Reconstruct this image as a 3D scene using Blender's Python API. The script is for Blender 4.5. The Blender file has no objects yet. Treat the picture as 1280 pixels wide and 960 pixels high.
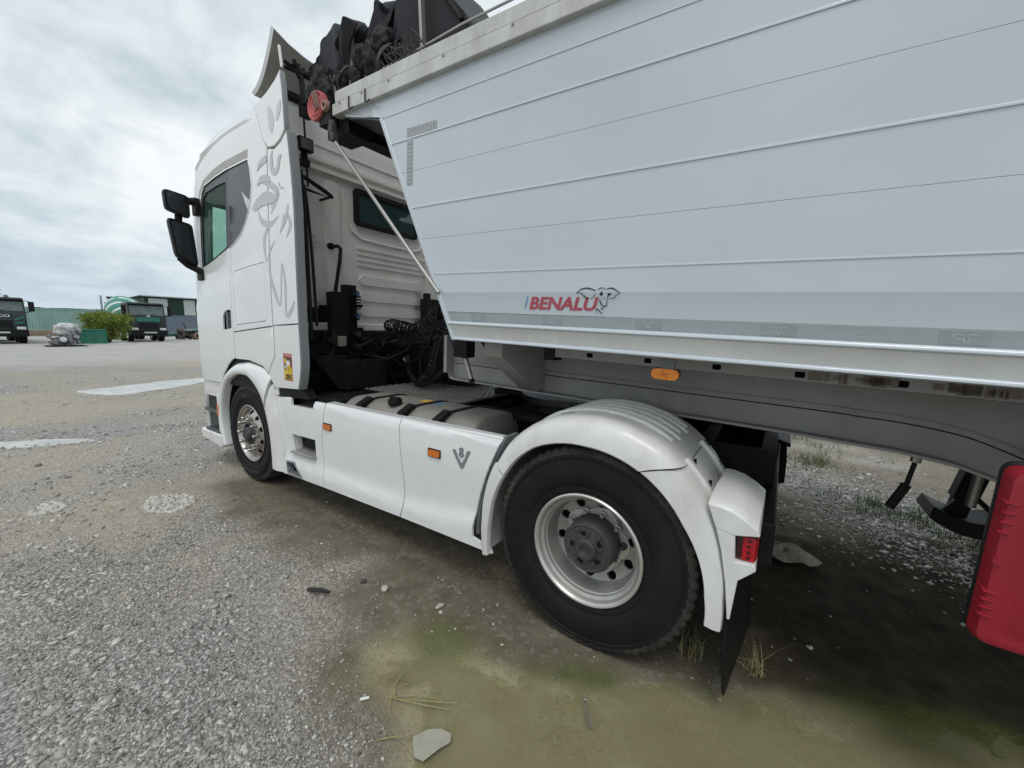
import bpy, bmesh, math, random
import numpy as np
from mathutils import Vector, Matrix
from math import pi, sin, cos, radians, atan2, hypot

random.seed(7)
rng = np.random.default_rng(7)
scene = bpy.context.scene
COL = scene.collection

# ------------------------------------------------------------------ camera
cam_data = bpy.data.cameras.new("camera")
cam = bpy.data.objects.new("camera", cam_data)
COL.objects.link(cam)
scene.camera = cam
cam_data.sensor_fit = 'HORIZONTAL'
cam_data.sensor_width = 36.0
cam_data.lens = 500.0 / 1280.0 * 36.0
cam_data.clip_start = 0.05
cam_data.clip_end = 3000.0
CF = Vector((-0.55496294, 0.8208129, -0.13521215))
CR = Vector((0.82660482, 0.56238108, 0.02125997))
CU = Vector((-0.09349121, 0.09996852, 0.99058856))
cam.matrix_world = Matrix(((CR.x, CU.x, -CF.x, 0.7586), (CR.y, CU.y, -CF.y, -3.02696),
                           (CR.z, CU.z, -CF.z, 1.62885), (0, 0, 0, 1)))

# ------------------------------------------------------------------ light and sky
scene.view_settings.view_transform = 'Standard'
scene.view_settings.look = 'None'
scene.view_settings.gamma = 1.0
scene.view_settings.exposure = 0.2
SUN_DIR = Vector((0.22, -0.42, 0.95)).normalized()       # towards the sun, above the yard on the camera's side
sd = bpy.data.lights.new("sun", 'SUN')
sd.energy = 0.9
sd.angle = radians(24)
sd.color = (1.0, 0.965, 0.91)
sun = bpy.data.objects.new("sun", sd)
COL.objects.link(sun)
sun.rotation_euler = SUN_DIR.to_track_quat('Z', 'Y').to_euler()

world = bpy.data.worlds.new("World")
scene.world = world
world.use_nodes = True


class NT:
    """tiny node-tree helper"""
    def __init__(s, tree):
        s.t = tree
        s.n = tree.nodes
        s.l = tree.links

    def node(s, typ, **kw):
        n = s.n.new(typ)
        for k, v in kw.items():
            if k.startswith('i_'):
                n.inputs[k[2:].replace('_', ' ')].default_value = v
            else:
                setattr(n, k, v)
        return n

    def link(s, a, b):
        s.l.new(a, b)

    def val(s, sock, v):
        if hasattr(v, 'is_output') or hasattr(v, 'links'):
            s.link(v, sock)
        else:
            sock.default_value = v

    def mixc(s, fac, a, b, blend='MIX'):
        n = s.n.new('ShaderNodeMix')
        n.data_type = 'RGBA'
        n.blend_type = blend
        s.val(n.inputs[0], fac)
        s.val(n.inputs[6], a if not isinstance(a, tuple) else (*a[:3], 1))
        s.val(n.inputs[7], b if not isinstance(b, tuple) else (*b[:3], 1))
        return n.outputs[2]

    def math(s, op, a, b=0.0, c=0.0, clamp=False):
        n = s.n.new('ShaderNodeMath')
        n.operation = op
        n.use_clamp = clamp
        s.val(n.inputs[0], a)
        s.val(n.inputs[1], b)
        s.val(n.inputs[2], c)
        return n.outputs[0]

    def ramp(s, fac, stops):
        n = s.n.new('ShaderNodeValToRGB')
        e = n.color_ramp.elements
        while len(e) < len(stops):
            e.new(0.5)
        for i, (p, c) in enumerate(stops):
            e[i].position = p
            e[i].color = (*c[:3], 1) if isinstance(c, tuple) else (c, c, c, 1)
        s.val(n.inputs[0], fac)
        return n.outputs[0]

    def noise(s, vec, scale, detail=4, rough=0.55, dist=0.0, out=0):
        n = s.n.new('ShaderNodeTexNoise')
        n.inputs['Scale'].default_value = scale
        n.inputs['Detail'].default_value = detail
        n.inputs['Roughness'].default_value = rough
        n.inputs['Distortion'].default_value = dist
        if vec is not None:
            s.link(vec, n.inputs['Vector'])
        return n.outputs[out]


def build_sky():
    t = NT(world.node_tree)
    t.n.clear()
    out = t.node('ShaderNodeOutputWorld')
    bg = t.node('ShaderNodeBackground')
    bg.inputs['Strength'].default_value = 0.1
    sky = t.node('ShaderNodeTexSky')
    sky.sky_type = 'NISHITA'
    sky.sun_disc = False
    sky.sun_elevation = math.asin(SUN_DIR.z)
    sky.sun_rotation = math.atan2(SUN_DIR.x, SUN_DIR.y)
    tc = t.node('ShaderNodeTexCoord')
    sep = t.node('ShaderNodeSeparateXYZ')
    t.link(tc.outputs['Generated'], sep.inputs[0])
    zc = t.math('MAXIMUM', sep.outputs[2], 0.0)
    den = t.math('ADD', zc, 0.26)
    px = t.math('DIVIDE', sep.outputs[0], den)
    py = t.math('DIVIDE', sep.outputs[1], den)
    cmb = t.node('ShaderNodeCombineXYZ')
    t.link(px, cmb.inputs[0])
    t.link(py, cmb.inputs[1])
    mp = t.node('ShaderNodeMapping')
    mp.inputs['Rotation'].default_value = (0, 0, radians(24))
    mp.inputs['Scale'].default_value = (1.0, 1.0, 1.0)
    mp.inputs['Location'].default_value = (1.3, 0.4, 0.0)
    t.link(cmb.outputs[0], mp.inputs[0])
    n1 = t.noise(mp.outputs[0], 0.95, 8, 0.56, 0.6)
    n2 = t.noise(mp.outputs[0], 3.1, 8, 0.58, 0.5)
    f = t.math('ADD', t.math('MULTIPLY', n1, 0.62), t.math('MULTIPLY', n2, 0.38))
    cl = t.ramp(f, [(0.38, (4.7, 5.45, 6.0)), (0.44, (5.9, 6.6, 7.1)), (0.50, (7.2, 7.75, 8.1)), (0.585, (9.0, 9.3, 9.45))])
    # near the horizon the deck thins out into a paler, bluer band
    hz = t.math('POWER', t.math('SUBTRACT', 1.0, zc, clamp=True), 6.0)
    cl = t.mixc(t.math('MULTIPLY', hz, 0.72), cl, (5.0, 6.2, 7.1))
    cl = t.mixc(1.0, cl, t.ramp(zc, [(0.0, 0.93), (0.9, 1.0)]), 'MULTIPLY')
    cov = t.ramp(n1, [(0.25, 0.93), (0.45, 1.0)])
    c = t.mixc(cov, sky.outputs[0], cl)
    t.link(c, bg.inputs[0])
    t.link(bg.outputs[0], out.inputs[0])


build_sky()

# ------------------------------------------------------------------ materials
def material(name, base, rough=0.5, metal=0.0, coat=0.0, dirt=0.0, dirt_col=(0.20, 0.17, 0.13), dscale=3.0,
             var=0.06, vscale=8.0, bump=0.0, bscale=60.0, spec=0.5, rvar=0.08, trans=0.0, ior=1.45, emit=None):
    m = bpy.data.materials.new(name)
    m.use_nodes = True
    t = NT(m.node_tree)
    b = t.n['Principled BSDF']
    tc = t.node('ShaderNodeTexCoord')
    v = tc.outputs['Object']
    nz = t.noise(v, vscale, 5, 0.6)
    lo = tuple(max(0, c * (1 - var)) for c in base)
    hi = tuple(min(1, c * (1 + var)) for c in base)
    c = t.ramp(nz, [(0.3, lo), (0.7, hi)])
    r = t.math('ADD', rough - rvar / 2, t.math('MULTIPLY', nz, rvar), clamp=True)
    if dirt > 0:
        mp = t.node('ShaderNodeMapping')
        mp.inputs['Scale'].default_value = (1, 1, 0.45)
        t.link(v, mp.inputs[0])
        dn = t.noise(mp.outputs[0], dscale, 9, 0.68, 0.3)
        dm = t.ramp(dn, [(0.42, 0.0), (0.8, 1.0)])
        fine = t.noise(v, dscale * 22, 3, 0.6)
        dm = t.math('MULTIPLY', dm, t.math('MULTIPLY', t.math('ADD', fine, 0.35), dirt), clamp=True)
        c = t.mixc(dm, c, dirt_col)
        r = t.math('ADD', r, t.math('MULTIPLY', dm, 0.35), clamp=True)
    t.link(c, b.inputs['Base Color'])
    t.link(r, b.inputs['Roughness'])
    b.inputs['Metallic'].default_value = metal
    b.inputs['Specular IOR Level'].default_value = spec
    b.inputs['Coat Weight'].default_value = coat
    b.inputs['Coat Roughness'].default_value = 0.06
    b.inputs['Transmission Weight'].default_value = trans
    b.inputs['IOR'].default_value = ior
    if emit:
        b.inputs['Emission Color'].default_value = (*emit, 1)
        b.inputs['Emission Strength'].default_value = 1
    if bump > 0:
        bn = t.node('ShaderNodeBump')
        bn.inputs['Strength'].default_value = bump
        bn.inputs['Distance'].default_value = 0.01
        t.link(t.noise(v, bscale, 5, 0.6), bn.inputs['Height'])
        t.link(bn.outputs[0], b.inputs['Normal'])
    return m


M = {}
M['white'] = material('white_paint', (0.79, 0.80, 0.805), 0.24, coat=0.8, dirt=0.09, dirt_col=(0.42, 0.38, 0.31), var=0.015, dscale=2.2)
M['white_dirty'] = material('white_paint_dusty', (0.76, 0.765, 0.755), 0.36, coat=0.35, dirt=0.55, dirt_col=(0.30, 0.26, 0.20), var=0.03, dscale=3.4, bump=0.03, bscale=300)
M['cab_back'] = material('cab_back_paint', (0.76, 0.745, 0.715), 0.40, coat=0.15, dirt=0.35, dirt_col=(0.35, 0.30, 0.24), var=0.03, dscale=2.4)
M['trailer'] = material('trailer_paint', (0.53, 0.59, 0.64), 0.16, coat=1.0, dirt=0.16, dirt_col=(0.46, 0.45, 0.42), dscale=1.1, var=0.03, vscale=1.3, bump=0.10, bscale=2.6)
M['trailer_rail'] = material('anodised_rail', (0.60, 0.60, 0.58), 0.42, metal=0.25, dirt=0.75, dirt_col=(0.22, 0.20, 0.16), var=0.05, dscale=5.5)
M['trailer_skirt'] = material('grey_skirt', (0.62, 0.62, 0.60), 0.42, dirt=0.35, var=0.03, dscale=3)
M['chassis_grey'] = material('grey_chassis_paint', (0.33, 0.33, 0.32), 0.58, dirt=0.55, dirt_col=(0.22, 0.19, 0.15), var=0.04, dscale=3.5, bump=0.03)
M['grey_dark'] = material('dark_grey_paint', (0.085, 0.092, 0.10), 0.4, var=0.05)
M['grey_mid'] = material('mid_grey_edge', (0.20, 0.215, 0.23), 0.5, dirt=0.3, var=0.05)
M['decal_grey'] = material('pale_grey_foil', (0.53, 0.55, 0.575), 0.38, var=0.03)
M['decal_light'] = material('light_grey_foil', (0.60, 0.63, 0.66), 0.38, var=0.03)
M['window_grey'] = material('window_grey_film', (0.040, 0.046, 0.052), 0.14, coat=0.1, var=0.03, spec=0.35)
M['black'] = material('black_plastic', (0.011, 0.011, 0.012), 0.5, dirt=0.2, dirt_col=(0.045, 0.04, 0.035), var=0.15, spec=0.18)
M['black_gloss'] = material('black_gloss', (0.010, 0.010, 0.011), 0.2, coat=0.15, spec=0.3, var=0.1)
M['grease'] = material('black_grease', (0.010, 0.010, 0.012), 0.22, dirt=0.4, dirt_col=(0.05, 0.045, 0.04), var=0.3, bump=0.4, bscale=45)
M['frame'] = material('dark_chassis', (0.013, 0.0135, 0.015), 0.6, dirt=0.4, dirt_col=(0.045, 0.038, 0.03), var=0.15, bump=0.1, spec=0.18)
M['rubber'] = material('tyre_rubber', (0.0125, 0.0125, 0.014), 0.66, dirt=0.3, dirt_col=(0.045, 0.042, 0.038), var=0.2, dscale=4, bump=0.15, bscale=200, spec=0.18)
M['tread'] = material('tyre_tread', (0.032, 0.032, 0.031), 0.85, dirt=0.8, dirt_col=(0.13, 0.12, 0.10), var=0.25, dscale=6, bump=0.5, bscale=120, spec=0.2)
M['letter_rubber'] = material('raised_rubber', (0.045, 0.045, 0.047), 0.55, var=0.1)
M['alu'] = material('cast_aluminium', (0.46, 0.46, 0.45), 0.42, metal=0.6, dirt=0.6, dirt_col=(0.20, 0.17, 0.13), var=0.06, dscale=5)
M['alu_bright'] = material('machined_aluminium', (0.66, 0.66, 0.65), 0.32, metal=0.7, dirt=0.5, dirt_col=(0.4, 0.36, 0.3), var=0.04, dscale=4)
M['chrome'] = material('polished_aluminium', (0.50, 0.485, 0.46), 0.27, metal=1.0, dirt=0.9, dirt_col=(0.20, 0.17, 0.13), var=0.05, dscale=9)
M['tank'] = material('brushed_tank', (0.37, 0.355, 0.33), 0.5, metal=0.45, dirt=0.95, dirt_col=(0.24, 0.21, 0.165), var=0.06, dscale=4)
M['hub'] = material('hub_iron', (0.075, 0.077, 0.082), 0.6, metal=0.3, dirt=0.5, dirt_col=(0.13, 0.12, 0.10), var=0.15, dscale=8, spec=0.18)
M['amber'] = material('amber_lens', (0.62, 0.16, 0.015), 0.22, coat=0.5, var=0.15, vscale=60)
M['orange'] = material('orange_lens', (0.85, 0.27, 0.02), 0.25, coat=0.5, var=0.12, vscale=60)
M['red_lens'] = material('red_lens', (0.42, 0.008, 0.018), 0.12, coat=0.7, var=0.2, vscale=70)
M['red_lens_dark'] = material('dark_red_lens', (0.05, 0.006, 0.01), 0.12, coat=0.7)
M['red_box'] = material('red_plastic', (0.30, 0.013, 0.028), 0.42, dirt=0.3, dirt_col=(0.28, 0.05, 0.05), var=0.07, bump=0.05, bscale=160)
M['red_pulley'] = material('faded_red', (0.56, 0.13, 0.135), 0.55, dirt=0.8, dirt_col=(0.35, 0.12, 0.1), var=0.12)
M['foil_tape'] = material('reflective_tape', (0.30, 0.32, 0.335), 0.35, var=0.22, vscale=45)
M['tape_band'] = material('reflective_band', (0.335, 0.37, 0.385), 0.30, dirt=0.2, var=0.04)
M['tape_dark'] = material('band_emblem_dark', (0.29, 0.325, 0.34), 0.32, var=0.04)
M['tape_light'] = material('band_emblem_light', (0.42, 0.455, 0.47), 0.32, var=0.04)
M['red_letter'] = material('red_foil', (0.42, 0.075, 0.105), 0.35, var=0.05)
M['blue_letter'] = material('blue_foil', (0.10, 0.30, 0.52), 0.35, var=0.05)
M['ink'] = material('black_foil', (0.022, 0.024, 0.03), 0.4, var=0.1)
M['steel'] = material('zinc_steel', (0.42, 0.42, 0.40), 0.38, metal=0.7, dirt=0.5, var=0.08)
M['deflector_shade'] = material('inner_shell_shade', (0.24, 0.228, 0.205), 0.7, dirt=0.5, dirt_col=(0.16, 0.14, 0.11), var=0.08)  # shade inside the roof deflector painted into this grey, with some dirt
M['recess_shade'] = material('recess_shade_grey', (0.40, 0.39, 0.375), 0.45, var=0.04)
M['hose'] = material('hose_plastic', (0.010, 0.010, 0.013), 0.32, var=0.1, spec=0.45)
M['tread_alu'] = material('worn_tread_plate', (0.30, 0.30, 0.29), 0.42, metal=0.5, dirt=0.9, dirt_col=(0.12, 0.11, 0.09), dscale=4, var=0.1)
M['rod'] = material('worn_rod', (0.34, 0.335, 0.32), 0.35, metal=0.6, dirt=0.5, var=0.1)
M['rust'] = material('rusty_steel', (0.24, 0.16, 0.11), 0.75, dirt=0.5, var=0.25, bump=0.2)
M['tarp'] = material('black_tarpaulin', (0.020, 0.021, 0.025), 0.5, dirt=0.45, dirt_col=(0.07, 0.068, 0.066), var=0.2, dscale=6, bump=0.25, bscale=35, spec=0.18)
M['bracket'] = material('dusty_bracket', (0.20, 0.165, 0.14), 0.75, dirt=0.4, var=0.2)
M['blue_cap'] = material('blue_cap', (0.02, 0.09, 0.20), 0.4)
M['yellow'] = material('yellow_print', (0.75, 0.52, 0.04), 0.5, var=0.05)
M['red_print'] = material('red_print', (0.50, 0.03, 0.03), 0.5, var=0.05)
M['brown_print'] = material('brown_print', (0.10, 0.045, 0.025), 0.5, var=0.2, vscale=70)
M['paper'] = material('white_print', (0.75, 0.75, 0.73), 0.5)


def glass_material(name, tint, alpha=0.45, rough=0.03):
    m = bpy.data.materials.new(name)
    m.use_nodes = True
    t = NT(m.node_tree)
    b = t.n['Principled BSDF']
    b.inputs['Base Color'].default_value = (*tint, 1)
    b.inputs['Roughness'].default_value = rough
    b.inputs['Coat Weight'].default_value = 0.2
    tr = t.node('ShaderNodeBsdfTransparent')
    tr.inputs[0].default_value = (0.80, 0.94, 0.885, 1)
    mx = t.node('ShaderNodeMixShader')
    mx.inputs[0].default_value = alpha
    t.link(tr.outputs[0], mx.inputs[1])
    t.link(b.outputs[0], mx.inputs[2])
    t.link(mx.outputs[0], t.n['Material Output'].inputs[0])
    return m


M['glass'] = glass_material('tinted_glass', (0.10, 0.14, 0.14), 0.16)
M['glass_dark'] = material('dark_green_glass', (0.035, 0.065, 0.068), 0.05, coat=0.6, var=0.1, vscale=3, rvar=0.0)
M['mirror_glass'] = material('mirror_glass', (0.030, 0.033, 0.036), 0.08, coat=0.3, var=0.15, vscale=6, rvar=0.0)


# ------------------------------------------------------------------ mesh builder
class MB:
    def __init__(s):
        s.v, s.f, s.m = [], [], []

    def add(s, verts, faces, mi=0):
        o = len(s.v)
        s.v.extend([tuple(map(float, p)) for p in verts])
        s.f.extend([tuple(i + o for i in f) for f in faces])
        s.m.extend([mi] * len(faces))
        return s

    def box(s, x0, x1, y0, y1, z0, z1, mi=0):
        v = [(x, y, z) for x in (x0, x1) for y in (y0, y1) for z in (z0, z1)]
        return s.add(v, [(0, 1, 3, 2), (4, 6, 7, 5), (0, 4, 5, 1), (2, 3, 7, 6), (0, 2, 6, 4), (1, 5, 7, 3)], mi)

    def obox(s, c, size, R=None, mi=0):
        R = R or Matrix.Identity(3)
        hx, hy, hz = size[0] / 2, size[1] / 2, size[2] / 2
        v = [Vector(c) + R @ Vector((x, y, z)) for x in (-hx, hx) for y in (-hy, hy) for z in (-hz, hz)]
        return s.add(v, [(0, 1, 3, 2), (4, 6, 7, 5), (0, 4, 5, 1), (2, 3, 7, 6), (0, 2, 6, 4), (1, 5, 7, 3)], mi)

    def bar(s, a, b, w, h=None, mi=0):
        """square bar from a to b"""
        a, b = Vector(a), Vector(b)
        h = h or w
        d = (b - a).normalized()
        up = Vector((0, 0, 1)) if abs(d.z) < 0.9 else Vector((1, 0, 0))
        r = d.cross(up).normalized()
        u = r.cross(d)
        v = [p + r * x * w / 2 + u * y * h / 2 for p in (a, b) for x, y in ((-1, -1), (1, -1), (1, 1), (-1, 1))]
        return s.add(v, [(3, 2, 1, 0), (4, 5, 6, 7), (0, 1, 5, 4), (1, 2, 6, 5), (2, 3, 7, 6), (3, 0, 4, 7)], mi)

    def tube(s, pts, r, n=8, mi=0, caps=True):
        pts = [Vector(p) for p in pts]
        rr = r if isinstance(r, (list, tuple)) else [r] * len(pts)
        verts, faces = [], []
        t0 = (pts[1] - pts[0]).normalized()
        u = t0.orthogonal().normalized()
        for i, p in enumerate(pts):
            if i == 0:
                t = t0
            elif i == len(pts) - 1:
                t = (pts[i] - pts[i - 1]).normalized()
            else:
                t = ((pts[i + 1] - p).normalized() + (p - pts[i - 1]).normalized())
                t = t.normalized() if t.length > 1e-6 else t0
            u = (u - t * u.dot(t))
            u = u.normalized() if u.length > 1e-6 else t.orthogonal().normalized()
            w = t.cross(u)
            for k in range(n):
                a = 2 * pi * k / n
                verts.append(p + (u * cos(a) + w * sin(a)) * rr[i])
        for i in range(len(pts) - 1):
            for k in range(n):
                k2 = (k + 1) % n
                faces.append((i * n + k, i * n + k2, (i + 1) * n + k2, (i + 1) * n + k))
        if caps:
            faces.append(tuple(range(n - 1, -1, -1)))
            faces.append(tuple(range((len(pts) - 1) * n, len(pts) * n)))
        return s.add(verts, faces, mi)

    def lathe(s, prof, c=(0, 0, 0), n=48, axis='y', mi=0, rfun=None, close=False):
        """prof = [(radius, along)]; axis y: along is added to y"""
        verts, faces = [], []
        for i in range(n):
            a = 2 * pi * i / n
            for j, (r, h) in enumerate(prof):
                if rfun:
                    r = rfun(i, j, r)
                if axis == 'y':
                    verts.append((c[0] + r * cos(a), c[1] + h, c[2] + r * sin(a)))
                elif axis == 'x':
                    verts.append((c[0] + h, c[1] + r * cos(a), c[2] + r * sin(a)))
                else:
                    verts.append((c[0] + r * cos(a), c[1] + r * sin(a), c[2] + h))
        k = len(prof)
        mis = mi if isinstance(mi, (list, tuple)) else None
        jj = k if close else k - 1
        for i in range(n):
            i2 = (i + 1) % n
            for j in range(jj):
                j2 = (j + 1) % k
                faces.append((i * k + j, i2 * k + j, i2 * k + j2, i * k + j2))
        o = len(s.m)
        s.add(verts, faces, 0 if mis else mi)
        if mis:
            for q in range(len(faces)):
                s.m[o + q] = mis[q % jj]
        return s

    def disc(s, c, r, y, n=32, mi=0):
        v = [(c[0] + r * cos(2 * pi * i / n), c[1] + y, c[2] + r * sin(2 * pi * i / n)) for i in range(n)]
        return s.add(v, [tuple(range(n))], mi)

    def prism(s, poly, a0, a1, plane='xz', mi=0):
        def mk(u, w, a):
            return {'xz': (u, a, w), 'xy': (u, w, a), 'yz': (a, u, w)}[plane]
        n = len(poly)
        v = [mk(u, w, a0) for u, w in poly] + [mk(u, w, a1) for u, w in poly]
        f = [tuple(range(n - 1, -1, -1)), tuple(range(n, 2 * n))]
        f += [(i, (i + 1) % n, n + (i + 1) % n, n + i) for i in range(n)]
        return s.add(v, f, mi)

    def loft(s, rows, closed=False, mi=0, caps=False):
        k = len(rows[0])
        v = [p for r in rows for p in r]
        f = []
        for i in range(len(rows) - 1):
            for j in range(k if closed else k - 1):
                j2 = (j + 1) % k
                f.append((i * k + j, i * k + j2, (i + 1) * k + j2, (i + 1) * k + j))
        if caps:
            f.append(tuple(range(k - 1, -1, -1)))
            f.append(tuple(range((len(rows) - 1) * k, len(rows) * k)))
        return s.add(v, f, mi)

    def panel(s, poly, holes=(), mapf=None, t=0.012, n0=0.0, grid=0.12, mi=0):
        """plate cut from a 2-D outline (u,v) and mapped by mapf(u,v,n) -> xyz"""
        bm = bmesh.new()
        edges = []
        for loop in [poly] + list(holes):
            vs = [bm.verts.new((a, b, 0)) for a, b in loop]
            for i in range(len(vs)):
                edges.append(bm.edges.new((vs[i], vs[(i + 1) % len(vs)])))
        bmesh.ops.triangle_fill(bm, use_beauty=True, edges=edges)
        us = [p[0] for p in poly]
        vs_ = [p[1] for p in poly]
        gu, gv = grid if isinstance(grid, tuple) else (grid, grid)
        for ax, lo, hi, g in ((0, min(us), max(us), gu), (1, min(vs_), max(vs_), gv)):
            if g <= 0:
                continue
            k = math.floor(lo / g) + 1
            while k * g < hi - 1e-6:
                co = [0.0001, 0.0001, 0]
                co[ax] = k * g
                no = [0, 0, 0]
                no[ax] = 1
                bmesh.ops.bisect_plane(bm, geom=bm.verts[:] + bm.edges[:] + bm.faces[:], plane_co=co, plane_no=no, dist=1e-5)
                k += 1
        bmesh.ops.recalc_face_normals(bm, faces=bm.faces[:])
        bm.verts.index_update()
        uv = [(v.co.x, v.co.y) for v in bm.verts]
        fs = []
        for f in bm.faces:
            ix = [l.vert.index for l in f.loops]
            if f.normal.z < 0:
                ix.reverse()
            fs.append(tuple(ix))
        be = []
        for e in bm.edges:
            if len(e.link_faces) == 1:
                f = e.link_faces[0]
                ix = [l.vert.index for l in f.loops]
                if f.normal.z < 0:
                    ix.reverse()
                a, b = e.verts[0].index, e.verts[1].index
                i = ix.index(a)
                if ix[(i + 1) % len(ix)] != b:
                    a, b = b, a
                be.append((a, b))
        bm.free()
        n = len(uv)
        V = [mapf(a, b, n0) for a, b in uv] + [mapf(a, b, n0 - t) for a, b in uv]
        F = list(fs) + [tuple(reversed([i + n for i in f])) for f in fs] + [(a, a + n, b + n, b) for a, b in be]
        return s.add(V, F, mi)

    def mirror_y(s):
        n = len(s.v)
        s.v += [(x, -y, z) for x, y, z in s.v]
        s.f += [tuple(reversed([i + n for i in f])) for f in s.f[:]]
        s.m += s.m[:]
        return s

    def flip_y(s):
        s.v = [(x, -y, z) for x, y, z in s.v]
        s.f = [tuple(reversed(f)) for f in s.f]
        return s

    def build(s, name, mats, parent=None, bevel=0.0, smooth=True, angle=38, seg=2, fix=True):
        me = bpy.data.meshes.new(name)
        me.from_pydata(s.v, [], s.f)
        if not isinstance(mats, (list, tuple)):
            mats = [mats]
        for m in mats:
            me.materials.append(M[m] if isinstance(m, str) else m)
        if len(mats) > 1:
            me.polygons.foreach_set('material_index', s.m)
        if fix:
            bm = bmesh.new()
            bm.from_mesh(me)
            bmesh.ops.recalc_face_normals(bm, faces=bm.faces[:])
            bm.to_mesh(me)
            bm.free()
        me.update()
        if smooth:
            me.polygons.foreach_set('use_smooth', [True] * len(me.polygons))
            me.set_sharp_from_angle(angle=radians(angle))
        o = bpy.data.objects.new(name, me)
        COL.objects.link(o)
        if parent is not None:
            o.parent = parent
        if bevel > 0:
            b = o.modifiers.new('bevel', 'BEVEL')
            b.width = bevel
            b.segments = seg
            b.limit_method = 'ANGLE'
            b.angle_limit = radians(42)
            b.harden_normals = True
        return o


def tag(o, label=None, cat=None, group=None, kind=None):
    if label:
        o['label'] = label
    if cat:
        o['category'] = cat
    if group:
        o['group'] = group
    if kind:
        o['kind'] = kind
    return o


def empty(name, parent=None, loc=(0, 0, 0), rot=(0, 0, 0)):
    o = bpy.data.objects.new(name, None)
    o.empty_display_size = 0.3
    COL.objects.link(o)
    o.location = loc
    o.rotation_euler = rot
    if parent is not None:
        o.parent = parent
    return o


def copy_tree(o, parent=None):
    c = o.copy()
    COL.objects.link(c)
    c.parent = parent
    for ch in o.children:
        copy_tree(ch, c)
    return c


def rrect(u0, u1, v0, v1, r, n=4):
    p = []
    for cx, cy, a0 in ((u1 - r, v1 - r, 0), (u0 + r, v1 - r, 90), (u0 + r, v0 + r, 180), (u1 - r, v0 + r, 270)):
        for i in range(n + 1):
            a = radians(a0 + 90 * i / n)
            p.append((cx + r * cos(a), cy + r * sin(a)))
    return p


def resample(P, n):
    P = np.array(P, float)
    t = np.linspace(0, len(P) - 1, n)
    out = []
    for tt in t:
        i = min(int(tt), len(P) - 2)
        u = tt - i
        p0, p1, p2, p3 = P[max(i - 1, 0)], P[i], P[i + 1], P[min(i + 2, len(P) - 1)]
        out.append(0.5 * ((2 * p1) + (-p0 + p2) * u + (2 * p0 - 5 * p1 + 4 * p2 - p3) * u * u + (-p0 + 3 * p1 - 3 * p2 + p3) * u ** 3))
    return np.array(out)


def stroke(pts):
    """variable-width ribbon outline from (u,v,w) points, smoothed"""
    P = np.array(pts, float)
    n = len(P)
    ts = np.linspace(0, n - 1, (n - 1) * 5 + 1)
    out = []
    for t in ts:
        i = min(int(t), n - 2)
        u = t - i
        p0, p1, p2, p3 = P[max(i - 1, 0)], P[i], P[i + 1], P[min(i + 2, n - 1)]
        out.append(0.5 * ((2 * p1) + (-p0 + p2) * u + (2 * p0 - 5 * p1 + 4 * p2 - p3) * u * u + (-p0 + 3 * p1 - 3 * p2 + p3) * u ** 3))
    return np.array(out)


def ribbon(mb, pts, mapf, n0=0.002, mi=0, t=0.0015):
    S = stroke(pts)
    d = np.gradient(S[:, :2], axis=0)
    d /= np.maximum(np.hypot(d[:, 0], d[:, 1]), 1e-6)[:, None]
    nn = np.stack([-d[:, 1], d[:, 0]], 1)
    w = np.maximum(S[:, 2], 0.003)[:, None] / 2
    A, B = S[:, :2] + nn * w, S[:, :2] - nn * w
    k = len(S)
    V = [mapf(a, b, n0) for a, b in A] + [mapf(a, b, n0) for a, b in B]
    F = []
    for i in range(k - 1):
        F.append((i, i + 1, k + i + 1, k + i))
    mb.add(V, F, mi)


def text_shape(body, size=1.0, offset=0.0, shear=0.0, spacing=1.0):
    """flat lettering -> (verts 2-D, faces); baseline at v=0, starts at u=0"""
    cu = bpy.data.curves.new('lettering', 'FONT')
    cu.body = body
    cu.size = size
    cu.offset = offset
    cu.shear = shear
    cu.space_character = spacing
    cu.resolution_u = 3
    cu.fill_mode = 'FRONT'
    o = bpy.data.objects.new('lettering', cu)
    COL.objects.link(o)
    dg = bpy.context.evaluated_depsgraph_get()
    me = bpy.data.meshes.new_from_object(o.evaluated_get(dg))
    vs = [(v.co.x, v.co.y) for v in me.vertices]
    fs = [tuple(p.vertices) for p in me.polygons]
    bpy.data.objects.remove(o)
    bpy.data.curves.remove(cu)
    bpy.data.meshes.remove(me)
    return vs, fs


def add_text(mb, body, size, mapf, offset=0.0, shear=0.0, mi=0, spacing=1.0, centre=False, width=None):
    vs, fs = text_shape(body, size, offset, shear, spacing)
    us = [p[0] for p in vs]
    k = 1.0
    if width:
        k = width / (max(us) - min(us))
    du = (min(us) + max(us)) / 2 if centre else min(us)
    mb.add([mapf((u - du) * k, w) for u, w in vs], fs, mi)


# ------------------------------------------------------------------ value noise for terrain
_perm = rng.random((256, 256))


def vnoise(x, y):
    xi, yi = np.floor(x).astype(int), np.floor(y).astype(int)
    u, v = x - xi, y - yi
    u, v = u * u * (3 - 2 * u), v * v * (3 - 2 * v)
    g = lambda a, b: _perm[a & 255, b & 255]
    return (g(xi, yi) * (1 - u) + g(xi + 1, yi) * u) * (1 - v) + (g(xi, yi + 1) * (1 - u) + g(xi + 1, yi + 1) * u) * v


def fbm(x, y, sc, octv=4, gain=0.5):
    a, s, tot = 1.0, np.zeros_like(x, dtype=float), 0
    for o in range(octv):
        s += a * vnoise(x * sc + 17.3 * o, y * sc - 9.1 * o)
        tot += a
        a *= gain
        sc *= 2.03
    return s / tot


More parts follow.
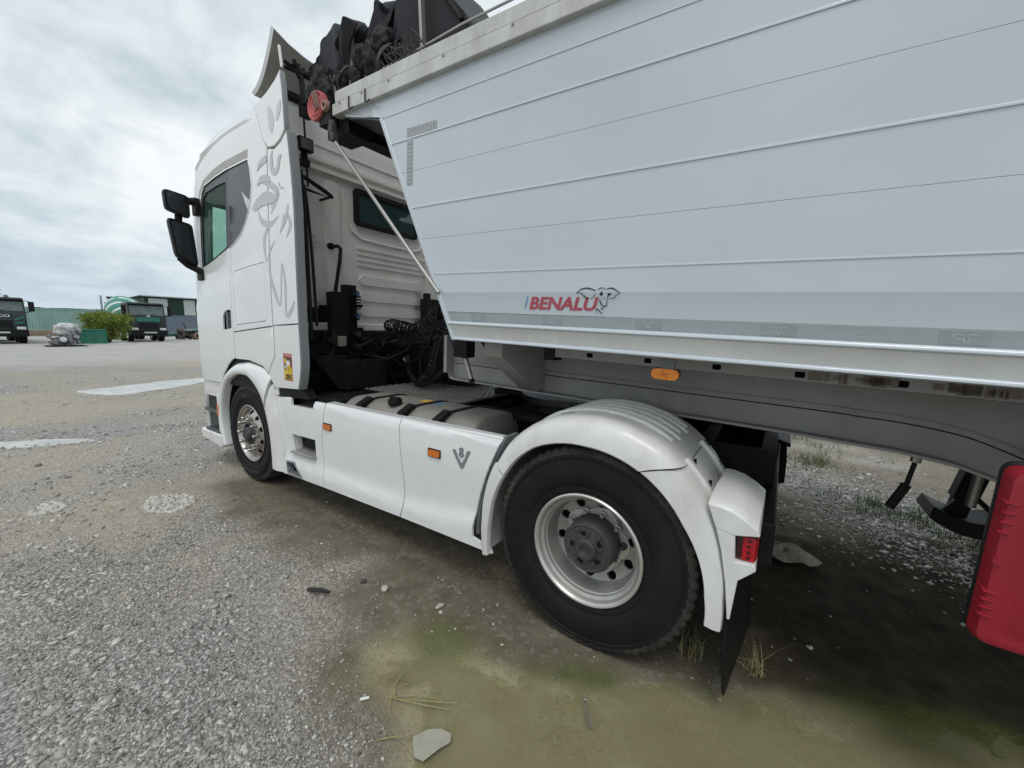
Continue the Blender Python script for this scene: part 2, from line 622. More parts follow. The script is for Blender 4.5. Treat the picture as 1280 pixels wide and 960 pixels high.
def poly_dist(x, y, poly):
    """signed distance to a polygon, negative inside"""
    x, y = np.asarray(x, float), np.asarray(y, float)
    d = np.full(x.shape, 1e9)
    ins = np.zeros(x.shape, bool)
    n = len(poly)
    for i in range(n):
        (ax, ay), (bx, by) = poly[i], poly[(i + 1) % n]
        ex, ey = bx - ax, by - ay
        t = np.clip(((x - ax) * ex + (y - ay) * ey) / (ex * ex + ey * ey), 0, 1)
        d = np.minimum(d, np.hypot(x - ax - t * ex, y - ay - t * ey))
        c = (ay > y) != (by > y)
        with np.errstate(divide='ignore', invalid='ignore'):
            xx = ax + (y - ay) / (by - ay if by != ay else 1e-9) * ex
        ins ^= c & (x < xx)
    return np.where(ins, -d, d)


def sstep(a, b, x):
    t = np.clip((x - a) / (b - a), 0, 1)
    return t * t * (3 - 2 * t)

# ================================================================== GROUND
MUD_PUDDLE = [(-0.88, -1.88), (-0.82, -1.70), (-0.66, -1.58), (-0.45, -1.56), (-0.2, -1.56), (0.1, -1.47), (0.45, -1.27), (0.85, -1.02),
              (1.25, -0.84), (1.8, -0.68), (2.6, -0.7), (3.2, -1.0), (3.2, -2.5), (1.2, -2.75), (0.0, -2.6), (-0.30, -2.25), (-0.55, -2.10), (-0.76, -2.02)]
MUD = [(-3.9, -1.5), (-2.6, -1.62), (-1.6, -1.55), (-1.2, -1.72), (-0.95, -2.1), (-0.45, -2.35), (0.0, -2.75), (1.2, -3.0), (3.6, -2.7), (5, -1.5),
       (5, 0.9), (2.3, 1.25), (1.2, 1.75), (0.4, 2.0), (-1.5, 1.6), (-4.2, 1.4)]
PUD_A = [(-12.9, -1.05), (-12.2, -1.05), (-11.5, -0.55), (-11.7, 0.1), (-12.2, 0.75), (-12.6, 1.5), (-12.9, 2.4), (-13.6, 2.3), (-13.5, 1.3), (-13.2, 0.2), (-12.9, -0.4)]
PUD_B = [(-7.65, -2.75), (-7.45, -2.62), (-7.2, -2.2), (-7.05, -1.85), (-7.25, -1.9), (-7.5, -2.2), (-7.75, -2.6)]
SINK = 0.030
CAMX, CAMY = 0.7586, -3.027


def ground_fields(x, y):
    wob = (fbm(x, y, 2.3, 4) - 0.5)
    wob2 = (fbm(x + 40, y - 13, 0.7, 4) - 0.5)
    dp = poly_dist(x, y, MUD_PUDDLE) + wob * 0.34
    dm = poly_dist(x, y, MUD) + wob * 0.55 + wob2 * 0.5
    puddle = sstep(0.09, -0.10, dp)
    mud = sstep(0.28, -0.22, dm)
    back = sstep(2.5, 3.0, y + (x - 1.4) * 0.55 + wob * 0.8) * sstep(9.5, 7.0, y) * sstep(-2.5, -0.5, x) * sstep(0.26, 0.42, fbm(x + 7, y - 3, 0.9, 4))
    mud = np.maximum(mud, 0.8 * back)
    gravel = sstep(0.45, 0.62, fbm(x + 3, y + 8, 0.55, 4) + 0.22 * sstep(-2.2, -2.9, y) * (x < 1) + 0.1 * sstep(5, 1.5, np.hypot(x + 0.5, y + 2.3)))
    gravel *= (1 - mud)
    # pale crushed stone strip beyond the trailer
    strip = sstep(0.75, 0.3, np.abs((y - 2.05) + (x - 1.4) * 0.62 + wob * 0.5)) * sstep(-0.3, 0.4, x) * sstep(6, 4, x)
    far = np.hypot(x - CAMX, y - CAMY)
    sand = sstep(0.50, 0.68, fbm(x * 1.0 - 31, y * 0.45 + 5, 0.32, 5)) * sstep(2.2, 5, far)
    conc = sstep(19, 24, far + wob2 * 6)
    algae = sstep(0.16, 0.0, np.abs(dp - 0.02)) * sstep(0.45, 0.62, fbm(x + 9, y + 2, 1.7, 3)) + \
        sstep(0.26, 0.02, np.abs(dp + 0.02)) * sstep(0.85, 1.3, x) * (x < 3) * 0.9 + \
        sstep(0.24, 0.06, np.hypot((x + 0.60) * 0.8, y + 1.62)) * 0.9
    grs = sstep(0.35, 0.0, np.abs((y - 1.75) + (x - 1.75) * 0.6 + wob)) * sstep(1.1, 1.7, x) * sstep(3.6, 2.6, x) * sstep(0.42, 0.6, fbm(x, y, 3.1, 3))
    algae = np.clip(algae + grs * 0.7, 0, 1)
    # height
    h = (fbm(x, y, 0.45, 3) - 0.5) * 0.07 * sstep(60, 8, far)
    h += (fbm(x + 5, y + 5, 1.6, 4) - 0.5) * 0.045 * sstep(25, 4, far) * (1 - 0.75 * mud)
    h += (fbm(x - 5, y + 15, 7.0, 3) - 0.5) * 0.016 * sstep(9, 3, far) * (1 - 0.6 * mud)
    # tyre tracks in the mud
    for yy in (-1.08, 1.08):
        h -= 0.012 * sstep(0.22, 0.1, np.abs(y - yy + wob * 0.05)) * mud
    # hold the height to zero where wheels stand and dip it under the puddles
    black = sstep(0.55, -0.25, np.hypot((x - 2.0) / 2.1, (y - 0.2) / 1.05) - 1 + wob) * mud  # mask for dark mud under the trailer, deepened to paint in its shade
    near = np.zeros_like(h)
    for wx, wy in ((0, -0.95), (0, 0.95), (-3.727, -1.05), (-3.727, 1.05)):
        near = np.maximum(near, sstep(0.9, 0.3, np.hypot(x - wx, y - wy)))
    h = h * (1 - near) - 0.004 * near
    h = h * (1 - 0.85 * sstep(0.3, -0.1, dp)) - 0.022 * sstep(0.16, -0.22, dp) + (fbm(x, y, 4.5, 4) - 0.5) * 0.030 * sstep(0.2, -0.1, dp)
    h -= SINK * sstep(2.6, 1.0, np.hypot((x - 0.6) * 0.8, y + 0.9))
    for pp in (PUD_A, PUD_B):
        d = poly_dist(x, y, pp)
        h = h * (1 - sstep(1.2, 0.1, d)) - 0.03 * sstep(0.25, -0.25, d)
    return dict(black=black, puddle=puddle, mud=mud, gravel=gravel, strip=strip, sand=sand, conc=conc, algae=algae, h=h, dp=dp, far=far)


def axis_steps(c0, c1, fine, lim, grow=1.09):
    a = list(np.arange(c0, c1 + 1e-6, fine))
    s = fine
    while a[-1] < lim:
        s *= grow
        a.append(a[-1] + s)
    s = fine
    while a[0] > -lim:
        s *= grow
        a.insert(0, a[0] - s)
    return np.array(a)


def build_ground():
    xs = axis_steps(-4.6, 2.6, 0.026, 900)
    ys = axis_steps(-2.9, 0.6, 0.026, 900)
    X, Y = np.meshgrid(xs, ys, indexing='ij')
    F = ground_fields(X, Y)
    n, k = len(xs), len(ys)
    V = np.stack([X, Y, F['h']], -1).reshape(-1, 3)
    idx = np.arange(n * k).reshape(n, k)
    Q = np.stack([idx[:-1, :-1], idx[1:, :-1], idx[1:, 1:], idx[:-1, 1:]], -1).reshape(-1, 4)
    me = bpy.data.meshes.new('ground')
    me.vertices.add(len(V))
    me.vertices.foreach_set('co', V.ravel())
    me.loops.add(Q.size)
    me.loops.foreach_set('vertex_index', Q.ravel())
    me.polygons.add(len(Q))
    me.polygons.foreach_set('loop_start', np.arange(0, Q.size, 4))
    me.polygons.foreach_set('use_smooth', np.ones(len(Q), bool))
    me.update(calc_edges=True)
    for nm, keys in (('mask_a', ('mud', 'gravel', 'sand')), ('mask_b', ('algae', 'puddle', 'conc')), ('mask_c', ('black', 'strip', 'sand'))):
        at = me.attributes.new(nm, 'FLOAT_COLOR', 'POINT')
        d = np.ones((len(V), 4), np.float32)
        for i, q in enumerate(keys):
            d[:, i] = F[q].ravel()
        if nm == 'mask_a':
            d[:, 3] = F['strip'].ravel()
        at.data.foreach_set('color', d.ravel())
    m = bpy.data.materials.new('yard_surface')
    m.use_nodes = True
    t = NT(m.node_tree)
    b = t.n['Principled BSDF']
    tc = t.node('ShaderNodeTexCoord')
    v = tc.outputs['Object']
    A = t.node('ShaderNodeVertexColor', layer_name='mask_a')
    B = t.node('ShaderNodeVertexColor', layer_name='mask_b')
    C_ = t.node('ShaderNodeVertexColor', layer_name='mask_c')
    sc3 = t.node('ShaderNodeSeparateColor')
    t.link(C_.outputs[0], sc3.inputs[0])
    sa, sb = t.node('ShaderNodeSeparateColor'), t.node('ShaderNodeSeparateColor')
    t.link(A.outputs[0], sa.inputs[0])
    t.link(B.outputs[0], sb.inputs[0])
    n_big = t.noise(v, 0.9, 6, 0.6)
    n_mid = t.noise(v, 7, 6, 0.65)
    n_fine = t.noise(v, 55, 5, 0.7)

    def voro(scale, feat='F1', out=0):
        n = t.node('ShaderNodeTexVoronoi')
        n.feature = feat
        n.inputs['Scale'].default_value = scale
        n.inputs['Randomness'].default_value = 1.0
        t.link(v, n.inputs['Vector'])
        return n.outputs[out]
    vcol = voro(85, out=1)
    vd = voro(85)
    vcol2 = voro(34, out=1)
    s1, s2 = t.node('ShaderNodeSeparateColor'), t.node('ShaderNodeSeparateColor')
    t.link(vcol, s1.inputs[0])
    t.link(vcol2, s2.inputs[0])
    # compacted stony dirt: beige to grey, with single grains lighter and darker
    base = t.ramp(n_big, [(0.3, (0.345, 0.305, 0.238)), (0.5, (0.42, 0.38, 0.31)), (0.7, (0.49, 0.455, 0.385))])
    base = t.mixc(t.ramp(n_mid, [(0.38, 0.0), (0.68, 0.75)]), base, (0.26, 0.236, 0.192))
    grain = t.ramp(s1.outputs[0], [(0.0, (0.10, 0.095, 0.085)), (0.45, (0.29, 0.277, 0.25)), (0.82, (0.46, 0.44, 0.40)), (1.0, (0.75, 0.73, 0.69))])
    base = t.mixc(0.58, base, grain)
    grav = t.ramp(s1.outputs[1], [(0.0, (0.11, 0.11, 0.11)), (0.5, (0.28, 0.283, 0.282)), (0.85, (0.42, 0.425, 0.43)), (1.0, (0.66, 0.66, 0.65))])
    base = t.mixc(t.math('MULTIPLY', sa.outputs[1], 0.8), base, grav)
    base = t.mixc(t.math('MULTIPLY', sa.outputs[2], 0.42), base, t.ramp(n_mid, [(0.3, (0.52, 0.45, 0.34)), (0.7, (0.41, 0.345, 0.25))]))
    pale = t.ramp(s2.outputs[0], [(0.0, (0.16, 0.15, 0.13)), (0.5, (0.40, 0.39, 0.36)), (1.0, (0.70, 0.69, 0.65))])
    base = t.mixc(t.math('MULTIPLY', A.outputs[1], 0.85), base, pale)
    conc = t.ramp(n_big, [(0.3, (0.40, 0.395, 0.385)), (0.7, (0.50, 0.49, 0.475))])
    base = t.mixc(t.math('MULTIPLY', sb.outputs[2], 0.85), base, conc)
    mudc = t.ramp(n_mid, [(0.25, (0.085, 0.069, 0.047)), (0.5, (0.135, 0.112, 0.080)), (0.75, (0.195, 0.166, 0.124))])
    speck = t.ramp(s2.outputs[1], [(0.86, 0.0), (0.92, 1.0)])
    mudc = t.mixc(t.math('MULTIPLY', speck, 0.35), mudc, (0.30, 0.28, 0.24))
    mudc = t.mixc(t.math('MULTIPLY', t.ramp(n_fine, [(0.4, 0.0), (0.7, 1.0)]), 0.3), mudc, (0.070, 0.058, 0.042))
    base = t.mixc(t.math('MULTIPLY', sa.outputs[0], 0.93), base, mudc)
    base = t.mixc(t.math('MULTIPLY', sc3.outputs[0], 0.92), base, t.ramp(n_mid, [(0.3, (0.016, 0.013, 0.009)), (0.7, (0.044, 0.035, 0.023))]))  # mud colour taken near black: the trailer's deep shade put into the ground
    silt = t.ramp(n_mid, [(0.25, (0.27, 0.250, 0.135)), (0.5, (0.35, 0.328, 0.195)), (0.75, (0.42, 0.405, 0.275))])
    silt = t.mixc(t.math('MULTIPLY', t.ramp(n_fine, [(0.52, 0.0), (0.66, 1.0)]), 0.6), silt, (0.10, 0.085, 0.048))
    silt = t.mixc(t.ramp(t.noise(v, 1.7, 5, 0.6), [(0.42, 0.0), (0.62, 0.75)]), silt, (0.26, 0.218, 0.140))
    base = t.mixc(t.math('MULTIPLY', sb.outputs[1], 0.95), base, silt)
    alg = t.ramp(n_fine, [(0.3, (0.045, 0.062, 0.016)), (0.7, (0.125, 0.145, 0.045))])
    base = t.mixc(t.math('MULTIPLY', sb.outputs[0], t.math('ADD', t.math('MULTIPLY', n_mid, 0.9), 0.35, clamp=True)), base, alg)
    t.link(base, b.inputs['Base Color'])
    rr = t.math('SUBTRACT', 0.92, t.math('MULTIPLY', sa.outputs[0], t.math('MULTIPLY', n_mid, 0.55)))
    t.link(rr, b.inputs['Roughness'])
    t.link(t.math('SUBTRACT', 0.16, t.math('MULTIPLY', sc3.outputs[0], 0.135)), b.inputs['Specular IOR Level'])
    bh = t.math('ADD', t.math('MULTIPLY', vd, -0.9), t.math('MULTIPLY', n_fine, 1.0))
    bn = t.node('ShaderNodeBump')
    bn.inputs['Distance'].default_value = 0.012
    t.link(t.math('SUBTRACT', 0.85, t.math('MULTIPLY', sa.outputs[0], 0.5)), bn.inputs['Strength'])
    t.link(bh, bn.inputs['Height'])
    t.link(bn.outputs[0], b.inputs['Normal'])
    me.materials.append(m)
    o = bpy.data.objects.new('ground', me)
    COL.objects.link(o)
    tag(o, kind='structure', label='grey and beige compacted gravel yard with muddy wheel tracks')


build_ground()


def water_material(name, col, rough, alpha, bump=0.02):
    m = bpy.data.materials.new(name)
    m.use_nodes = True
    t = NT(m.node_tree)
    b = t.n['Principled BSDF']
    tc = t.node('ShaderNodeTexCoord')
    v = tc.outputs['Object']
    nz = t.noise(v, 3.0, 5, 0.6)
    b.inputs['Roughness'].default_value = rough
    t.link(t.ramp(nz, [(0.3, tuple(c * 0.8 for c in col)), (0.7, tuple(c * 1.15 for c in col))]), b.inputs['Base Color'])
    bn = t.node('ShaderNodeBump')
    bn.inputs['Strength'].default_value = bump
    bn.inputs['Distance'].default_value = 0.02
    t.link(t.noise(v, 14, 3, 0.5), bn.inputs['Height'])
    t.link(bn.outputs[0], b.inputs['Normal'])
    tr = t.node('ShaderNodeBsdfTransparent')
    tr.inputs[0].default_value = (0.97, 0.96, 0.91, 1)
    mx = t.node('ShaderNodeMixShader')
    t.link(t.ramp(nz, [(0.3, alpha - 0.1), (0.7, alpha + 0.1)]), mx.inputs[0])
    t.link(tr.outputs[0], mx.inputs[1])
    t.link(b.outputs[0], mx.inputs[2])
    t.link(mx.outputs[0], t.n['Material Output'].inputs[0])
    return m


M['murky'] = water_material('murky_water', (0.34, 0.32, 0.205), 0.05, 0.26)
M['clear'] = water_material('puddle_water', (0.44, 0.43, 0.40), 0.02, 0.95, 0.003)


def puddle(poly, z, mat, label, grow=0.12):
    c = np.mean(poly, 0)
    # a little larger than the dip, so that the ground itself draws the shore
    pts = []
    P = resample(list(poly) + [poly[0]], len(poly) * 7 + 1)[:-1]
    sc = 0.16 if len(poly) < 12 else 0.0
    for i in range(len(P)):
        P[i] += sc * (np.array([fbm(P[i][:1] * 1.0, P[i][1:] * 1.0, 2.1, 4)[0], fbm(P[i][:1] + 31, P[i][1:] - 7, 2.1, 4)[0]]) - 0.5) * min(2.2, np.ptp(P[:, 0]) + 0.6)
    for i in range(len(P)):
        d = P[i] - c
        pts.append(tuple(P[i] + d / np.hypot(*d) * grow))
    mb = MB().panel(pts, mapf=lambda u, v, n: (u, v, z + n), t=0.002, n0=0, grid=0)
    o = mb.build('puddle', mat, smooth=False)
    tag(o, kind='structure', label=label)


puddle(MUD_PUDDLE, -0.0125 - SINK, 'murky', 'shallow olive puddle beside the rear wheel', 0.2)
puddle(PUD_A, -0.007, 'clear', 'long pale puddle reflecting the sky ahead of the cab', 0.12)
puddle(PUD_B, -0.007, 'clear', 'small pale puddle at the left of the yard', 0.08)


# ------------------------------------------------------------------ loose gravel
def ico():
    bm = bmesh.new()
    bmesh.ops.create_icosphere(bm, subdivisions=1, radius=1.0)
    V = np.array([v.co[:] for v in bm.verts])
    bm.verts.index_update()
    F = np.array([[l.vert.index for l in f.loops] for f in bm.faces])
    bm.free()
    return V, F


ICO_V = np.array([(x, y, z) for x in (-1, 1) for y in (-1, 1) for z in (-1, 1)], float) * 0.72
ICO_F = np.array([(0, 1, 3), (0, 3, 2), (4, 6, 7), (4, 7, 5), (0, 4, 5), (0, 5, 1), (2, 3, 7), (2, 7, 6), (0, 2, 6), (0, 6, 4), (1, 5, 7), (1, 7, 3)])


def scatter(name, pos, size, tone, mat, label):
    """many loose stones as one mesh; tone = per-stone lightness (attribute)"""
    n = len(pos)
    k = len(ICO_V)
    base = ICO_V[None] * (1 + rng.uniform(-0.5, 0.45, (n, k, 3)))
    base = base * rng.uniform(0.5, 1.3, (n, 1, 3)) * np.array([1, 1, 0.50])
    a = rng.uniform(0, 2 * pi, n)
    tx = rng.normal(0, 0.5, n)
    ca, sa = np.cos(a)[:, None], np.sin(a)[:, None]
    ct, st = np.cos(tx)[:, None], np.sin(tx)[:, None]
    y1 = base[..., 1] * ct - base[..., 2] * st
    z1 = base[..., 1] * st + base[..., 2] * ct
    x2 = base[..., 0] * ca - y1 * sa
    y2 = base[..., 0] * sa + y1 * ca
    V = np.stack([x2, y2, z1], -1) * size[:, None, None] + pos[:, None, :]
    Fq = (ICO_F[None] + (np.arange(n) * k)[:, None, None]).reshape(-1, 3)
    me = bpy.data.meshes.new(name)
    me.vertices.add(n * k)
    me.vertices.foreach_set('co', V.astype(np.float32).ravel())
    me.loops.add(Fq.size)
    me.loops.foreach_set('vertex_index', Fq.ravel())
    me.polygons.add(len(Fq))
    me.polygons.foreach_set('loop_start', np.arange(0, Fq.size, 3))
    me.update(calc_edges=True)
    at = me.attributes.new('stone_tone', 'FLOAT', 'POINT')
    at.data.foreach_set('value', np.repeat(tone, k).astype(np.float32))
    me.materials.append(mat)
    o = bpy.data.objects.new(name, me)
    COL.objects.link(o)
    tag(o, kind='stuff', label=label)
    return o


def stone_material():
    m = bpy.data.materials.new('loose_stone')
    m.use_nodes = True
    t = NT(m.node_tree)
    b = t.n['Principled BSDF']
    at = t.node('ShaderNodeAttribute', attribute_name='stone_tone')
    c = t.ramp(at.outputs['Fac'], [(0.0, (0.09, 0.084, 0.074)), (0.3, (0.24, 0.227, 0.20)), (0.55, (0.37, 0.358, 0.33)), (0.8, (0.50, 0.495, 0.48)),
                                   (0.93, (0.62, 0.60, 0.55)), (1.0, (0.70, 0.68, 0.63))])
    tc = t.node('ShaderNodeTexCoord')
    nz = t.noise(tc.outputs['Object'], 90, 4, 0.65)
    c = t.mixc(t.math('MULTIPLY', nz, 0.4), c, (0.17, 0.155, 0.125))
    t.link(c, b.inputs['Base Color'])
    b.inputs['Roughness'].default_value = 0.88
    b.inputs['Specular IOR Level'].default_value = 0.3
    return m


M['stone'] = stone_material()


def build_gravel():
    N = 150000
    # even in bearing and in log-distance about the spot where the photographer stood: size grows with distance
    d = np.exp(rng.uniform(np.log(0.85), np.log(16), N))
    az = rng.uniform(radians(-62), radians(97), N)          # 0 = +Y, positive towards -X
    x, y = CAMX - np.sin(az) * d, CAMY + np.cos(az) * d
    F = ground_fields(x, y)
    w = 0.13 + 0.80 * F['gravel'] + 0.8 * F['strip']
    w *= (1 - 0.90 * F['mud']) * (1 - 0.97 * F['puddle']) * (1 - 0.7 * F['sand'])
    w *= sstep(-0.05, 0.2, poly_dist(x, y, PUD_A)) * sstep(-0.05, 0.1, poly_dist(x, y, PUD_B))
    w *= 0.25 + 1.1 * sstep(0.38, 0.6, fbm(x, y, 1.3, 3))
    k = rng.random(N) < w
    x, y, d = x[k], y[k], d[k]
    F = {q: v[k] for q, v in F.items()}
    n = len(x)
    size = np.exp(rng.normal(np.log(0.0042), 0.50, n)) * (0.85 + 0.17 * d) * (1 + 0.75 * F['gravel'] + 0.6 * F['strip'])
    size = np.clip(size, 0.002, 0.017 + 0.0012 * d)
    tone = np.clip(rng.normal(0.60, 0.22, n) + 0.12 * F['gravel'] + 0.3 * F['strip'], 0, 0.97)
    tone = np.where(rng.random(n) < 0.025, rng.uniform(0.93, 1.0, n), tone)
    pos = np.stack([x, y, F['h'] + size * 0.12], 1)
    scatter('gravel', pos, size, tone, M['stone'], 'loose grey gravel strewn over the yard')


build_gravel()


def build_strip():
    n = 60000
    x = rng.uniform(-0.4, 4.2, n)
    y = 2.15 - (x - 1.4) * 0.62 + rng.normal(0, 0.48, n)
    F = ground_fields(x, y)
    k = rng.random(n) < sstep(0.25, 0.55, fbm(x, y, 2.2, 3))
    x, y = x[k], y[k]
    h = F['h'][k]
    n = len(x)
    size = np.exp(rng.normal(np.log(0.0078), 0.45, n))
    scatter('crushed_stone', np.stack([x, y, h + size * 0.1], 1), size, np.clip(rng.normal(0.72, 0.2, n), 0.1, 1), M['stone'], 'pale crushed stone in a strip beyond the trailer')


build_strip()


def build_chippings():
    # densely packed flaky chippings nearest the photographer's feet
    n = 170000
    x = rng.uniform(-3.4, 0.3, n)
    y = -2.95 + 1.5 * rng.random(n) ** 1.5
    F = ground_fields(x, y)
    w = (0.12 + 0.88 * np.maximum(F['gravel'], sstep(-2.0, -2.6, y) * 0.8)) * (1 - 0.93 * F['mud']) * (1 - F['puddle']) * (1 - 0.6 * F['sand'])
    w *= 0.2 + 0.9 * sstep(0.36, 0.56, fbm(x, y, 1.9, 3))
    k = rng.random(n) < w
    x, y, h = x[k], y[k], F['h'][k]
    n = len(x)
    size = np.clip(np.exp(rng.normal(np.log(0.0047), 0.42, n)), 0.0022, 0.0125)
    scatter('chippings', np.stack([x, y, h + size * 0.15], 1), size, np.clip(rng.normal(0.60, 0.25, n), 0, 1), M['stone'], 'packed flaky grey chippings in the near left of the yard')


build_chippings()


def flint(name, x, y, r, mat, label, seed, sq=0.62, group='loose stones by the truck', stretch=1.0):
    rs = np.random.default_rng(seed)
    bm = bmesh.new()
    bmesh.ops.create_icosphere(bm, subdivisions=2, radius=1.0)
    off = rs.normal(0, 1, (6, 3))
    off /= np.linalg.norm(off, axis=1)[:, None]
    for v in bm.verts:
        p = np.array(v.co[:])
        s = 1.0
        for o_ in off:                      # facets
            q = p @ o_
            if q > 0.55:
                s *= 1 - (q - 0.55) * 0.75
        p = p * s * (1 + rs.normal(0, 0.03)) * np.array([stretch, 1, sq])
        v.co = Vector(p * r)
    me = bpy.data.meshes.new(name)
    bm.to_mesh(me)
    bm.free()
    me.materials.append(mat)
    o = bpy.data.objects.new(name, me)
    COL.objects.link(o)
    h = float(ground_fields(np.array([x]), np.array([y]))['h'][0])
    o.location = (x, y, h + r * sq * 0.45)
    o.rotation_euler = (0, 0, rs.uniform(0, 6.28))
    tag(o, label, 'stone', group)
    return o


M['stone_pale'] = material('pale_stone', (0.46, 0.44, 0.39), 0.85, var=0.2, vscale=40, bump=0.3, bscale=90, dirt=0.4)
M['stone_dark'] = material('dark_stone', (0.075, 0.073, 0.07), 0.8, var=0.3, vscale=40, bump=0.3, bscale=90)
flint('stone', -1.184, -1.542, 0.030, M['stone_pale'], 'pale angular stone on the mud in front of the olive puddle', 3)
flint('stone', -1.354, -1.566, 0.026, M['stone_dark'], 'dark lump of stone between the pale stone and the black stick', 5)
flint('stone', -0.80, -1.44, 0.024, M['stone_pale'], 'pale stone lying just above the green edge of the puddle', 8, stretch=1.5)
flint('stone', -1.62, -1.62, 0.018, M['stone_pale'], 'small pale stone behind the black stick on the gravel', 11)
flint('stone', -0.46, -1.36, 0.010, M['stone_pale'], 'tiny white stone nearest the rear tyre', 12)
flint('stone', -2.61, -2.33, 0.026, M['stone_pale'], 'white stone lying alone on the grey gravel at the left', 14, stretch=1.4)
flint('stone', 1.02, -0.50, 0.016, M['stone_pale'], 'white crumb of stone on the dark ground under the trailer', 15, stretch=1.3)


# flat whitish patches of broken mortar trodden into the gravel
def crumb_patch(name, cx, cy, r, n, label):
    a = rng.uniform(0, 2 * pi, n)
    q = np.sqrt(rng.random(n)) * r
    x, y = cx + np.cos(a) * q * 1.5, cy + np.sin(a) * q
    h = ground_fields(x, y)['h']
    s = rng.uniform(0.010, 0.030, n)
    scatter(name, np.stack([x, y, h], 1), s, rng.uniform(0.9, 1.0, n), M['stone'], label)


crumb_patch('mortar_rubble', -3.73, -1.90, 0.17, 420, 'whitish patch of broken mortar on the gravel')
crumb_patch('mortar_rubble', -4.45, -2.55, 0.10, 150, 'small whitish patch of broken mortar further left')

# litter: black stick, grey sheet, wire clip, white stub
mb = MB()
mb.tube([(-1.535, -1.835, 0.012), (-1.46, -1.80, 0.018), (-1.40, -1.772, 0.013)], [0.012, 0.015, 0.008], 7)
tag(mb.build('stick', material('charred_wood', (0.028, 0.026, 0.024), 0.85, bump=0.5, var=0.3)), 'black broken stick on the gravel left of the puddle', 'stick')
sheet = [(-0.30, -2.17), (-0.385, -2.10), (-0.35, -2.03), (-0.285, -1.975), (-0.215, -1.965), (-0.19, -2.0), (-0.215, -2.06), (-0.24, -2.16)]
sheet = [(-0.268 + (a - -0.272) * 0.72, -2.035 + (b_ - -2.07) * 0.72) for a, b_ in sheet]
mb = MB().panel(sheet, mapf=lambda u, v, n: (u, v, 0.004 - SINK + 0.006 * sin(u * 40) * cos(v * 31) + n), t=0.003, grid=0.05)
tag(mb.build('scrap_sheet', material('pale_card', (0.36, 0.35, 0.29), 0.6, var=0.15, vscale=20, dirt=0.5)), 'torn pale sheet lying in the near edge of the puddle', 'scrap')
mb = MB()
w = []
for i in range(13):
    a = pi * i / 12
    w.append((0.190 + 0.011 * cos(a) - 0.03, -1.505 + 0.011 * sin(a), 0.006))
w = [(0.235, -1.60, 0.004)] + [(x + 0.006, y, z) for x, y, z in w[0:13]] + [(0.222, -1.605, 0.004)]
mb.tube([(x, y, z - SINK) for x, y, z in w], 0.0032, 6)
tag(mb.build('wire_clip', 'steel'), 'bent grey wire clip lying in the shallow puddle', 'clip')
mb = MB().tube([(-0.66, -2.085, 0.010 - SINK), (-0.635, -2.055, 0.010 - SINK)], 0.006, 8)
tag(mb.build('stub', 'paper'), 'short white stub on the gravel at the edge of the puddle', 'stub')


# dry and green grass
def blades(name, spots, mat, label, hgt=(0.05, 0.14), kind='stuff', lean=0.7):
    V, Fc = [], []
    for (x, y, r, n) in spots:
        zg = float(ground_fields(np.array([x]), np.array([y]))['h'][0])
        for _ in range(n):
            a, q = random.uniform(0, 2 * pi), r * math.sqrt(random.random())
            bx, by = x + q * cos(a), y + q * sin(a)
            h = random.uniform(*hgt)
            d = random.uniform(0, 2 * pi)
            le = random.uniform(0.1, lean) * h
            w = random.uniform(0.0015, 0.0035)
            px, py = -sin(d) * w, cos(d) * w
            o = len(V)
            for k in range(4):
                t = k / 3
                ww = 1 - t * 0.9
                V.append((bx + cos(d) * le * t * t + px * ww, by + sin(d) * le * t * t + py * ww, zg + h * (t - 0.25 * t * t * (le / h))))
                V.append((bx + cos(d) * le * t * t - px * ww, by + sin(d) * le * t * t - py * ww, zg + h * (t - 0.25 * t * t * (le / h)) + 0.0005))
            for k in range(3):
                Fc.append((o + 2 * k, o + 2 * k + 1, o + 2 * k + 3, o + 2 * k + 2))
    mb_ = MB()
    mb_.add(V, Fc)
    o = mb_.build(name, mat, smooth=False, fix=False)
    tag(o, label, kind=kind)
    return o


M['grass'] = material('green_grass', (0.075, 0.105, 0.028), 0.7, var=0.35, vscale=30)
M['straw'] = material('dry_grass', (0.30, 0.27, 0.13), 0.75, var=0.25, vscale=30)
blades('grass', [(0.50, -0.92, 0.06, 60), (0.78, -0.86, 0.05, 40)], M['straw'], 'dry grass around the mud flap', (0.05, 0.17), lean=1.6)
spots = []
for _ in range(110):
    u = random.uniform(0, 1)
    spots.append((1.35 + 1.3 * u + random.gauss(0, 0.13), 2.05 - 0.85 * u + random.gauss(0, 0.13), 0.08, 14))
for _ in range(35):
    spots.append((1.15 + random.gauss(0, 0.35), 4.6 + random.gauss(0, 0.6), 0.14, 16))
for _ in range(40):
    spots.append((1.2 + random.gauss(0, 0.12), 3.3 + random.gauss(0, 0.25), 0.1, 12))
blades('grass', spots, M['grass'], 'low green grass growing in the gravel beyond the trailer', (0.03, 0.11))
V = []
mb = MB()
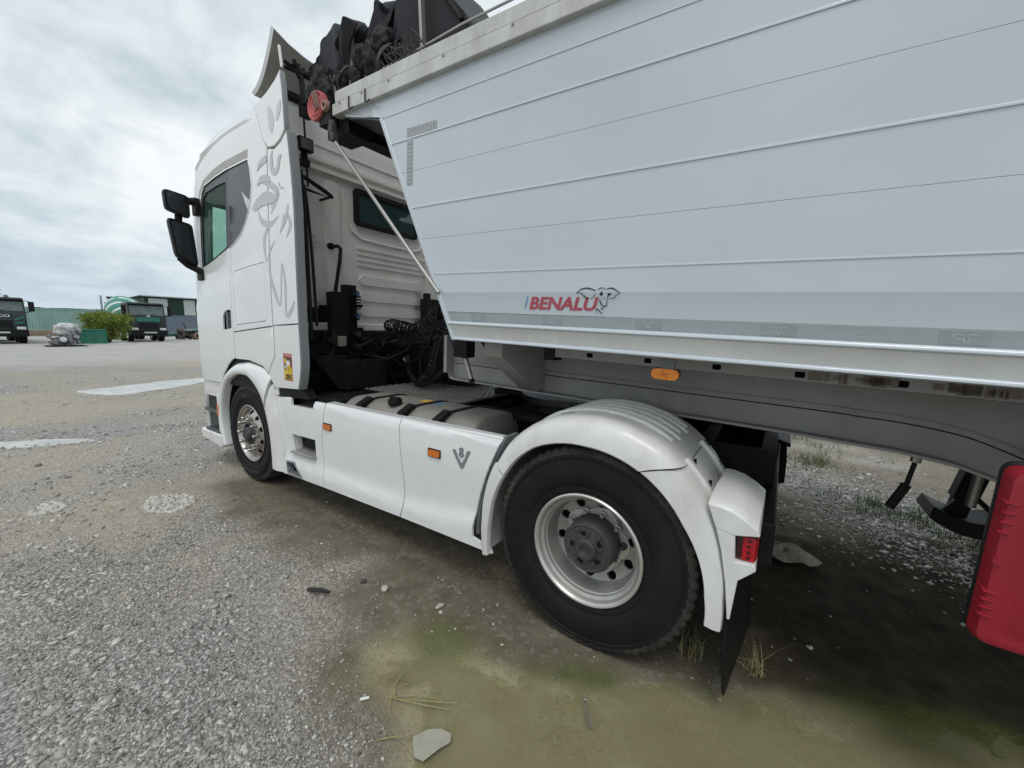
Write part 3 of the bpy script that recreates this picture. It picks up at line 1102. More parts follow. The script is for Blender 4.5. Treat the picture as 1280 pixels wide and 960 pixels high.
for k, (a, b_, c_) in enumerate([((-0.55, -1.90), (-0.62, -1.98), (-0.47, -2.02)), ((-0.52, -1.97), (-0.40, -1.93), (-0.30, -1.84)), ((-0.58, -2.0), (-0.44, -1.97), (-0.30, -1.88)),
                                 ((-0.46, -2.16), (-0.40, -2.10), (-0.34, -2.07)), ((-0.62, -1.86), (-0.60, -1.97), (-0.50, -2.05)), ((-0.56, -1.99), (-0.46, -1.92), (-0.36, -1.87))]):
    pts = []
    for i in range(7):
        t = i / 6
        x = (1 - t) ** 2 * a[0] + 2 * t * (1 - t) * b_[0] + t * t * c_[0]
        y = (1 - t) ** 2 * a[1] + 2 * t * (1 - t) * b_[1] + t * t * c_[1]
        pts.append((x, y, 0.002 - SINK + 0.012 * sin(pi * t)))
    mb.tube(pts, [0.0022, 0.003, 0.003, 0.003, 0.0025, 0.002, 0.001], 5)
tag(mb.build('grass', M['straw']), 'dry straw strands floating at the puddle edge', kind='stuff')
# crumpled cap lying past the rear wheel
mb = MB()
rows = []
for i in range(9):
    ph = (pi / 2) * i / 8
    row = []
    for j in range(24):
        a = 2 * pi * j / 24
        r = 0.13 * cos(ph) * (1 + 0.18 * sin(3 * a + i) + 0.1 * sin(7 * a))
        row.append((0.90 + r * cos(a) * 1.25, 0.50 + r * sin(a) * 0.8, -SINK * 0.6 + 0.065 * sin(ph) * (1 + 0.35 * sin(2 * a + 1) + 0.2 * sin(5 * a))))
    rows.append(row)
mb.loft(rows, closed=True)
mb.loft([[(0.99, 0.40, 0.012), (1.05, 0.36, 0.006), (1.10, 0.40, 0.010)], [(1.00, 0.46, 0.03), (1.08, 0.45, 0.02), (1.13, 0.46, 0.012)], [(0.97, 0.53, 0.02), (1.05, 0.54, 0.015), (1.10, 0.52, 0.008)]])
tag(mb.build('rag', material('dirty_cloth', (0.33, 0.31, 0.26), 0.9, var=0.3, vscale=18, bump=0.4, dirt=0.7)), 'crumpled pale rag on the mud behind the rear wheel', 'rag')

# ================================================================== TRACTOR UNIT  (x = towards its rear, left side at -y)
truck = empty('tractor_truck')
tag(truck, 'white tractor truck with tall sleeper cab and grey griffin emblem, coupled to the tipper trailer', 'truck')

ZL = [0.98, 1.2, 1.6, 2.0, 2.19, 2.5, 2.8, 3.0, 3.14, 3.3, 3.40, 3.47, 3.53, 3.58, 3.625, 3.66, 3.69, 3.705]
XF = [-5.08, -5.11, -5.12, -5.11, -5.10, -5.085, -5.07, -5.05, -5.03, -4.98, -4.91, -4.83, -4.72, -4.57, -4.36, -4.10, -3.80, -3.55]
WW = [1.20, 1.205, 1.205, 1.205, 1.20, 1.192, 1.182, 1.174, 1.168, 1.160, 1.154, 1.142, 1.122, 1.095, 1.05, 0.98, 0.86, 0.66]
RR = [0.33, 0.35, 0.36, 0.36, 0.36, 0.36, 0.36, 0.36, 0.37, 0.39, 0.41, 0.43, 0.44, 0.45, 0.43, 0.38, 0.30, 0.20]
XR = [-3.05] * 12 + [-3.055, -3.065, -3.08, -3.10, -3.13, -3.18]


def lev(z):
    return np.interp(z, ZL, XF), np.interp(z, ZL, WW), np.interp(z, ZL, RR)


def cabm(s, z, n=0.0):
    """unrolled cab skin (s along the left side, round the corner and over the front) -> xyz"""
    xf, w, r = lev(z)
    xc = xf + r
    if s >= xc:
        return (s, -w - n, z)
    a = (xc - s) / r
    if a < pi / 2:
        return (xc - (r + n) * sin(a), -w + r - (r + n) * cos(a), z)
    return (xf - n, -w + r + (xc - s) - r * pi / 2, z)


def build_cab():
    rows = []
    nside = 9
    for z, xf, w, r, xr in zip(ZL, XF, WW, RR, XR):
        xc = xf + r
        rc = 0.10
        half = [(xr, 0.0), (xr, -w * 0.5), (xr, -w + rc)]
        half += [(xr - rc + rc * cos(a), -w + rc - rc * sin(a)) for a in (pi / 8, pi / 4, 3 * pi / 8)]
        sx = [xr - rc, -3.38, -3.62, -3.87, -4.12, -4.37, -4.60, xc] if z < 3.45 else [xr - rc + (xc - xr + rc) * k / 7 for k in range(8)]
        half += [(x, -w) for x in sx]
        half += [(xc - r * sin(a), -w + r - r * cos(a)) for a in [pi / 2 * k / 6 for k in range(1, 7)]]
        half += [(xf, -(w - r) * 0.5), (xf, 0.0)]
        full = half + [(x, -y) for x, y in reversed(half[1:-1])]
        rows.append([(x, y, z) for x, y in full])
    mb = MB()
    k = len(rows[0])
    i_hole = (ZL.index(2.19), ZL.index(3.14))
    for i in range(len(rows) - 1):
        for j in range(k):
            j2 = (j + 1) % k
            if i_hole[0] <= i < i_hole[1]:
                pa = rows[i][j], rows[i][j2]
                if all(abs(p[1]) > 1.1 and -4.61 < p[0] < -3.37 for p in pa):
                    continue
            if ZL[i] >= 2.18 and ZL[i + 1] <= 3.05 and all(abs(p[1]) < 0.96 and p[0] < -4.85 for p in (rows[i][j], rows[i][j2], rows[i + 1][j], rows[i + 1][j2])):
                continue
            q = [rows[i][j], rows[i][j2], rows[i + 1][j2], rows[i + 1][j]]
            side = all(abs(p[1]) > w - 0.001 for p, w in zip(q, (WW[i], WW[i], WW[i + 1], WW[i + 1]))) and i < 8
            rear = all(p[0] > -3.12 for p in q) and i < 13
            mb.add(q, [(0, 1, 2, 3)], 1 if side else (2 if rear else 0))
    mb.add(rows[-1], [tuple(range(k))], 0)
    mb.add(rows[0], [tuple(range(k - 1, -1, -1))], 1)
    # shell faces share vertices only after a weld
    me = mb.build('cab', ['white', 'black', 'cab_back'], truck, smooth=False, fix=False)
    bm = bmesh.new()
    bm.from_mesh(me.data)
    bmesh.ops.remove_doubles(bm, verts=bm.verts[:], dist=1e-4)
    bmesh.ops.recalc_face_normals(bm, faces=bm.faces[:])
    bm.to_mesh(me.data)
    bm.free()
    me.data.polygons.foreach_set('use_smooth', [True] * len(me.data.polygons))
    me.data.set_sharp_from_angle(angle=radians(38))
    return me


cab = build_cab()

WIN = [(-4.594, 2.213), (-4.600, 2.60), (-4.585, 2.85), (-4.53, 2.985), (-4.469, 3.055), (-4.20, 3.092), (-3.945, 3.112), (-3.466, 3.116), (-3.425, 3.06), (-3.398, 2.876), (-3.425, 2.77), (-3.459, 2.682),
       (-3.54, 2.575), (-3.646, 2.479), (-3.77, 2.42), (-3.916, 2.372), (-4.25, 2.288)]
# door: below and in front of the window; the gap behind it is real
door_poly = [(-4.80, 0.985), (-4.285, 0.985), (-4.20, 1.095), (-4.08, 1.19), (-3.97, 1.255), (-3.882, 1.282), (-3.886, 2.372), (-3.916, 2.372)] + [(-4.25, 2.288), (-4.594, 2.213), (-4.600, 2.60), (-4.585, 2.85), (-4.60, 2.86), (-4.80, 2.86)]
upper_poly = [(-4.80, 2.866), (-4.60, 2.866), (-4.579, 2.862), (-4.53, 2.985), (-4.469, 3.055), (-4.20, 3.092), (-3.945, 3.112), (-3.466, 3.116), (-3.425, 3.06), (-3.398, 2.876), (-3.425, 2.77),
              (-3.459, 2.682), (-3.54, 2.575), (-3.646, 2.479), (-3.77, 2.42), (-3.878, 2.383), (-3.874, 1.548), (-3.10, 1.617), (-3.10, 3.14), (-3.16, 3.21), (-3.27, 3.43), (-3.30, 3.462), (-3.65, 3.465), (-4.0, 3.45), (-4.30, 3.40), (-4.55, 3.32), (-4.80, 3.19)]
hatch = rrect(-3.81, -3.20, 1.64, 2.16, 0.035)
hatch = [(u, v + (u + 3.5) * 0.075) for u, v in hatch]
hatch_hole = [(u + (0.005 if u > -3.5 else -0.005), v + (0.005 if v > 1.9 else -0.005)) for u, v in hatch]
handle_hole = [(-4.115, 1.560), (-3.925, 1.580), (-3.915, 1.60), (-3.905, 1.75), (-3.925, 1.765), (-3.99, 1.765), (-4.06, 1.745), (-4.105, 1.70)]
lower_poly = [(-3.874, 1.538), (-3.10, 1.607), (-3.10, 1.345), (-3.235, 1.175), (-3.33, 1.235), (-3.58, 1.275), (-3.874, 1.272)]


def cab_panels(side):
    """outer skins of one cab side; side -1 = left as built, +1 = mirrored"""
    def put(mb, name, mats, parent, **k):
        if side > 0:
            mb.flip_y()
        return mb.build(name, mats, parent, **k)

    def skin(u, v, n):
        # belt crease: the flank swells a little below a line rising to the rear
        cz = 1.86 + (u + 4.82) * 0.245
        e = 0.014 * float(sstep(0.05, -0.06, v - cz)) * float(sstep(-3.15, -3.6, u))
        return cabm(u, v, n + e)
    d = put(MB().panel(door_poly, [handle_hole], skin, 0.014, 0.013, 0.10), 'door', 'white', truck, bevel=0.004)
    h = MB()
    h.panel([(u * 1.0, v) for u, v in handle_hole], (), skin, 0.004, -0.028, 0.2)
    h.panel([(-4.05, 1.575), (-4.02, 1.575), (-4.02, 1.75), (-4.045, 1.74)], (), skin, 0.02, 0.006, 0.2, 1)
    h.panel([(-3.975, 1.585), (-3.925, 1.59), (-3.92, 1.75), (-3.97, 1.752)], (), skin, 0.02, 0.002, 0.2, 0)
    put(h, 'handle', ['black_gloss', 'grey_mid'], d, bevel=0.003)
    u = put(MB().panel(upper_poly, [hatch_hole], skin, 0.014, 0.013, 0.10), 'side_panel', 'white', truck, bevel=0.004)
    put(MB().panel(hatch, (), skin, 0.012, 0.0125, 0.12), 'locker_hatch', 'white', u, bevel=0.003)
    put(MB().panel(lower_poly, (), skin, 0.014, 0.013, 0.10), 'lower_panel', 'white', truck, bevel=0.004)
    # window: dark frame film, glass, rubber gasket
    w = put(MB().panel([(-3.885, 2.384), (-3.77, 2.424), (-3.65, 2.482), (-3.545, 2.58), (-3.464, 2.686), (-3.404, 2.878), (-3.43, 3.055), (-3.47, 3.108), (-3.885, 3.108)], (), skin, 0.006, 0.004, 0.12),
            'quarter_window', 'window_grey', truck, bevel=0.002)
    fw = MB()
    fw.panel([(-3.612, 2.865), (-3.525, 2.802), (-3.439, 2.752), (-3.478, 2.662), (-3.535, 2.737)], (), skin, 0.001, 0.0055, 0.2)
    put(fw, 'feather_emblem', 'decal_light', w, smooth=False)
    gl = [(-4.565, 2.245), (-4.568, 2.60), (-4.556, 2.83), (-4.51, 2.94), (-4.45, 2.985), (-4.18, 3.01), (-3.965, 3.01), (-3.975, 2.385), (-4.25, 2.312)]
    fr = MB().panel([p for p in WIN if p[0] < -3.9] + [(-3.888, 2.384), (-3.888, 3.108)][::1] if False else
                    [(-4.590, 2.222), (-4.596, 2.60), (-4.581, 2.85), (-4.527, 2.98), (-4.466, 3.05), (-4.20, 3.087), (-3.948, 3.108), (-3.889, 3.108), (-3.889, 2.384), (-3.916, 2.376), (-4.25, 2.292)],
                    [gl], skin, 0.010, 0.002, 0.12)
    f = put(fr, 'window_frame', 'grey_dark', truck, bevel=0.002)
    put(MB().panel(gl, (), skin, 0.005, -0.004, 0.2), 'window_pane', 'glass', f)
    g = MB()
    edge = [skin(a, b, -0.001) for a, b in gl + gl[:1]]
    g.tube(edge, 0.006, 5)
    edge = [skin(a, b, 0.008) for a, b in WIN + WIN[:1]]
    g.tube(edge, 0.0045, 5)
    put(g, 'gasket', 'black', f)
    # pale trim that runs down the rear edge of the window
    tr = MB()
    tr.tube([skin(a, b, 0.013) for a, b in ((-3.440, 3.09), (-3.415, 3.04), (-3.385, 2.876), (-3.412, 2.765), (-3.447, 2.676), (-3.53, 2.565), (-3.638, 2.468), (-3.765, 2.408), (-3.872, 2.372))], 0.008, 6)
    put(tr, 'window_trim', 'white', u)


cab_panels(-1)
cab_panels(1)

# flat grey strip: the shade of the recess over the side window, painted
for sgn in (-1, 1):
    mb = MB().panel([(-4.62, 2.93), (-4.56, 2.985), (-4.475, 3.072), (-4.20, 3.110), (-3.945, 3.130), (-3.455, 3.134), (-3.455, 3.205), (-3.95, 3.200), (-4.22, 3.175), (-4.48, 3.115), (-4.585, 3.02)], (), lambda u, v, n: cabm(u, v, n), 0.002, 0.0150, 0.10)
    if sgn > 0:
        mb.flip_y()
    mb.build('window_recess_shade', 'recess_shade', truck)

# pale crease that follows the roof edge above the side panel
for sgn in (-1, 1):
    mb = MB()
    rows = []
    C = resample([(-3.32, 3.462), (-3.65, 3.466), (-4.0, 3.452), (-4.30, 3.402), (-4.55, 3.322), (-4.74, 3.23)], 30)
    for i_, (u, v) in enumerate(C):
        k_ = min(1, i_ / 3, (29 - i_) / 3)
        rows.append([cabm(u, v + 0.020, 0.004), cabm(u, v + 0.010, 0.006 + 0.014 * k_), cabm(u, v, 0.006 + 0.018 * k_), cabm(u, v - 0.012, 0.013 + 0.005 * k_), cabm(u, v - 0.03, 0.011)])
    mb.loft(rows)
    if sgn > 0:
        mb.flip_y()
    mb.build('roof_crease', 'white', truck)

# interior: dash, seats backs, ceiling seen through the glass
mb = MB()
mb.box(-4.95, -4.55, -0.95, 0.95, 1.9, 2.22)
mb.box(-3.62, -3.45, -0.85, -0.35, 1.9, 2.85)
mb.box(-3.62, -3.45, 0.35, 0.85, 1.9, 2.85)
mb.box(-3.35, -3.30, -1.1, 1.1, 1.4, 3.2)
mb.box(-4.9, -3.3, -1.1, 1.1, 1.4, 1.45)
mb.build('cab_interior', 'grey_dark', truck, bevel=0.03)

# windscreen, grille and head lamps (seen only from the front)
mb = MB()


def frontm(u, z, n):
    xf, w, r = lev(z)
    s = xf + r - r * pi / 2 - (w - r) - u
    y_target = u
    if abs(u) <= (w - r):
        return (xf - n, u, z)
    a = min((abs(u) - (w - r)) / r, pi / 2)
    sg = 1 if u > 0 else -1
    return (xf + r - (r + n) * cos(a), sg * ((w - r) + (r + n) * sin(a)), z)


mb.panel([(-1.04, 2.14), (1.04, 2.14), (0.99, 3.03), (-0.99, 3.03)], (), frontm, 0.01, 0.008, 0.12)
mb.build('windscreen', 'glass', truck)
for k in range(6):
    mb = MB().panel([(-0.95, 1.05 + 0.145 * k), (0.95, 1.05 + 0.145 * k), (0.95, 1.16 + 0.145 * k), (-0.95, 1.16 + 0.145 * k)], (), frontm, 0.02, 0.02, 0.15)
    mb.build('grille_slat', 'black', truck, bevel=0.006)
mb = MB()
mb.box(-5.17, -4.80, -1.0, 1.0, 0.33, 0.98)
mb.build('bumper', 'white', truck, bevel=0.06, seg=4)
for sy in (-1, 1):
    mb = MB().box(-5.185, -5.05, sy * 0.62 - 0.2, sy * 0.62 + 0.2, 0.68, 0.86)
    mb.build('headlight', 'glass_dark', truck, bevel=0.03)

# bumper corner, step well and front wheel arch on each side
ARO = [(-4.335, 0.32), (-4.375, 0.53), (-4.345, 0.82), (-4.208, 1.058), (-3.958, 1.203), (-3.74, 1.243), (-3.58, 1.252), (-3.322, 1.211), (-3.179, 1.084), (-3.089, 0.827), (-3.026, 0.487), (-3.002, 0.253)]
ARI = [(-4.235, 0.30), (-4.285, 0.53), (-4.265, 0.76), (-4.130, 0.995), (-3.90, 1.100), (-3.72, 1.118), (-3.56, 1.092), (-3.365, 0.945), (-3.270, 0.760), (-3.222, 0.600), (-3.205, 0.430), (-3.205, 0.265)]


def arch_piece(O, I, i0, i1, sgn, name, mats, sec, parent=truck, bevel=0.004, inner_y=-0.80):
    rows = []
    for k in range(i0, i1 + 1):
        o, i = O[k], I[k]
        row = []
        for f, y in sec:
            p = i + (o - i) * f
            row.append((p[0], y, p[1]))
        rows.append(row)
    mb = MB().loft(rows, closed=True, caps=True)
    if sgn > 0:
        mb.flip_y()
    return mb.build(name, mats, parent, bevel=0, angle=50)


OA, IA = resample(ARO, 45), resample(ARI, 45)
SEC_F = [(0.02, -1.17), (0.0, -1.235), (0.05, -1.250), (0.22, -1.262), (0.5, -1.258), (0.8, -1.238), (0.96, -1.215), (1.0, -1.17), (0.95, -1.15), (0.12, -1.17)]
for sgn in (-1, 1):
    arch_piece(OA, IA, 0, 31, sgn, 'wheel_arch', 'white', SEC_F)
    arch_piece(OA, IA, 32, 44, sgn, 'wheel_arch', 'white_dirty', SEC_F)
    # black liner behind the arch
    rows = []
    for k in range(0, 45):
        p = IA[k] + (IA[k] - np.array([-3.727, 0.505])) * 0.02
        rows.append([(p[0], sgn * 1.20, p[1]), (p[0], sgn * 0.62, p[1])])
    MB().loft(rows).build('arch_liner', 'black', truck)
    # body behind and ahead of the arch under the door
    mb = MB()
    mb.prism([(-4.80, 0.975), (-4.36, 0.975), (-4.38, 0.84), (-4.80, 0.84)], sgn * 1.15, sgn * 1.205)
    mb.build('entry_panel', 'white', truck, bevel=0.01)
    mb = MB().box(-4.86, -4.40, sgn * 0.90, sgn * 0.94, 0.36, 0.83)
    mb.box(-4.86, -4.40, sgn * 0.90, sgn * 1.20, 0.80, 0.845, 0)
    well = mb.build('step_well', 'white_dirty', truck, bevel=0.006)
    for z0 in (0.385, 0.62):
        mb = MB().box(-4.82, -4.42, sgn * 0.93, sgn * 1.225, z0, z0 + 0.03)
        for q in range(7):
            mb.box(-4.79 + q * 0.052, -4.76 + q * 0.052, sgn * 0.95, sgn * 1.21, z0 + 0.0301, z0 + 0.036)
        mb.build('step', 'grey_dark', truck, bevel=0.005)
    mb = MB().panel([(-5.62, 0.36), (-4.83, 0.36), (-4.85, 0.62), (-4.80, 0.75), (-4.80, 0.975), (-4.806, 1.24), (-5.62, 1.24)], (), lambda u, v, n: cabm(u, max(v, 1.0), n)[:2] + (v,), 0.03, 0.012, 0.08)
    if sgn > 0:
        mb.flip_y()
    mb.build('bumper_corner', 'white', truck, bevel=0.008)
    mb = MB().prism([(-4.95, 0.27), (-4.40, 0.225), (-4.37, 0.385), (-4.95, 0.385)], sgn * 1.0, sgn * 1.235)
    mb.build('entry_sill', 'white_dirty', truck, bevel=0.025, seg=3)
    mb = MB().prism([(-4.455, 0.385), (-4.37, 0.385), (-4.42, 0.845), (-4.47, 0.845)], sgn * 1.13, sgn * 1.222)
    mb.build('step_post', 'white', truck, bevel=0.01)
    mb = MB().box(-4.448, -4.405, sgn * 1.18, sgn * 1.236, 0.60, 0.72)
    mb.build('side_reflector', 'amber', truck, bevel=0.006)

# ------------------------------------------------------------------ side deflectors with the griffin emblem
DEF_MAIN = [(-3.085, 1.622), (-3.085, 3.125), (-2.96, 3.095), (-2.83, 3.125), (-2.735, 3.178), (-2.712, 3.10), (-2.665, 2.85), (-2.630, 2.562), (-2.618, 2.1), (-2.618, 1.640)]
DEF_LOW = [(-3.085, 1.612), (-2.618, 1.630), (-2.612, 1.45), (-2.612, 1.29), (-2.640, 1.17), (-2.681, 1.075), (-3.135, 1.045), (-3.235, 1.170), (-3.085, 1.345)]
DEF_TOP = [(-3.075, 3.135), (-3.155, 3.215), (-3.262, 3.43), (-3.30, 3.475), (-3.36, 3.530), (-3.12, 3.585), (-2.94, 3.645), (-2.855, 3.69), (-2.82, 3.55), (-2.785, 3.35), (-2.765, 3.205), (-2.845, 3.150), (-2.96, 3.120)]
GRIFFIN = [
    [(-3.379, 2.662, 0.050), (-3.257, 2.729, 0.060), (-3.101, 2.747, 0.070), (-2.977, 2.686, 0.050), (-3.041, 2.634, 0.030)],
    [(-3.250, 2.896, 0.030), (-3.033, 2.817, 0.060), (-2.900, 2.734, 0.050), (-2.936, 2.666, 0.040), (-3.048, 2.580, 0.020)],
    [(-3.270, 2.632, 0.020), (-3.219, 2.547, 0.050), (-3.103, 2.497, 0.060), (-2.999, 2.505, 0.040), (-2.900, 2.543, 0.010)],
    [(-3.090, 2.482, 0.020), (-3.171, 2.392, 0.050), (-3.175, 2.292, 0.040), (-3.143, 2.185, 0.010), (-3.070, 2.282, 0.030), (-2.980, 2.347, 0.010)],
    [(-3.092, 2.227, 0.020), (-3.094, 2.084, 0.035), (-3.024, 1.921, 0.050), (-2.927, 1.796, 0.020), (-2.877, 2.043, 0.025), (-2.860, 2.146, 0.015), (-2.811, 1.984, 0.040), (-2.822, 1.717, 0.030), (-2.732, 1.742, 0.050), (-2.656, 1.827, 0.010)],
    [(-2.723, 2.608, 0.020), (-2.760, 2.508, 0.050), (-2.877, 2.395, 0.005)],
    [(-2.719, 2.522, 0.020), (-2.688, 2.433, 0.050), (-2.764, 2.346, 0.005)],
    [(-2.805, 2.547, 0.010), (-2.811, 2.488, 0.030), (-2.876, 2.401, 0.005)],
    [(-2.885, 2.811, 0.012), (-2.854, 2.766, 0.020), (-2.783, 2.745, 0.006)],
    [(-3.018, 3.014, 0.060), (-3.006, 2.943, 0.060), (-2.955, 2.908, 0.060), (-2.896, 2.930, 0.060), (-2.872, 2.995, 0.060), (-2.820, 3.019, 0.010)],
    [(-2.987, 3.090, 0.010), (-3.019, 3.049, 0.040), (-3.006, 3.007, 0.050)],
    [(-3.273, 2.978, 0.020), (-3.219, 3.026, 0.060), (-3.098, 3.050, 0.060)],
    [(-3.281, 2.854, 0.020), (-3.210, 2.892, 0.060), (-3.101, 2.885, 0.060), (-3.044, 2.846, 0.030)],
    [(-3.338, 2.650, 0.030), (-3.198, 2.706, 0.090), (-3.035, 2.706, 0.090), (-2.940, 2.707, 0.060), (-2.942, 2.764, 0.050), (-3.040, 2.813, 0.030)]]
GRIFFIN_TOP = [[(-3.060, 3.453, 0.030), (-3.020, 3.370, 0.090), (-3.001, 3.284, 0.080), (-2.998, 3.229, 0.030)], [(-2.844, 3.447, 0.030), (-2.872, 3.376, 0.080), (-2.909, 3.306, 0.030)]]


def defl_m(u, v, n):
    w = np.interp(min(v, 3.25), ZL, WW)
    flare = 0.022 * float(sstep(-3.1, -2.6, u))
    y = -(w + 0.012 + flare) - n
    if v > 3.2:          # the roof side fairing leans in as it rises
        y += 0.07 * (v - 3.2) ** 1.3
    return (u, y, v)


for sgn in (-1, 1):
    def put(mb, name, mats, parent, **k):
        if sgn > 0:
            mb.flip_y()
        return mb.build(name, mats, parent, **k)
    d = put(MB().panel(DEF_MAIN, (), defl_m, 0.022, 0.0, 0.05), 'side_deflector', 'white', truck, bevel=0.006)
    g = MB()
    for i, st in enumerate(GRIFFIN):
        # the emblem runs over both the deflector and the cab flank in front of it
        def gm(u, v, n):
            if u < -3.088:
                p = cabm(u, v, 0.013)
                return (p[0], p[1] - n, p[2])
            return defl_m(u, v, n)
        ribbon(g, [(a_, b_, w_ * 0.92) for a_, b_, w_ in st], gm, 0.0010 + 0.0002 * i)
    put(g, 'griffin_emblem', 'decal_grey', d, smooth=False)
    dl = put(MB().panel(DEF_LOW, (), defl_m, 0.022, 0.0, 0.12), 'side_deflector', 'white', truck, bevel=0.006)
    dt = put(MB().panel(DEF_TOP, (), defl_m, 0.020, 0.003, 0.08), 'roof_side_fairing', 'white', truck, bevel=0.006)
    g = MB()
    for i, st in enumerate(GRIFFIN_TOP):
        ribbon(g, st, lambda u, v, n: defl_m(u, v, n + 0.003), 0.002 + 0.0004 * i)
    put(g, 'griffin_emblem', 'decal_light', dt, smooth=False)
    # grey rear edge trim of the deflector
    rows = []
    for u, v in ((-2.728, 3.175), (-2.708, 3.10), (-2.662, 2.85), (-2.627, 2.562), (-2.614, 2.1), (-2.614, 1.62), (-2.609, 1.45), (-2.609, 1.29), (-2.637, 1.17), (-2.678, 1.075)):
        p = defl_m(u, v, 0)
        rows.append([(p[0] - 0.004, p[1] - 0.001, v), (p[0] + 0.012, p[1] + 0.004, v), (p[0] + 0.030, p[1] + 0.060, v), (p[0] + 0.022, p[1] + 0.068, v), (p[0] - 0.004, p[1] + 0.020, v)])
    put(MB().loft(rows, closed=True, caps=True), 'deflector_edge', 'grey_mid', d, angle=30)
    put(MB().prism([(-3.14, 1.04), (-2.68, 1.07), (-2.60, 0.985), (-3.10, 0.965)], -1.19, -1.10), 'deflector_foot', 'black', dl, bevel=0.01)
    rows = []
    for u, v in ((-2.86, 3.685), (-2.815, 3.55), (-2.780, 3.35), (-2.760, 3.21)):
        p = defl_m(u, v, 0.003)
        rows.append([(p[0] - 0.004, p[1] - 0.001, v), (p[0] + 0.010, p[1] + 0.006, v), (p[0] + 0.016, p[1] + 0.034, v), (p[0] - 0.004, p[1] + 0.02, v)])
    put(MB().loft(rows, closed=True, caps=True), 'fairing_edge', 'grey_mid', dt)

# warning sticker on the lower deflector
st = MB()
sx0, sx1, sz0, sz1 = -2.925, -2.762, 1.138, 1.376


def stm(n):
    return lambda u, v: defl_m(sx0 + (u + 0.0) * (sx1 - sx0), sz0 + v * (sz1 - sz0), n)


def spoly(mb, pts, n, mi):
    m = stm(n)
    mb.add([m(u, v) for u, v in pts], [tuple(range(len(pts)))], mi)


spoly(st, [(0, 0), (1, 0), (1, 1), (0, 1)], 0.0018, 0)
spoly(st, [(0.05, 0.03), (0.95, 0.03), (0.95, 0.87), (0.05, 0.87)], 0.0024, 1)
spoly(st, [(0.05, 0.46), (0.30, 0.36), (0.75, 0.62), (0.95, 0.45), (0.95, 0.87), (0.05, 0.87)], 0.0028, 2)
spoly(st, [(0.10, 0.66), (0.24, 0.62), (0.36, 0.70), (0.34, 0.82), (0.10, 0.82)], 0.0032, 1)
spoly(st, [(0.30, 0.58), (0.55, 0.50), (0.80, 0.62), (0.76, 0.74), (0.50, 0.76), (0.34, 0.70)], 0.0034, 3)
spoly(st, [(0.10, 0.50), (0.34, 0.42), (0.40, 0.50), (0.12, 0.58)], 0.0036, 3)
spoly(st, [(0.22, 0.24), (0.92, 0.24), (0.62, 0.60)], 0.0038, 1)
spoly(st, [(0.585, 0.36), (0.655, 0.36), (0.64, 0.50), (0.60, 0.50)], 0.0042, 4)
spoly(st, [(0.585, 0.30), (0.655, 0.30), (0.655, 0.335), (0.585, 0.335)], 0.0042, 4)
lw = sx1 - sx0
add_text(st, 'ATTENTION', 0.024, lambda u, w: defl_m(sx0 + lw * 0.5 + u, sz0 + 0.213 + w, 0.0030), mi=3, centre=True, width=lw * 0.84)
add_text(st, 'ANGLES', 0.034, lambda u, w: defl_m(sx0 + lw * 0.55 + u, sz0 + 0.034 + w, 0.0040), offset=0.0012, mi=4, centre=True, width=lw * 0.66)
add_text(st, 'MORTS', 0.034, lambda u, w: defl_m(sx0 + lw * 0.55 + u, sz0 + 0.010 + w * 0.9, 0.0040), offset=0.0012, mi=4, centre=True, width=lw * 0.66)
tag(st.build('warning_sticker', ['red_print', 'yellow', 'brown_print', 'paper', 'ink'], truck, smooth=False, fix=False), 'yellow and red blind-spot warning sticker')

# roof deflector: hollow wing over the roof, seen from behind
rows_o, rows_i = [], []
for y in np.linspace(-1, 1, 17):
    yy = y * 1.12
    k = abs(y) ** 5
    top = (-3.08, 4.0 + 0.13 * k)
    bot = (-3.44, 3.70)
    mid = (-3.26, 3.72 + 0.02 * k)
    prof = []
    for t in np.linspace(0, 1, 7):
        a = (1 - t) ** 2
        b = 2 * t * (1 - t)
        c = t * t
        prof.append((a * bot[0] + b * mid[0] + c * top[0], yy * (1 - 0.02 * t), a * bot[1] + b * mid[1] + c * top[1]))
    rows_o.append(prof)
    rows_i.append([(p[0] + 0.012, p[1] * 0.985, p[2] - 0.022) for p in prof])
mb = MB()
mb.loft(rows_o, mi=0)
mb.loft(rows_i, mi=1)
for e in (0, -1):
    k = len(rows_o[0])
    for i in range(k - 1):
        mb.add([rows_o[e][i], rows_o[e][i + 1], rows_i[e][i + 1], rows_i[e][i]], [(0, 1, 2, 3)], 0)
    for i in range(len(rows_o) - 1):
        mb.add([rows_o[i][e], rows_o[i + 1][e], rows_i[i + 1][e], rows_i[i][e]], [(0, 1, 2, 3)], 2)
rd = mb.build('roof_deflector', ['white', 'deflector_shade', 'grey_dark'], truck, fix=False)
mb = MB()
mb.tube([(-3.04, -1.06, 3.98), (-3.01, -1.06, 3.80)], 0.012, 8)
mb.build('deflector_strut', 'paper', rd)
# dark gear and lamps under the deflector
mb = MB()
mb.tube([(-2.95, -0.93, 3.80), (-2.93, -0.93, 3.60), (-2.92, -0.93, 3.54)], [0.022, 0.026, 0.02], 8)
for k in range(16):
    a = 2 * pi * k / 16
    mb.tube([(-2.95, -0.955, 3.80), (-2.94 + 0.02 * cos(3 * a), -0.955 + 0.13 * cos(a) * (0.6 + 0.4 * (k % 2)), 3.80 + 0.05 * sin(a) + 0.01 * (k % 3))], [0.022, 0.015], 5)
mb.obox((-2.95, -0.90, 3.52), (0.07, 0.09, 0.13))
mb.build('air_line_bunch', 'black', truck)
mb = MB()
mb.box(-3.35, -3.02, -1.0, 1.0, 3.60, 3.66)
mb.prism([(-3.14, 3.62), (-2.98, 3.60), (-3.08, 3.80)], -1.06, -1.02)
mb.build('deflector_frame', 'black', truck, bevel=0.01)

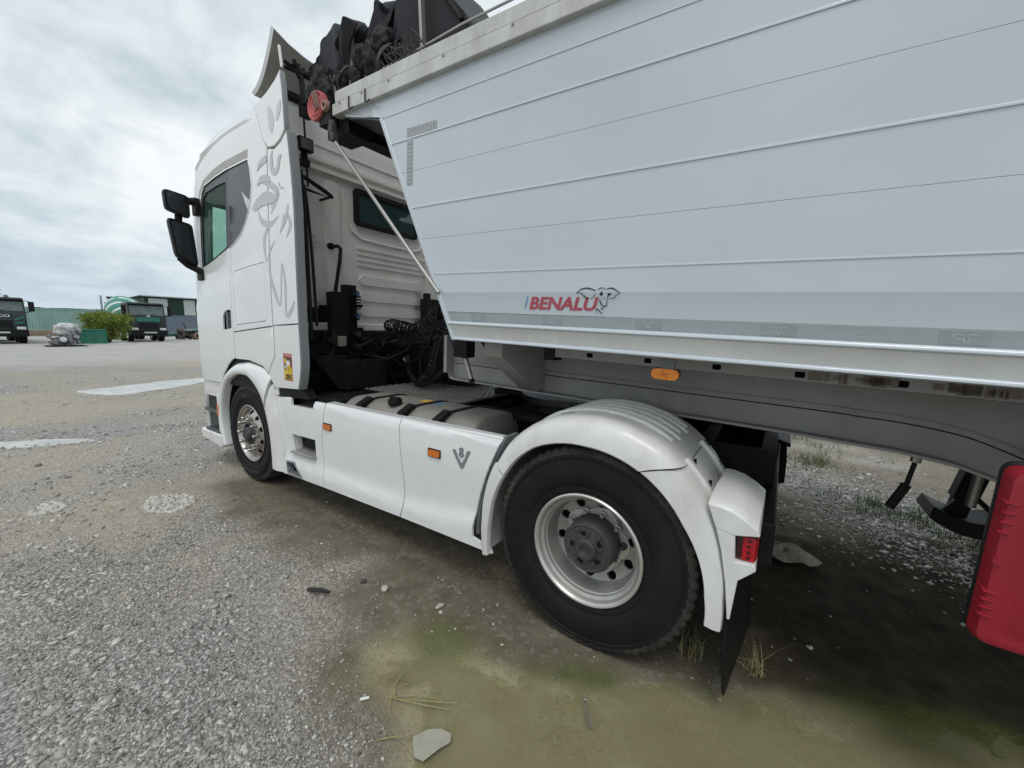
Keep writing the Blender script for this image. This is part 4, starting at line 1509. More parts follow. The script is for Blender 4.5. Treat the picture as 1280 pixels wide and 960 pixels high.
# ------------------------------------------------------------------ back of the cab: pressings, rail, window
XB = -3.05
mb = MB()


def backbar(y0, y1, z0, z1, d, r):
    mb.panel(rrect(y0, y1, z0, z1, min(r, (z1 - z0) / 2 - 1e-3)), (), lambda u, v, n: (XB + n, u, v), d, d, 0)


for z0, z1 in ((2.065, 2.16), (1.895, 1.985), (1.735, 1.825)):
    backbar(-0.34, 0.52, z0, z1, 0.022, 0.04)
for z in (2.44, 2.385, 2.325, 2.27):
    backbar(-0.36, 0.75, z - 0.009, z + 0.009, 0.011, 0.008)
for z in (2.48, 2.43, 2.38, 2.10, 2.05):
    backbar(-1.02, -0.80, z - 0.008, z + 0.008, 0.010, 0.007)
backbar(-1.02, -0.76, 1.86, 2.0, 0.018, 0.03)
for z, dd in ((3.175, 0.030), (3.09, 0.036)):
    backbar(-1.06, 1.06, z - 0.016, z + 0.016, dd, 0.014)
backbar(-1.0, 1.0, 3.30, 3.315, 0.010, 0.006)
backbar(-0.70, -0.55, 1.65, 3.02, 0.020, 0.05)
backbar(0.60, 0.9, 1.65, 3.02, 0.020, 0.05)
mb.build('back_wall', 'cab_back', truck, bevel=0.006)
# curved press line under the window
mb = MB()
mb.tube([(XB, -0.50, 2.98), (XB, -0.47, 2.72), (XB, -0.42, 2.60), (XB, -0.30, 2.54), (XB, 0.0, 2.53), (XB, 0.42, 2.53), (XB, 0.52, 2.56), (XB, 0.58, 2.66)], 0.014, 8)
mb.build('back_wall_bead', 'cab_back', truck)
wf = MB()
hole = rrect(-0.33, 0.42, 2.715, 2.985, 0.03)
wf.panel(rrect(-0.385, 0.475, 2.665, 3.035, 0.05), [hole], lambda u, v, n: (XB + n, u, v), 0.03, 0.026, 0)
wf = wf.build('back_window', 'black', truck, bevel=0.005)
MB().panel(hole, (), lambda u, v, n: (XB + n, u, v), 0.01, 0.014, 0).build('window_pane', 'glass_dark', wf)
mb = MB()
mb.panel(rrect(-1.02, -0.72, 1.66, 1.80, 0.03), (), lambda u, v, n: (XB + n, u, v), 0.02, 0.016, 0)
mb.build('vent_slot', 'black', truck, bevel=0.004)
# lower back edge and cross tray
mb = MB().box(-3.10, -3.02, -1.15, 1.15, 1.58, 1.655)
mb.build('cab_sill', 'cab_back', truck, bevel=0.012)

# work lamp on its rod, grab bar, spring arm, black rods
mb = MB().tube([(-2.93, -0.935, 3.56), (-2.91, -0.935, 2.86)], 0.009, 7)
rod = mb.build('lamp_rod', 'black', truck)
mb = MB()
mb.obox((-2.91, -0.945, 3.205), (0.055, 0.125, 0.11))
for k in range(4):
    mb.obox((-2.945, -0.945, 3.165 + k * 0.028), (0.03, 0.12, 0.012))
mb.obox((-2.93, -0.945, 3.11), (0.03, 0.05, 0.09))
mb.obox((-2.93, -0.945, 3.06), (0.06, 0.07, 0.06))
mb.tube([(-2.95, -0.98, 3.16), (-2.97, -1.03, 3.13), (-3.0, -1.06, 3.14), (-3.03, -1.09, 3.17)], 0.006, 6)
wl = mb.build('work_lamp', 'black', truck, bevel=0.004)
MB().obox((-2.880, -0.945, 3.205), (0.006, 0.10, 0.085)).build('lamp_lens', 'chrome', wl)
mb = MB()
mb.prism([(-1.08, 2.92), (-0.73, 2.795), (-0.73, 2.825), (-0.80, 2.86), (-1.08, 2.955)], -2.86, -2.845, 'yz')
mb.prism([(-1.08, 2.80), (-0.76, 2.80), (-1.08, 2.835)], -2.86, -2.845, 'yz')
mb.bar((-2.853, -1.08, 2.93), (-3.04, -1.08, 2.93), 0.03)
mb.bar((-2.853, -0.75, 2.81), (-3.04, -0.75, 2.81), 0.02)
mb.build('deflector_bracket', 'black', truck, bevel=0.003)
mb = MB()
mb.tube([(-2.70, -1.115, 2.90), (-2.675, -1.115, 2.75), (-2.655, -1.115, 2.3), (-2.645, -1.115, 1.7), (-2.66, -1.11, 1.5)], 0.018, 8)
mb.tube([(-2.73, -1.07, 2.80), (-2.71, -1.06, 2.6), (-2.69, -1.05, 2.2), (-2.68, -1.04, 1.62)], 0.013, 8)
mb.build('deflector_stay', 'black', truck)
mb = MB()
mb.tube([(-3.04, -0.67, 2.395), (-2.92, -0.66, 2.395), (-2.90, -0.64, 2.37), (-2.89, -0.66, 2.25), (-2.90, -0.755, 1.75), (-2.90, -0.80, 1.50)], 0.018, 9)
mb.tube([(-3.04, -0.67, 2.40), (-3.0, -0.67, 2.40)], 0.032, 10)
mb.tube([(-2.90, -0.74, 1.80), (-2.90, -0.88, 1.80)], 0.022, 8)
mb.build('grab_bar', 'black', truck)

# coupling post with the hose sockets, hoses and the dark gear behind the cab
mb = MB()
mb.box(-2.93, -2.84, -0.64, -0.52, 1.20, 2.03)
mb.box(-2.92, -2.80, -0.80, -0.64, 1.45, 1.95)
for k in range(5):
    mb.obox((-2.83, -0.575, 1.80 + 0.03 * k), (0.06, 0.16, 0.014))
for z in (1.94, 1.72, 1.55, 1.42):
    mb.tube([(-2.84, -0.565, z), (-2.78, -0.555, z)], 0.036, 12)
mb.tube([(-2.84, -0.52, 1.83), (-2.84, -0.46, 1.83)], 0.018, 8)
mb.tube([(-2.84, -0.52, 1.60), (-2.84, -0.46, 1.60)], 0.018, 8)
post = mb.build('coupling_post', 'black', truck, bevel=0.006)
for z in (1.94, 1.72):
    MB().tube([(-2.781, -0.555, z), (-2.768, -0.553, z)], 0.022, 12).build('coupling_cap', 'blue_cap', post)
for z in (1.55, 1.42):
    MB().tube([(-2.781, -0.555, z), (-2.765, -0.553, z)], 0.026, 12).build('coupling_cap', 'hub', post)
mb = MB().obox((-2.80, -0.735, 1.48), (0.08, 0.08, 0.10))
mb.build('reservoir', material('milky_plastic', (0.24, 0.23, 0.205), 0.5, dirt=0.7), truck, bevel=0.012)
mb = MB()
mb.tube([(-2.98, -1.12, 1.62), (-2.9, -1.08, 1.50), (-2.82, -1.0, 1.34), (-2.80, -0.9, 1.30), (-2.80, -0.82, 1.38), (-2.83, -0.78, 1.6)], 0.024, 9)
mb.tube([(-2.95, -1.10, 1.36), (-2.80, -0.85, 1.30), (-2.72, -0.6, 1.18), (-2.7, -0.3, 1.22), (-2.78, -0.1, 1.30)], 0.030, 9)
mb.tube([(-2.84, -0.5, 1.35), (-2.6, -0.35, 1.30), (-2.55, -0.15, 1.38), (-2.7, 0.05, 1.45)], 0.015, 8)
mb.build('air_pipe', 'frame', truck)
mb = MB()
mb.box(-3.30, -2.66, -0.78, -0.30, 1.02, 1.30)
mb.prism([(-1.05, 1.35), (-0.72, 1.35), (-0.66, 1.02), (-0.80, 1.02)], -2.80, -2.74, 'yz')
mb.prism([(-0.62, 1.30), (-0.36, 1.30), (-0.34, 1.00), (-0.55, 1.00)], -2.70, -2.62, 'yz')
mb.box(-3.2, -2.9, 0.1, 0.95, 1.05, 1.55)
mb.box(-3.3, -2.85, -1.05, 1.05, 1.36, 1.45)
mb.box(-4.6, -3.02, -0.95, 0.95, 0.98, 1.58)
for k in range(9):
    mb.tube([(-2.66, -0.55 + k * 0.1, 1.10), (-2.645, -0.55 + k * 0.1, 1.10)], 0.016, 6)
r_ = np.random.default_rng(3)
for k in range(34):
    y_, z_ = r_.uniform(-0.95, 0.3), r_.uniform(1.06, 1.55)
    x_ = -2.86 + r_.uniform(-0.05, 0.22) * (1 if y_ > -0.5 else 0.4)
    if k % 3:
        mb.tube([(x_, y_, z_), (x_ + r_.uniform(-0.05, 0.1), y_ + r_.uniform(-0.25, 0.25), z_ + r_.uniform(-0.2, 0.2))], r_.uniform(0.008, 0.02), 6)
    else:
        mb.obox((x_, y_, z_), tuple(r_.uniform(0.03, 0.13, 3)), Matrix.Rotation(r_.uniform(-0.5, 0.5), 3, 'X'))
tag(mb.build('cab_underframe', 'frame', truck, bevel=0.006), kind='stuff')
# valve block with two solenoid heads
mb = MB()
mb.box(-2.82, -2.64, -0.12, 0.04, 1.40, 1.46)
mb.box(-2.82, -2.64, 0.16, 0.34, 1.40, 1.46)
mb.box(-2.80, -2.70, -0.10, 0.32, 1.26, 1.40)
mb.box(-2.85, -2.75, -0.28, 0.5, 1.08, 1.30)
vb = mb.build('valve_block', 'frame', truck, bevel=0.01)
for yy in (-0.06, 0.22):
    MB().tube([(-2.70, yy, 1.30), (-2.63, yy, 1.25)], 0.024, 9).build('valve_plug', 'steel', vb)


def coil(path, r, turns, tr, name='coil_hose', mat='hose'):
    """coiled air line wound round a path"""
    N = turns * 14
    C = resample(path, N + 1)
    pts = []
    for i in range(N + 1):
        c = Vector(C[i])
        d = (Vector(C[min(i + 1, N)]) - Vector(C[max(i - 1, 0)])).normalized()
        u = d.cross(Vector((0, 0, 1))).normalized()
        w = u.cross(d)
        t = i / N
        a = 2 * pi * turns * t
        rr = r * min(1, 10 * t, 10 * (1 - t)) * (1 + 0.13 * sin(9 * t + turns))
        pts.append(c + u * cos(a) * rr + w * sin(a) * rr)
    return MB().tube(pts, tr, 6).build(name, mat, truck)


def curve3(pts, n=8):
    P = resample(pts, (len(pts) - 1) * n + 1)
    return [tuple(p) for p in P]


coil([(-2.78, -0.22, 1.60), (-2.66, -0.22, 1.655), (-2.35, -0.22, 1.61), (-2.08, -0.24, 1.70), (-1.90, -0.26, 1.80), (-1.35, -0.30, 1.78), (-0.98, -0.32, 1.72)], 0.058, 34, 0.0075)
coil([(-2.74, -0.12, 1.57), (-2.62, -0.12, 1.63), (-2.30, -0.14, 1.57), (-2.02, -0.16, 1.64), (-1.85, -0.18, 1.74), (-1.35, -0.25, 1.74), (-0.98, -0.26, 1.70)], 0.055, 32, 0.0075)
coil([(-2.70, -0.02, 1.60), (-2.40, -0.02, 1.56), (-2.10, -0.06, 1.60), (-1.85, -0.10, 1.72), (-1.35, -0.2, 1.78), (-0.98, -0.2, 1.74)], 0.055, 28, 0.0075)
coil([(-2.26, -0.22, 1.08), (-2.14, -0.24, 1.16), (-2.02, -0.26, 1.35), (-1.94, -0.28, 1.52), (-1.86, -0.30, 1.66)], 0.035, 20, 0.006)
mb = MB()
mb.tube(curve3([(-1.60, -0.34, 1.95), (-1.86, -0.34, 1.84), (-1.94, -0.33, 1.66), (-2.07, -0.31, 1.45), (-2.27, -0.28, 1.31), (-2.50, -0.25, 1.24), (-2.66, -0.2, 1.28)]), 0.017, 9)
mb.tube(curve3([(-2.46, -0.20, 1.34), (-2.43, -0.22, 1.19), (-2.32, -0.24, 1.09), (-2.18, -0.26, 1.065), (-2.02, -0.28, 1.20), (-1.95, -0.29, 1.40), (-1.86, -0.29, 1.56), (-1.60, -0.28, 1.72)]), 0.024, 9)
mb.tube(curve3([(-2.24, -0.30, 1.07), (-2.08, -0.30, 1.09), (-1.94, -0.30, 1.18), (-1.80, -0.30, 1.28), (-1.55, -0.28, 1.45), (-1.2, -0.25, 1.62)]), 0.022, 9)
mb.tube(curve3([(-2.44, -0.05, 1.30), (-2.38, -0.08, 1.12), (-2.22, -0.1, 1.07), (-2.05, -0.1, 1.16), (-1.95, -0.1, 1.4), (-1.8, -0.1, 1.6)]), 0.018, 8)
tag(mb.build('air_hose', 'hose', truck), kind='stuff')
# dark carrier that holds the lines up behind the cab's right half
mb = MB()
mb.box(-3.03, -2.93, 0.50, 0.78, 1.62, 1.98)
mb.box(-3.0, -2.94, 0.52, 0.60, 1.95, 2.05)
mb.bar((-2.70, 0.05, 1.28), (-2.35, 0.62, 1.95), 0.04)
mb.bar((-2.95, 0.30, 1.30), (-2.3, 0.36, 1.62), 0.05)
mb.box(-2.60, -2.20, 0.05, 0.55, 1.05, 1.42)
mb.box(-2.2, -1.9, 0.1, 0.6, 1.03, 1.30)
tag(mb.build('hose_carrier', 'frame', truck, bevel=0.01), kind='stuff')

# ------------------------------------------------------------------ mirrors
for sgn in (-1, 1):
    def put(mb, name, mats, parent, **k):
        if sgn > 0:
            mb.flip_y()
        return mb.build(name, mats, parent, **k)
    arm = MB()
    arm.tube([(-4.60, -1.17, 2.885), (-4.62, -1.22, 2.915), (-4.66, -1.33, 2.90), (-4.66, -1.42, 2.885)], [0.04, 0.045, 0.03, 0.026], 9)
    arm.obox((-4.63, -1.19, 2.86), (0.11, 0.09, 0.17))
    arm.tube([(-4.66, -1.36, 2.80), (-4.66, -1.37, 2.66)], 0.035, 8)
    a0 = put(arm, 'mirror_arm', 'black', truck, bevel=0.008)
    arm = MB()
    arm.tube([(-4.64, -1.40, 2.31), (-4.63, -1.33, 2.24), (-4.60, -1.24, 2.19), (-4.58, -1.20, 2.17)], [0.03, 0.032, 0.035, 0.04], 9)
    arm.obox((-4.62, -1.20, 2.14), (0.14, 0.07, 0.10))
    a = put(arm, 'mirror_arm', 'black', truck, bevel=0.008)
    for (ya, yb, yc, yd, zt0, zt1, zb0, zb1) in ((-1.495, -1.285, -1.285, -1.485, 2.975, 2.945, 2.715, 2.775), (-1.478, -1.275, -1.245, -1.43, 2.700, 2.665, 2.225, 2.305)):
        m = MB()
        ring = [(-4.585, ya, zt0), (-4.575, yb, zt1), (-4.575, yc, zb0), (-4.585, yd, zb1)]
        c = np.mean(ring, 0)
        rows = []
        for dx, k in ((0.0, 0.86), (0.002, 0.97), (-0.02, 1.0), (-0.07, 0.98), (-0.12, 0.84), (-0.145, 0.55)):
            row = []
            P = [np.array(p) for p in ring]
            for i in range(4):
                p, pn, pp = P[i], P[(i + 1) % 4], P[(i - 1) % 4]
                for t in (0.0, 0.5, 1.0):          # rounded corners
                    e1 = p + (pp - p) / np.linalg.norm(pp - p) * 0.035
                    e2 = p + (pn - p) / np.linalg.norm(pn - p) * 0.035
                    q = (1 - t) ** 2 * e1 + 2 * t * (1 - t) * p + t * t * e2
                    q = c + (q - c) * k
                    row.append((q[0] + dx, q[1], q[2]))
            rows.append(row)
        m.loft(rows, closed=True, caps=True)
        mm = put(m, 'mirror', 'black', truck, angle=50)
        row = [(c[0] + (p[0] - c[0]) * 0.84 + 0.0035, c[1] + (p[1] - c[1]) * 0.84, c[2] + (p[2] - c[2]) * 0.84) for p in rows[2]]
        row = [(-4.577, y, z) for x, y, z in row]
        g = MB()
        g.add(row, [tuple(range(len(row)))])
        put(g, 'mirror_glass', 'mirror_glass', mm, smooth=False, fix=False)

# ------------------------------------------------------------------ side skirts
def skirt_m(u, v, n):
    y = -1.198 - 0.006 * float(sstep(0.98, 0.80, v))
    cz = 0.395 + 0.03 * float(sstep(-1.4, -0.75, u)) + 0.05 * float(sstep(-1.1, -0.6, u))
    y += 0.010 * float(sstep(0.80, cz + 0.05, v)) - 0.026 * float(sstep(cz + 0.05, cz - 0.05, v))
    y += 0.030 * float(sstep(0.955, 1.0, v)) ** 2
    return (u, y - n, v)


rear_end = [(-0.542, 1.007), (-0.565, 0.955), (-0.605, 0.87), (-0.655, 0.75), (-0.70, 0.62), (-0.727, 0.509), (-0.740, 0.40), (-0.738, 0.345), (-0.60, 0.315), (-0.585, 0.285)]
for sgn in (-1, 1):
    def put(mb, name, mats, parent, **k):
        if sgn > 0:
            mb.flip_y()
        return mb.build(name, mats, parent, **k)
    exh = [(-2.985, 0.374), (-2.85, 0.385), (-2.72, 0.283), (-2.70, 0.262), (-2.955, 0.262)]
    rec = [(-2.895, 0.640), (-2.512, 0.648), (-2.515, 0.49), (-2.86, 0.486)]
    front = [(-3.045, 0.235), (-2.98, 0.245), (-2.690, 0.252), (-2.375, 0.262), (-2.408, 0.50), (-2.408, 0.674), (-2.375, 0.85), (-2.352, 0.985), (-2.507, 0.983), (-2.527, 0.918), (-2.870, 0.912), (-2.880, 0.968), (-2.90, 0.978), (-3.14, 0.955), (-3.085, 0.80), (-3.045, 0.5)]
    exh_in = [(-2.972, 0.362), (-2.857, 0.373), (-2.735, 0.275), (-2.945, 0.272)]
    s0 = put(MB().panel(front, [exh_in, rec], skirt_m, 0.018, 0.0, (0.09, 0.05)), 'side_skirt', 'white', truck, bevel=0.005)
    b = MB()
    b.panel([(u * 1.0, v) for u, v in rec], (), lambda u, v, n: (u, -1.07 - n, v), 0.01, 0.0, 0)
    b.prism(rec, -1.19, -1.072)
    b2 = MB()
    b2.panel([(-2.90, 0.47), (-2.51, 0.474), (-2.512, 0.50), (-2.865, 0.496)], (), lambda u, v, n: (u, -1.215 - n, v), 0.11, 0.012, 0)
    for q in range(8):
        b2.obox((-2.83 + q * 0.042, -1.14, 0.505), (0.022, 0.08, 0.008))
    # recess: four inner walls and a back
    w4 = MB()
    rc = [(p[0], p[1]) for p in rec]
    for i in range(4):
        (u0, v0), (u1, v1) = rc[i], rc[(i + 1) % 4]
        w4.add([(u0, -1.185, v0), (u1, -1.185, v1), (u1, -1.115, v1), (u0, -1.115, v0)], [(0, 1, 2, 3)])
    w4.add([(u, -1.115, v) for u, v in rc], [(0, 1, 2, 3)])
    put(w4, 'step_recess', 'white_dirty', s0, smooth=False)
    put(b2, 'step', 'alu', s0, bevel=0.004)
    e = MB()
    e.panel([(-2.985, 0.376), (-2.848, 0.388), (-2.70, 0.262), (-2.955, 0.258)], [exh_in], skirt_m, 0.06, 0.010, 0)
    ex = put(e, 'exhaust_outlet', 'grey_mid', s0, bevel=0.004)
    e = MB().panel(exh_in, (), lambda u, v, n: (u, -1.13 - n, v), 0.01, 0.0, 0)
    put(e, 'outlet_mesh', 'black', s0)
    e = MB().box(-2.865, -2.53, -1.19, -0.98, 0.895, 0.905)
    for i in range(16):
        for j in range(4):
            e.obox((-2.85 + i * 0.021, -1.16 + j * 0.045 + 0.01 * (i % 2), 0.908), (0.010, 0.02, 0.005))
    put(e, 'tread_plate', 'alu', s0)
    mid = [(-2.366, 0.262), (-1.412, 0.281), (-1.385, 0.36), (-1.392, 0.55), (-1.415, 0.75), (-1.430, 0.993), (-2.343, 0.985), (-2.366, 0.85), (-2.399, 0.674), (-2.399, 0.50)]
    put(MB().panel(mid, (), skirt_m, 0.018, 0.0, (0.09, 0.045)), 'side_skirt', 'white', truck, bevel=0.006)
    rear = [(-1.403, 0.281), (-1.0, 0.284), (-0.64, 0.286)] + rear_end[::-1] + [(-1.421, 0.993), (-1.406, 0.75), (-1.383, 0.55), (-1.376, 0.36)]
    s2 = put(MB().panel(rear, (), skirt_m, 0.018, 0.0, (0.09, 0.045)), 'side_skirt', 'white', truck, bevel=0.006)
    # turned-in top lips, so that the skirts are boxes and not sheets
    for u0, u1, z in ((-2.345, -1.434, 0.9905), (-1.418, -0.548, 0.998)):
        put(MB().prism([(-1.178, z), (-1.178, z - 0.014), (-1.11, z - 0.010), (-1.11, z + 0.004)], u0, u1, 'yz'), 'skirt_lip', 'white', truck, bevel=0.004)
    put(MB().prism([(p[0] + 0.012, p[1]) for p in rear_end[:8]] + [(p[0] - 0.010, p[1]) for p in rear_end[:8]][::-1], -1.17, -1.04), 'skirt_return', 'grey_mid', truck)
    for u, v in ((-2.305, 0.797), (-1.077, 0.813)):
        m = MB().panel(rrect(u - 0.058, u + 0.058, v - 0.029, v + 0.029, 0.008), (), skirt_m, 0.02, 0.006, 0)
        mm = put(m, 'marker_light', 'black', truck, bevel=0.002)
        m = MB().panel(rrect(u - 0.048, u + 0.052, v - 0.022, v + 0.022, 0.006), (), skirt_m, 0.014, 0.014, 0)
        put(m, 'lens', 'amber', mm, bevel=0.003)
    v8 = MB()
    v8.panel([(-0.915, 0.872), (-0.893, 0.874), (-0.868, 0.825), (-0.838, 0.793), (-0.812, 0.832), (-0.795, 0.882), (-0.770, 0.885), (-0.786, 0.848), (-0.828, 0.764), (-0.846, 0.763), (-0.898, 0.842)], (), skirt_m, 0.008, 0.006, 0)
    for cz_, rx_, rz_ in ((0.851, 0.019, 0.017), (0.881, 0.016, 0.015)):
        ring = [(-0.842 + rx_ * cos(a), cz_ + rz_ * sin(a)) for a in np.linspace(0, 2 * pi, 17)[:-1]]
        ringi = [(-0.842 + rx_ * 0.5 * cos(a), cz_ + rz_ * 0.42 * sin(a)) for a in np.linspace(0, 2 * pi, 17)[:-1]]
        v8.panel(ring, [ringi], skirt_m, 0.008, 0.008, 0)
    put(v8, 'engine_badge', 'grey_mid', truck, bevel=0.001)

# ------------------------------------------------------------------ fuel tank, chassis, catwalk, fifth wheel
def tank_rows(x0, x1, y0=-1.12, y1=-0.50, z0=0.36, z1=1.035, r=0.2):
    def sec(x, k):
        cy, cz = (y0 + y1) / 2, (z0 + z1) / 2
        return [(x, cy + (u - cy) * k, cz + (v - cz) * k) for u, v in rrect(y0, y1, z0, z1, r, 7)]
    return [sec(x0 + 0.0, 0.93), sec(x0 + 0.012, 0.985), sec(x0 + 0.035, 1), sec(x1 - 0.035, 1), sec(x1 - 0.012, 0.985), sec(x1, 0.93)]


for sgn in (-1, 1):
    def put(mb, name, mats, parent, **k):
        if sgn > 0:
            mb.flip_y()
        return mb.build(name, mats, parent, **k)
    tk = put(MB().loft(tank_rows(-2.28, -0.86), closed=True, caps=True), 'fuel_tank', 'tank', truck, angle=50)
    for xs in (-2.02, -1.52, -1.16):
        rows = []
        for x in (xs - 0.022, xs + 0.022):
            rows.append([(x, y * 1.0 + (0.006 if y > -0.81 else -0.006), z + (0.007 if z > 0.7 else -0.007)) for _, y, z in tank_rows(0, 1)[2]])
        k = len(rows[0])
        outer = rows
        inner = [[(x, y + (-0.005 if y > -0.81 else 0.005), z + (-0.006 if z > 0.7 else 0.006)) for x, y, z in r] for r in rows]
        put(MB().loft([outer[0], outer[1], inner[1], inner[0], outer[0]], closed=True), 'tank_strap', 'black', tk)
        put(MB().obox((xs, -1.05, 1.02), (0.07, 0.13, 0.035), Matrix.Rotation(radians(24), 3, 'X')), 'strap_clamp', 'black', tk, bevel=0.008)
    put(MB().tube([(-1.72, -0.985, 1.03), (-1.72, -0.99, 1.07)], 0.055, 14).obox((-1.72, -0.99, 1.078), (0.09, 0.03, 0.02)), 'tank_cap', 'black', tk, bevel=0.004)
    for xs, mt in ((-1.66, 'yellow'), (-1.52, 'blue_letter')):
        put(MB().add([(xs, -0.80, 1.0362), (xs + 0.09, -0.80, 1.0362), (xs + 0.09, -0.72, 1.0362), (xs, -0.72, 1.0362)], [(0, 1, 2, 3)]), 'tank_label', mt, tk, smooth=False)
    bb = MB().loft(tank_rows(-3.0, -2.33, z1=1.0, r=0.09), closed=True, caps=True)
    put(bb, 'battery_box', 'black', truck)
    # frame rail: C section with bolts
    r = MB().prism([(-0.36, 0.98), (-0.435, 0.98), (-0.435, 0.71), (-0.36, 0.71), (-0.36, 0.72), (-0.425, 0.72), (-0.425, 0.97), (-0.36, 0.97)], -4.9, 0.74, 'yz')
    for k in range(22):
        x = -2.6 + k * 0.152
        for z in (0.92, 0.84, 0.76):
            r.tube([(x + 0.03 * (z > 0.85), -0.435, z), (x + 0.03 * (z > 0.85), -0.450, z)], 0.013, 6)
    put(r, 'frame_rail', 'frame', truck, bevel=0.003)
mb = MB()
for x in (-2.4, -1.5, -0.55, 0.35, 0.7):
    mb.box(x, x + 0.08, -0.42, 0.42, 0.73, 0.95)
mb.tube([(-4.5, 0, 0.62), (-0.1, 0, 0.56)], 0.06, 12)
mb.build('crossmember', 'frame', truck, bevel=0.004)

# checker-plate catwalk
mb = MB().box(-2.62, -1.40, -0.62, 0.62, 1.005, 1.022)
for i in range(40):
    for j in range(26):
        if (i + j) % 2:
            continue
        ang = radians(45 if i % 2 else -45)
        mb.obox((-2.60 + i * 0.0302, -0.60 + j * 0.047, 1.0255), (0.034, 0.013, 0.010), Matrix.Rotation(ang, 3, 'Z'))
mb.build('catwalk', 'tread_alu', truck)
mb = MB().bar((-2.62, -0.64, 0.995), (-1.40, -0.64, 0.995), 0.03, 0.05)
mb.bar((-2.2, -0.75, 0.985), (-0.55, -0.56, 0.985), 0.03, 0.04)
mb.build('catwalk_edge', 'black', truck, bevel=0.004)

# fifth wheel: horseshoe plate with throat, ramps, pivot brackets, greased
out = []
for a in np.linspace(radians(28), radians(332), 27):
    out.append((-0.62 + 0.47 * cos(a), 0.47 * sin(a)))
plate = [(-0.02, -0.30)] + [(-0.02, -0.10), (-0.50, -0.045), (-0.62, -0.03), (-0.66, 0.0), (-0.62, 0.03), (-0.50, 0.045), (-0.02, 0.10), (-0.02, 0.30)]
plate = [(0.12, -0.40), (0.10, -0.14), (-0.48, -0.05), (-0.60, -0.04), (-0.63, 0.0), (-0.60, 0.04), (-0.48, 0.05), (0.10, 0.14), (0.12, 0.40)] + [(-0.62 + 0.47 * cos(a), 0.47 * sin(a)) for a in np.linspace(radians(62), radians(298), 21)]
mb = MB().panel(plate, (), lambda u, v, n: (u, v, 1.118 + n - 0.16 * max(0, u + 0.12)), 0.045, 0.0, 0.12)
fw = mb.build('fifth_wheel', 'grease', truck, bevel=0.008)
mb = MB()
for sy in (-1, 1):
    mb.prism([(-0.80, 0.985), (-0.40, 0.985), (-0.50, 1.07), (-0.70, 1.07)], sy * 0.30, sy * 0.40)
    mb.tube([(-0.60, sy * 0.28, 1.05), (-0.60, sy * 0.44, 1.05)], 0.035, 10)
mb.box(-1.05, -0.15, -0.50, 0.50, 0.982, 0.998)
mb.tube([(-0.30, -0.10, 1.02), (-0.45, -0.42, 1.03), (-0.48, -0.56, 1.03)], 0.014, 8)
mb.build('fifth_wheel_bracket', 'frame', fw, bevel=0.005)
mb = MB()
for k in range(26):
    x = -1.45 + k * 0.035
    mb.obox((x, 0.05 + 0.0 * k, 1.085), (0.022, 0.10, 0.03))
mb.box(-1.48, -0.55, -0.02, 0.12, 1.03, 1.075)
mb.build('hose_guide', 'black', truck, bevel=0.004)

# axles, air bags, shocks
mb = MB()
mb.tube([(0, -0.9, 0.505), (0, 0.9, 0.505)], 0.10, 14)
mb.lathe([(0.0, -0.26), (0.20, -0.22), (0.25, 0.0), (0.20, 0.22), (0.0, 0.26)], (0, 0, 0.5), 20, axis='x')
MB().tube([(-3.727, -0.9, 0.47), (-3.727, 0.9, 0.47)], 0.07, 12).build('axle', 'frame', truck)
for sy in (-1, 1):
    mb.lathe([(0.0, 0), (0.14, 0.01), (0.155, 0.08), (0.14, 0.15), (0.155, 0.22), (0.13, 0.29), (0, 0.30)], (0.42, sy * 0.42, 0.62), 18, axis='z')
    mb.lathe([(0.0, 0), (0.14, 0.01), (0.155, 0.08), (0.14, 0.15), (0.155, 0.22), (0.13, 0.29), (0, 0.30)], (-0.42, sy * 0.42, 0.62), 18, axis='z')
    mb.tube([(-0.9, sy * 0.42, 0.62), (0.5, sy * 0.42, 0.52)], 0.045, 8)
mb.build('axle', 'frame', truck)
mb = MB()
mb.box(0.742, 0.80, -1.0, 1.0, 0.60, 0.80)
mb.build('rear_crossbar', 'black', truck, bevel=0.01)

# ------------------------------------------------------------------ wheels
def tyre_mesh(R, w, rim_r, blocks, n=180):
    """profile in (radius, across) with outer face at 0 and inner face at w"""
    h = R - rim_r
    prof = [(rim_r, 0.028), (rim_r + 0.012, 0.012), (rim_r + 0.03, 0.006), (rim_r + 0.045, 0.008), (rim_r + 0.05, 0.003), (rim_r + h * 0.42, -0.006), (rim_r + h * 0.62, -0.004), (R - 0.062, 0.006),
            (R - 0.058, 0.001), (R - 0.038, 0.003), (R - 0.010, 0.010), (R - 0.002, 0.020), (R, 0.040)]
    gro = 0.014
    groove_y = [w * q for q in (0.24, 0.42, 0.58, 0.76)]
    pr = prof[:]
    mark = [0] * 9 + [1, 2, 2, 2]
    for g in groove_y:
        pr += [(R + 0.002, g - 0.010), (R - gro, g - 0.006), (R - gro, g + 0.006), (R + 0.002, g + 0.010)]
        mark += [2, 3, 3, 2]
    back = [(r, w - y) for r, y in reversed(prof)]
    pr += back
    mark += [2, 2, 2, 1] + [0] * 9
    mk = mark

    def rf(i, j, r):
        m = mk[j]
        p = i % blocks
        notch = p >= blocks - 1
        if m == 1 and notch:
            return r - 0.006
        if m == 2 and notch:
            return r - 0.013
        return r
    mats = []
    for j in range(len(pr) - 1):
        mats.append(1 if (mk[j] >= 1 and mk[j + 1] >= 1) else 0)
    return MB().lathe(pr, (0, 0, 0), n, 'y', mats, rf)


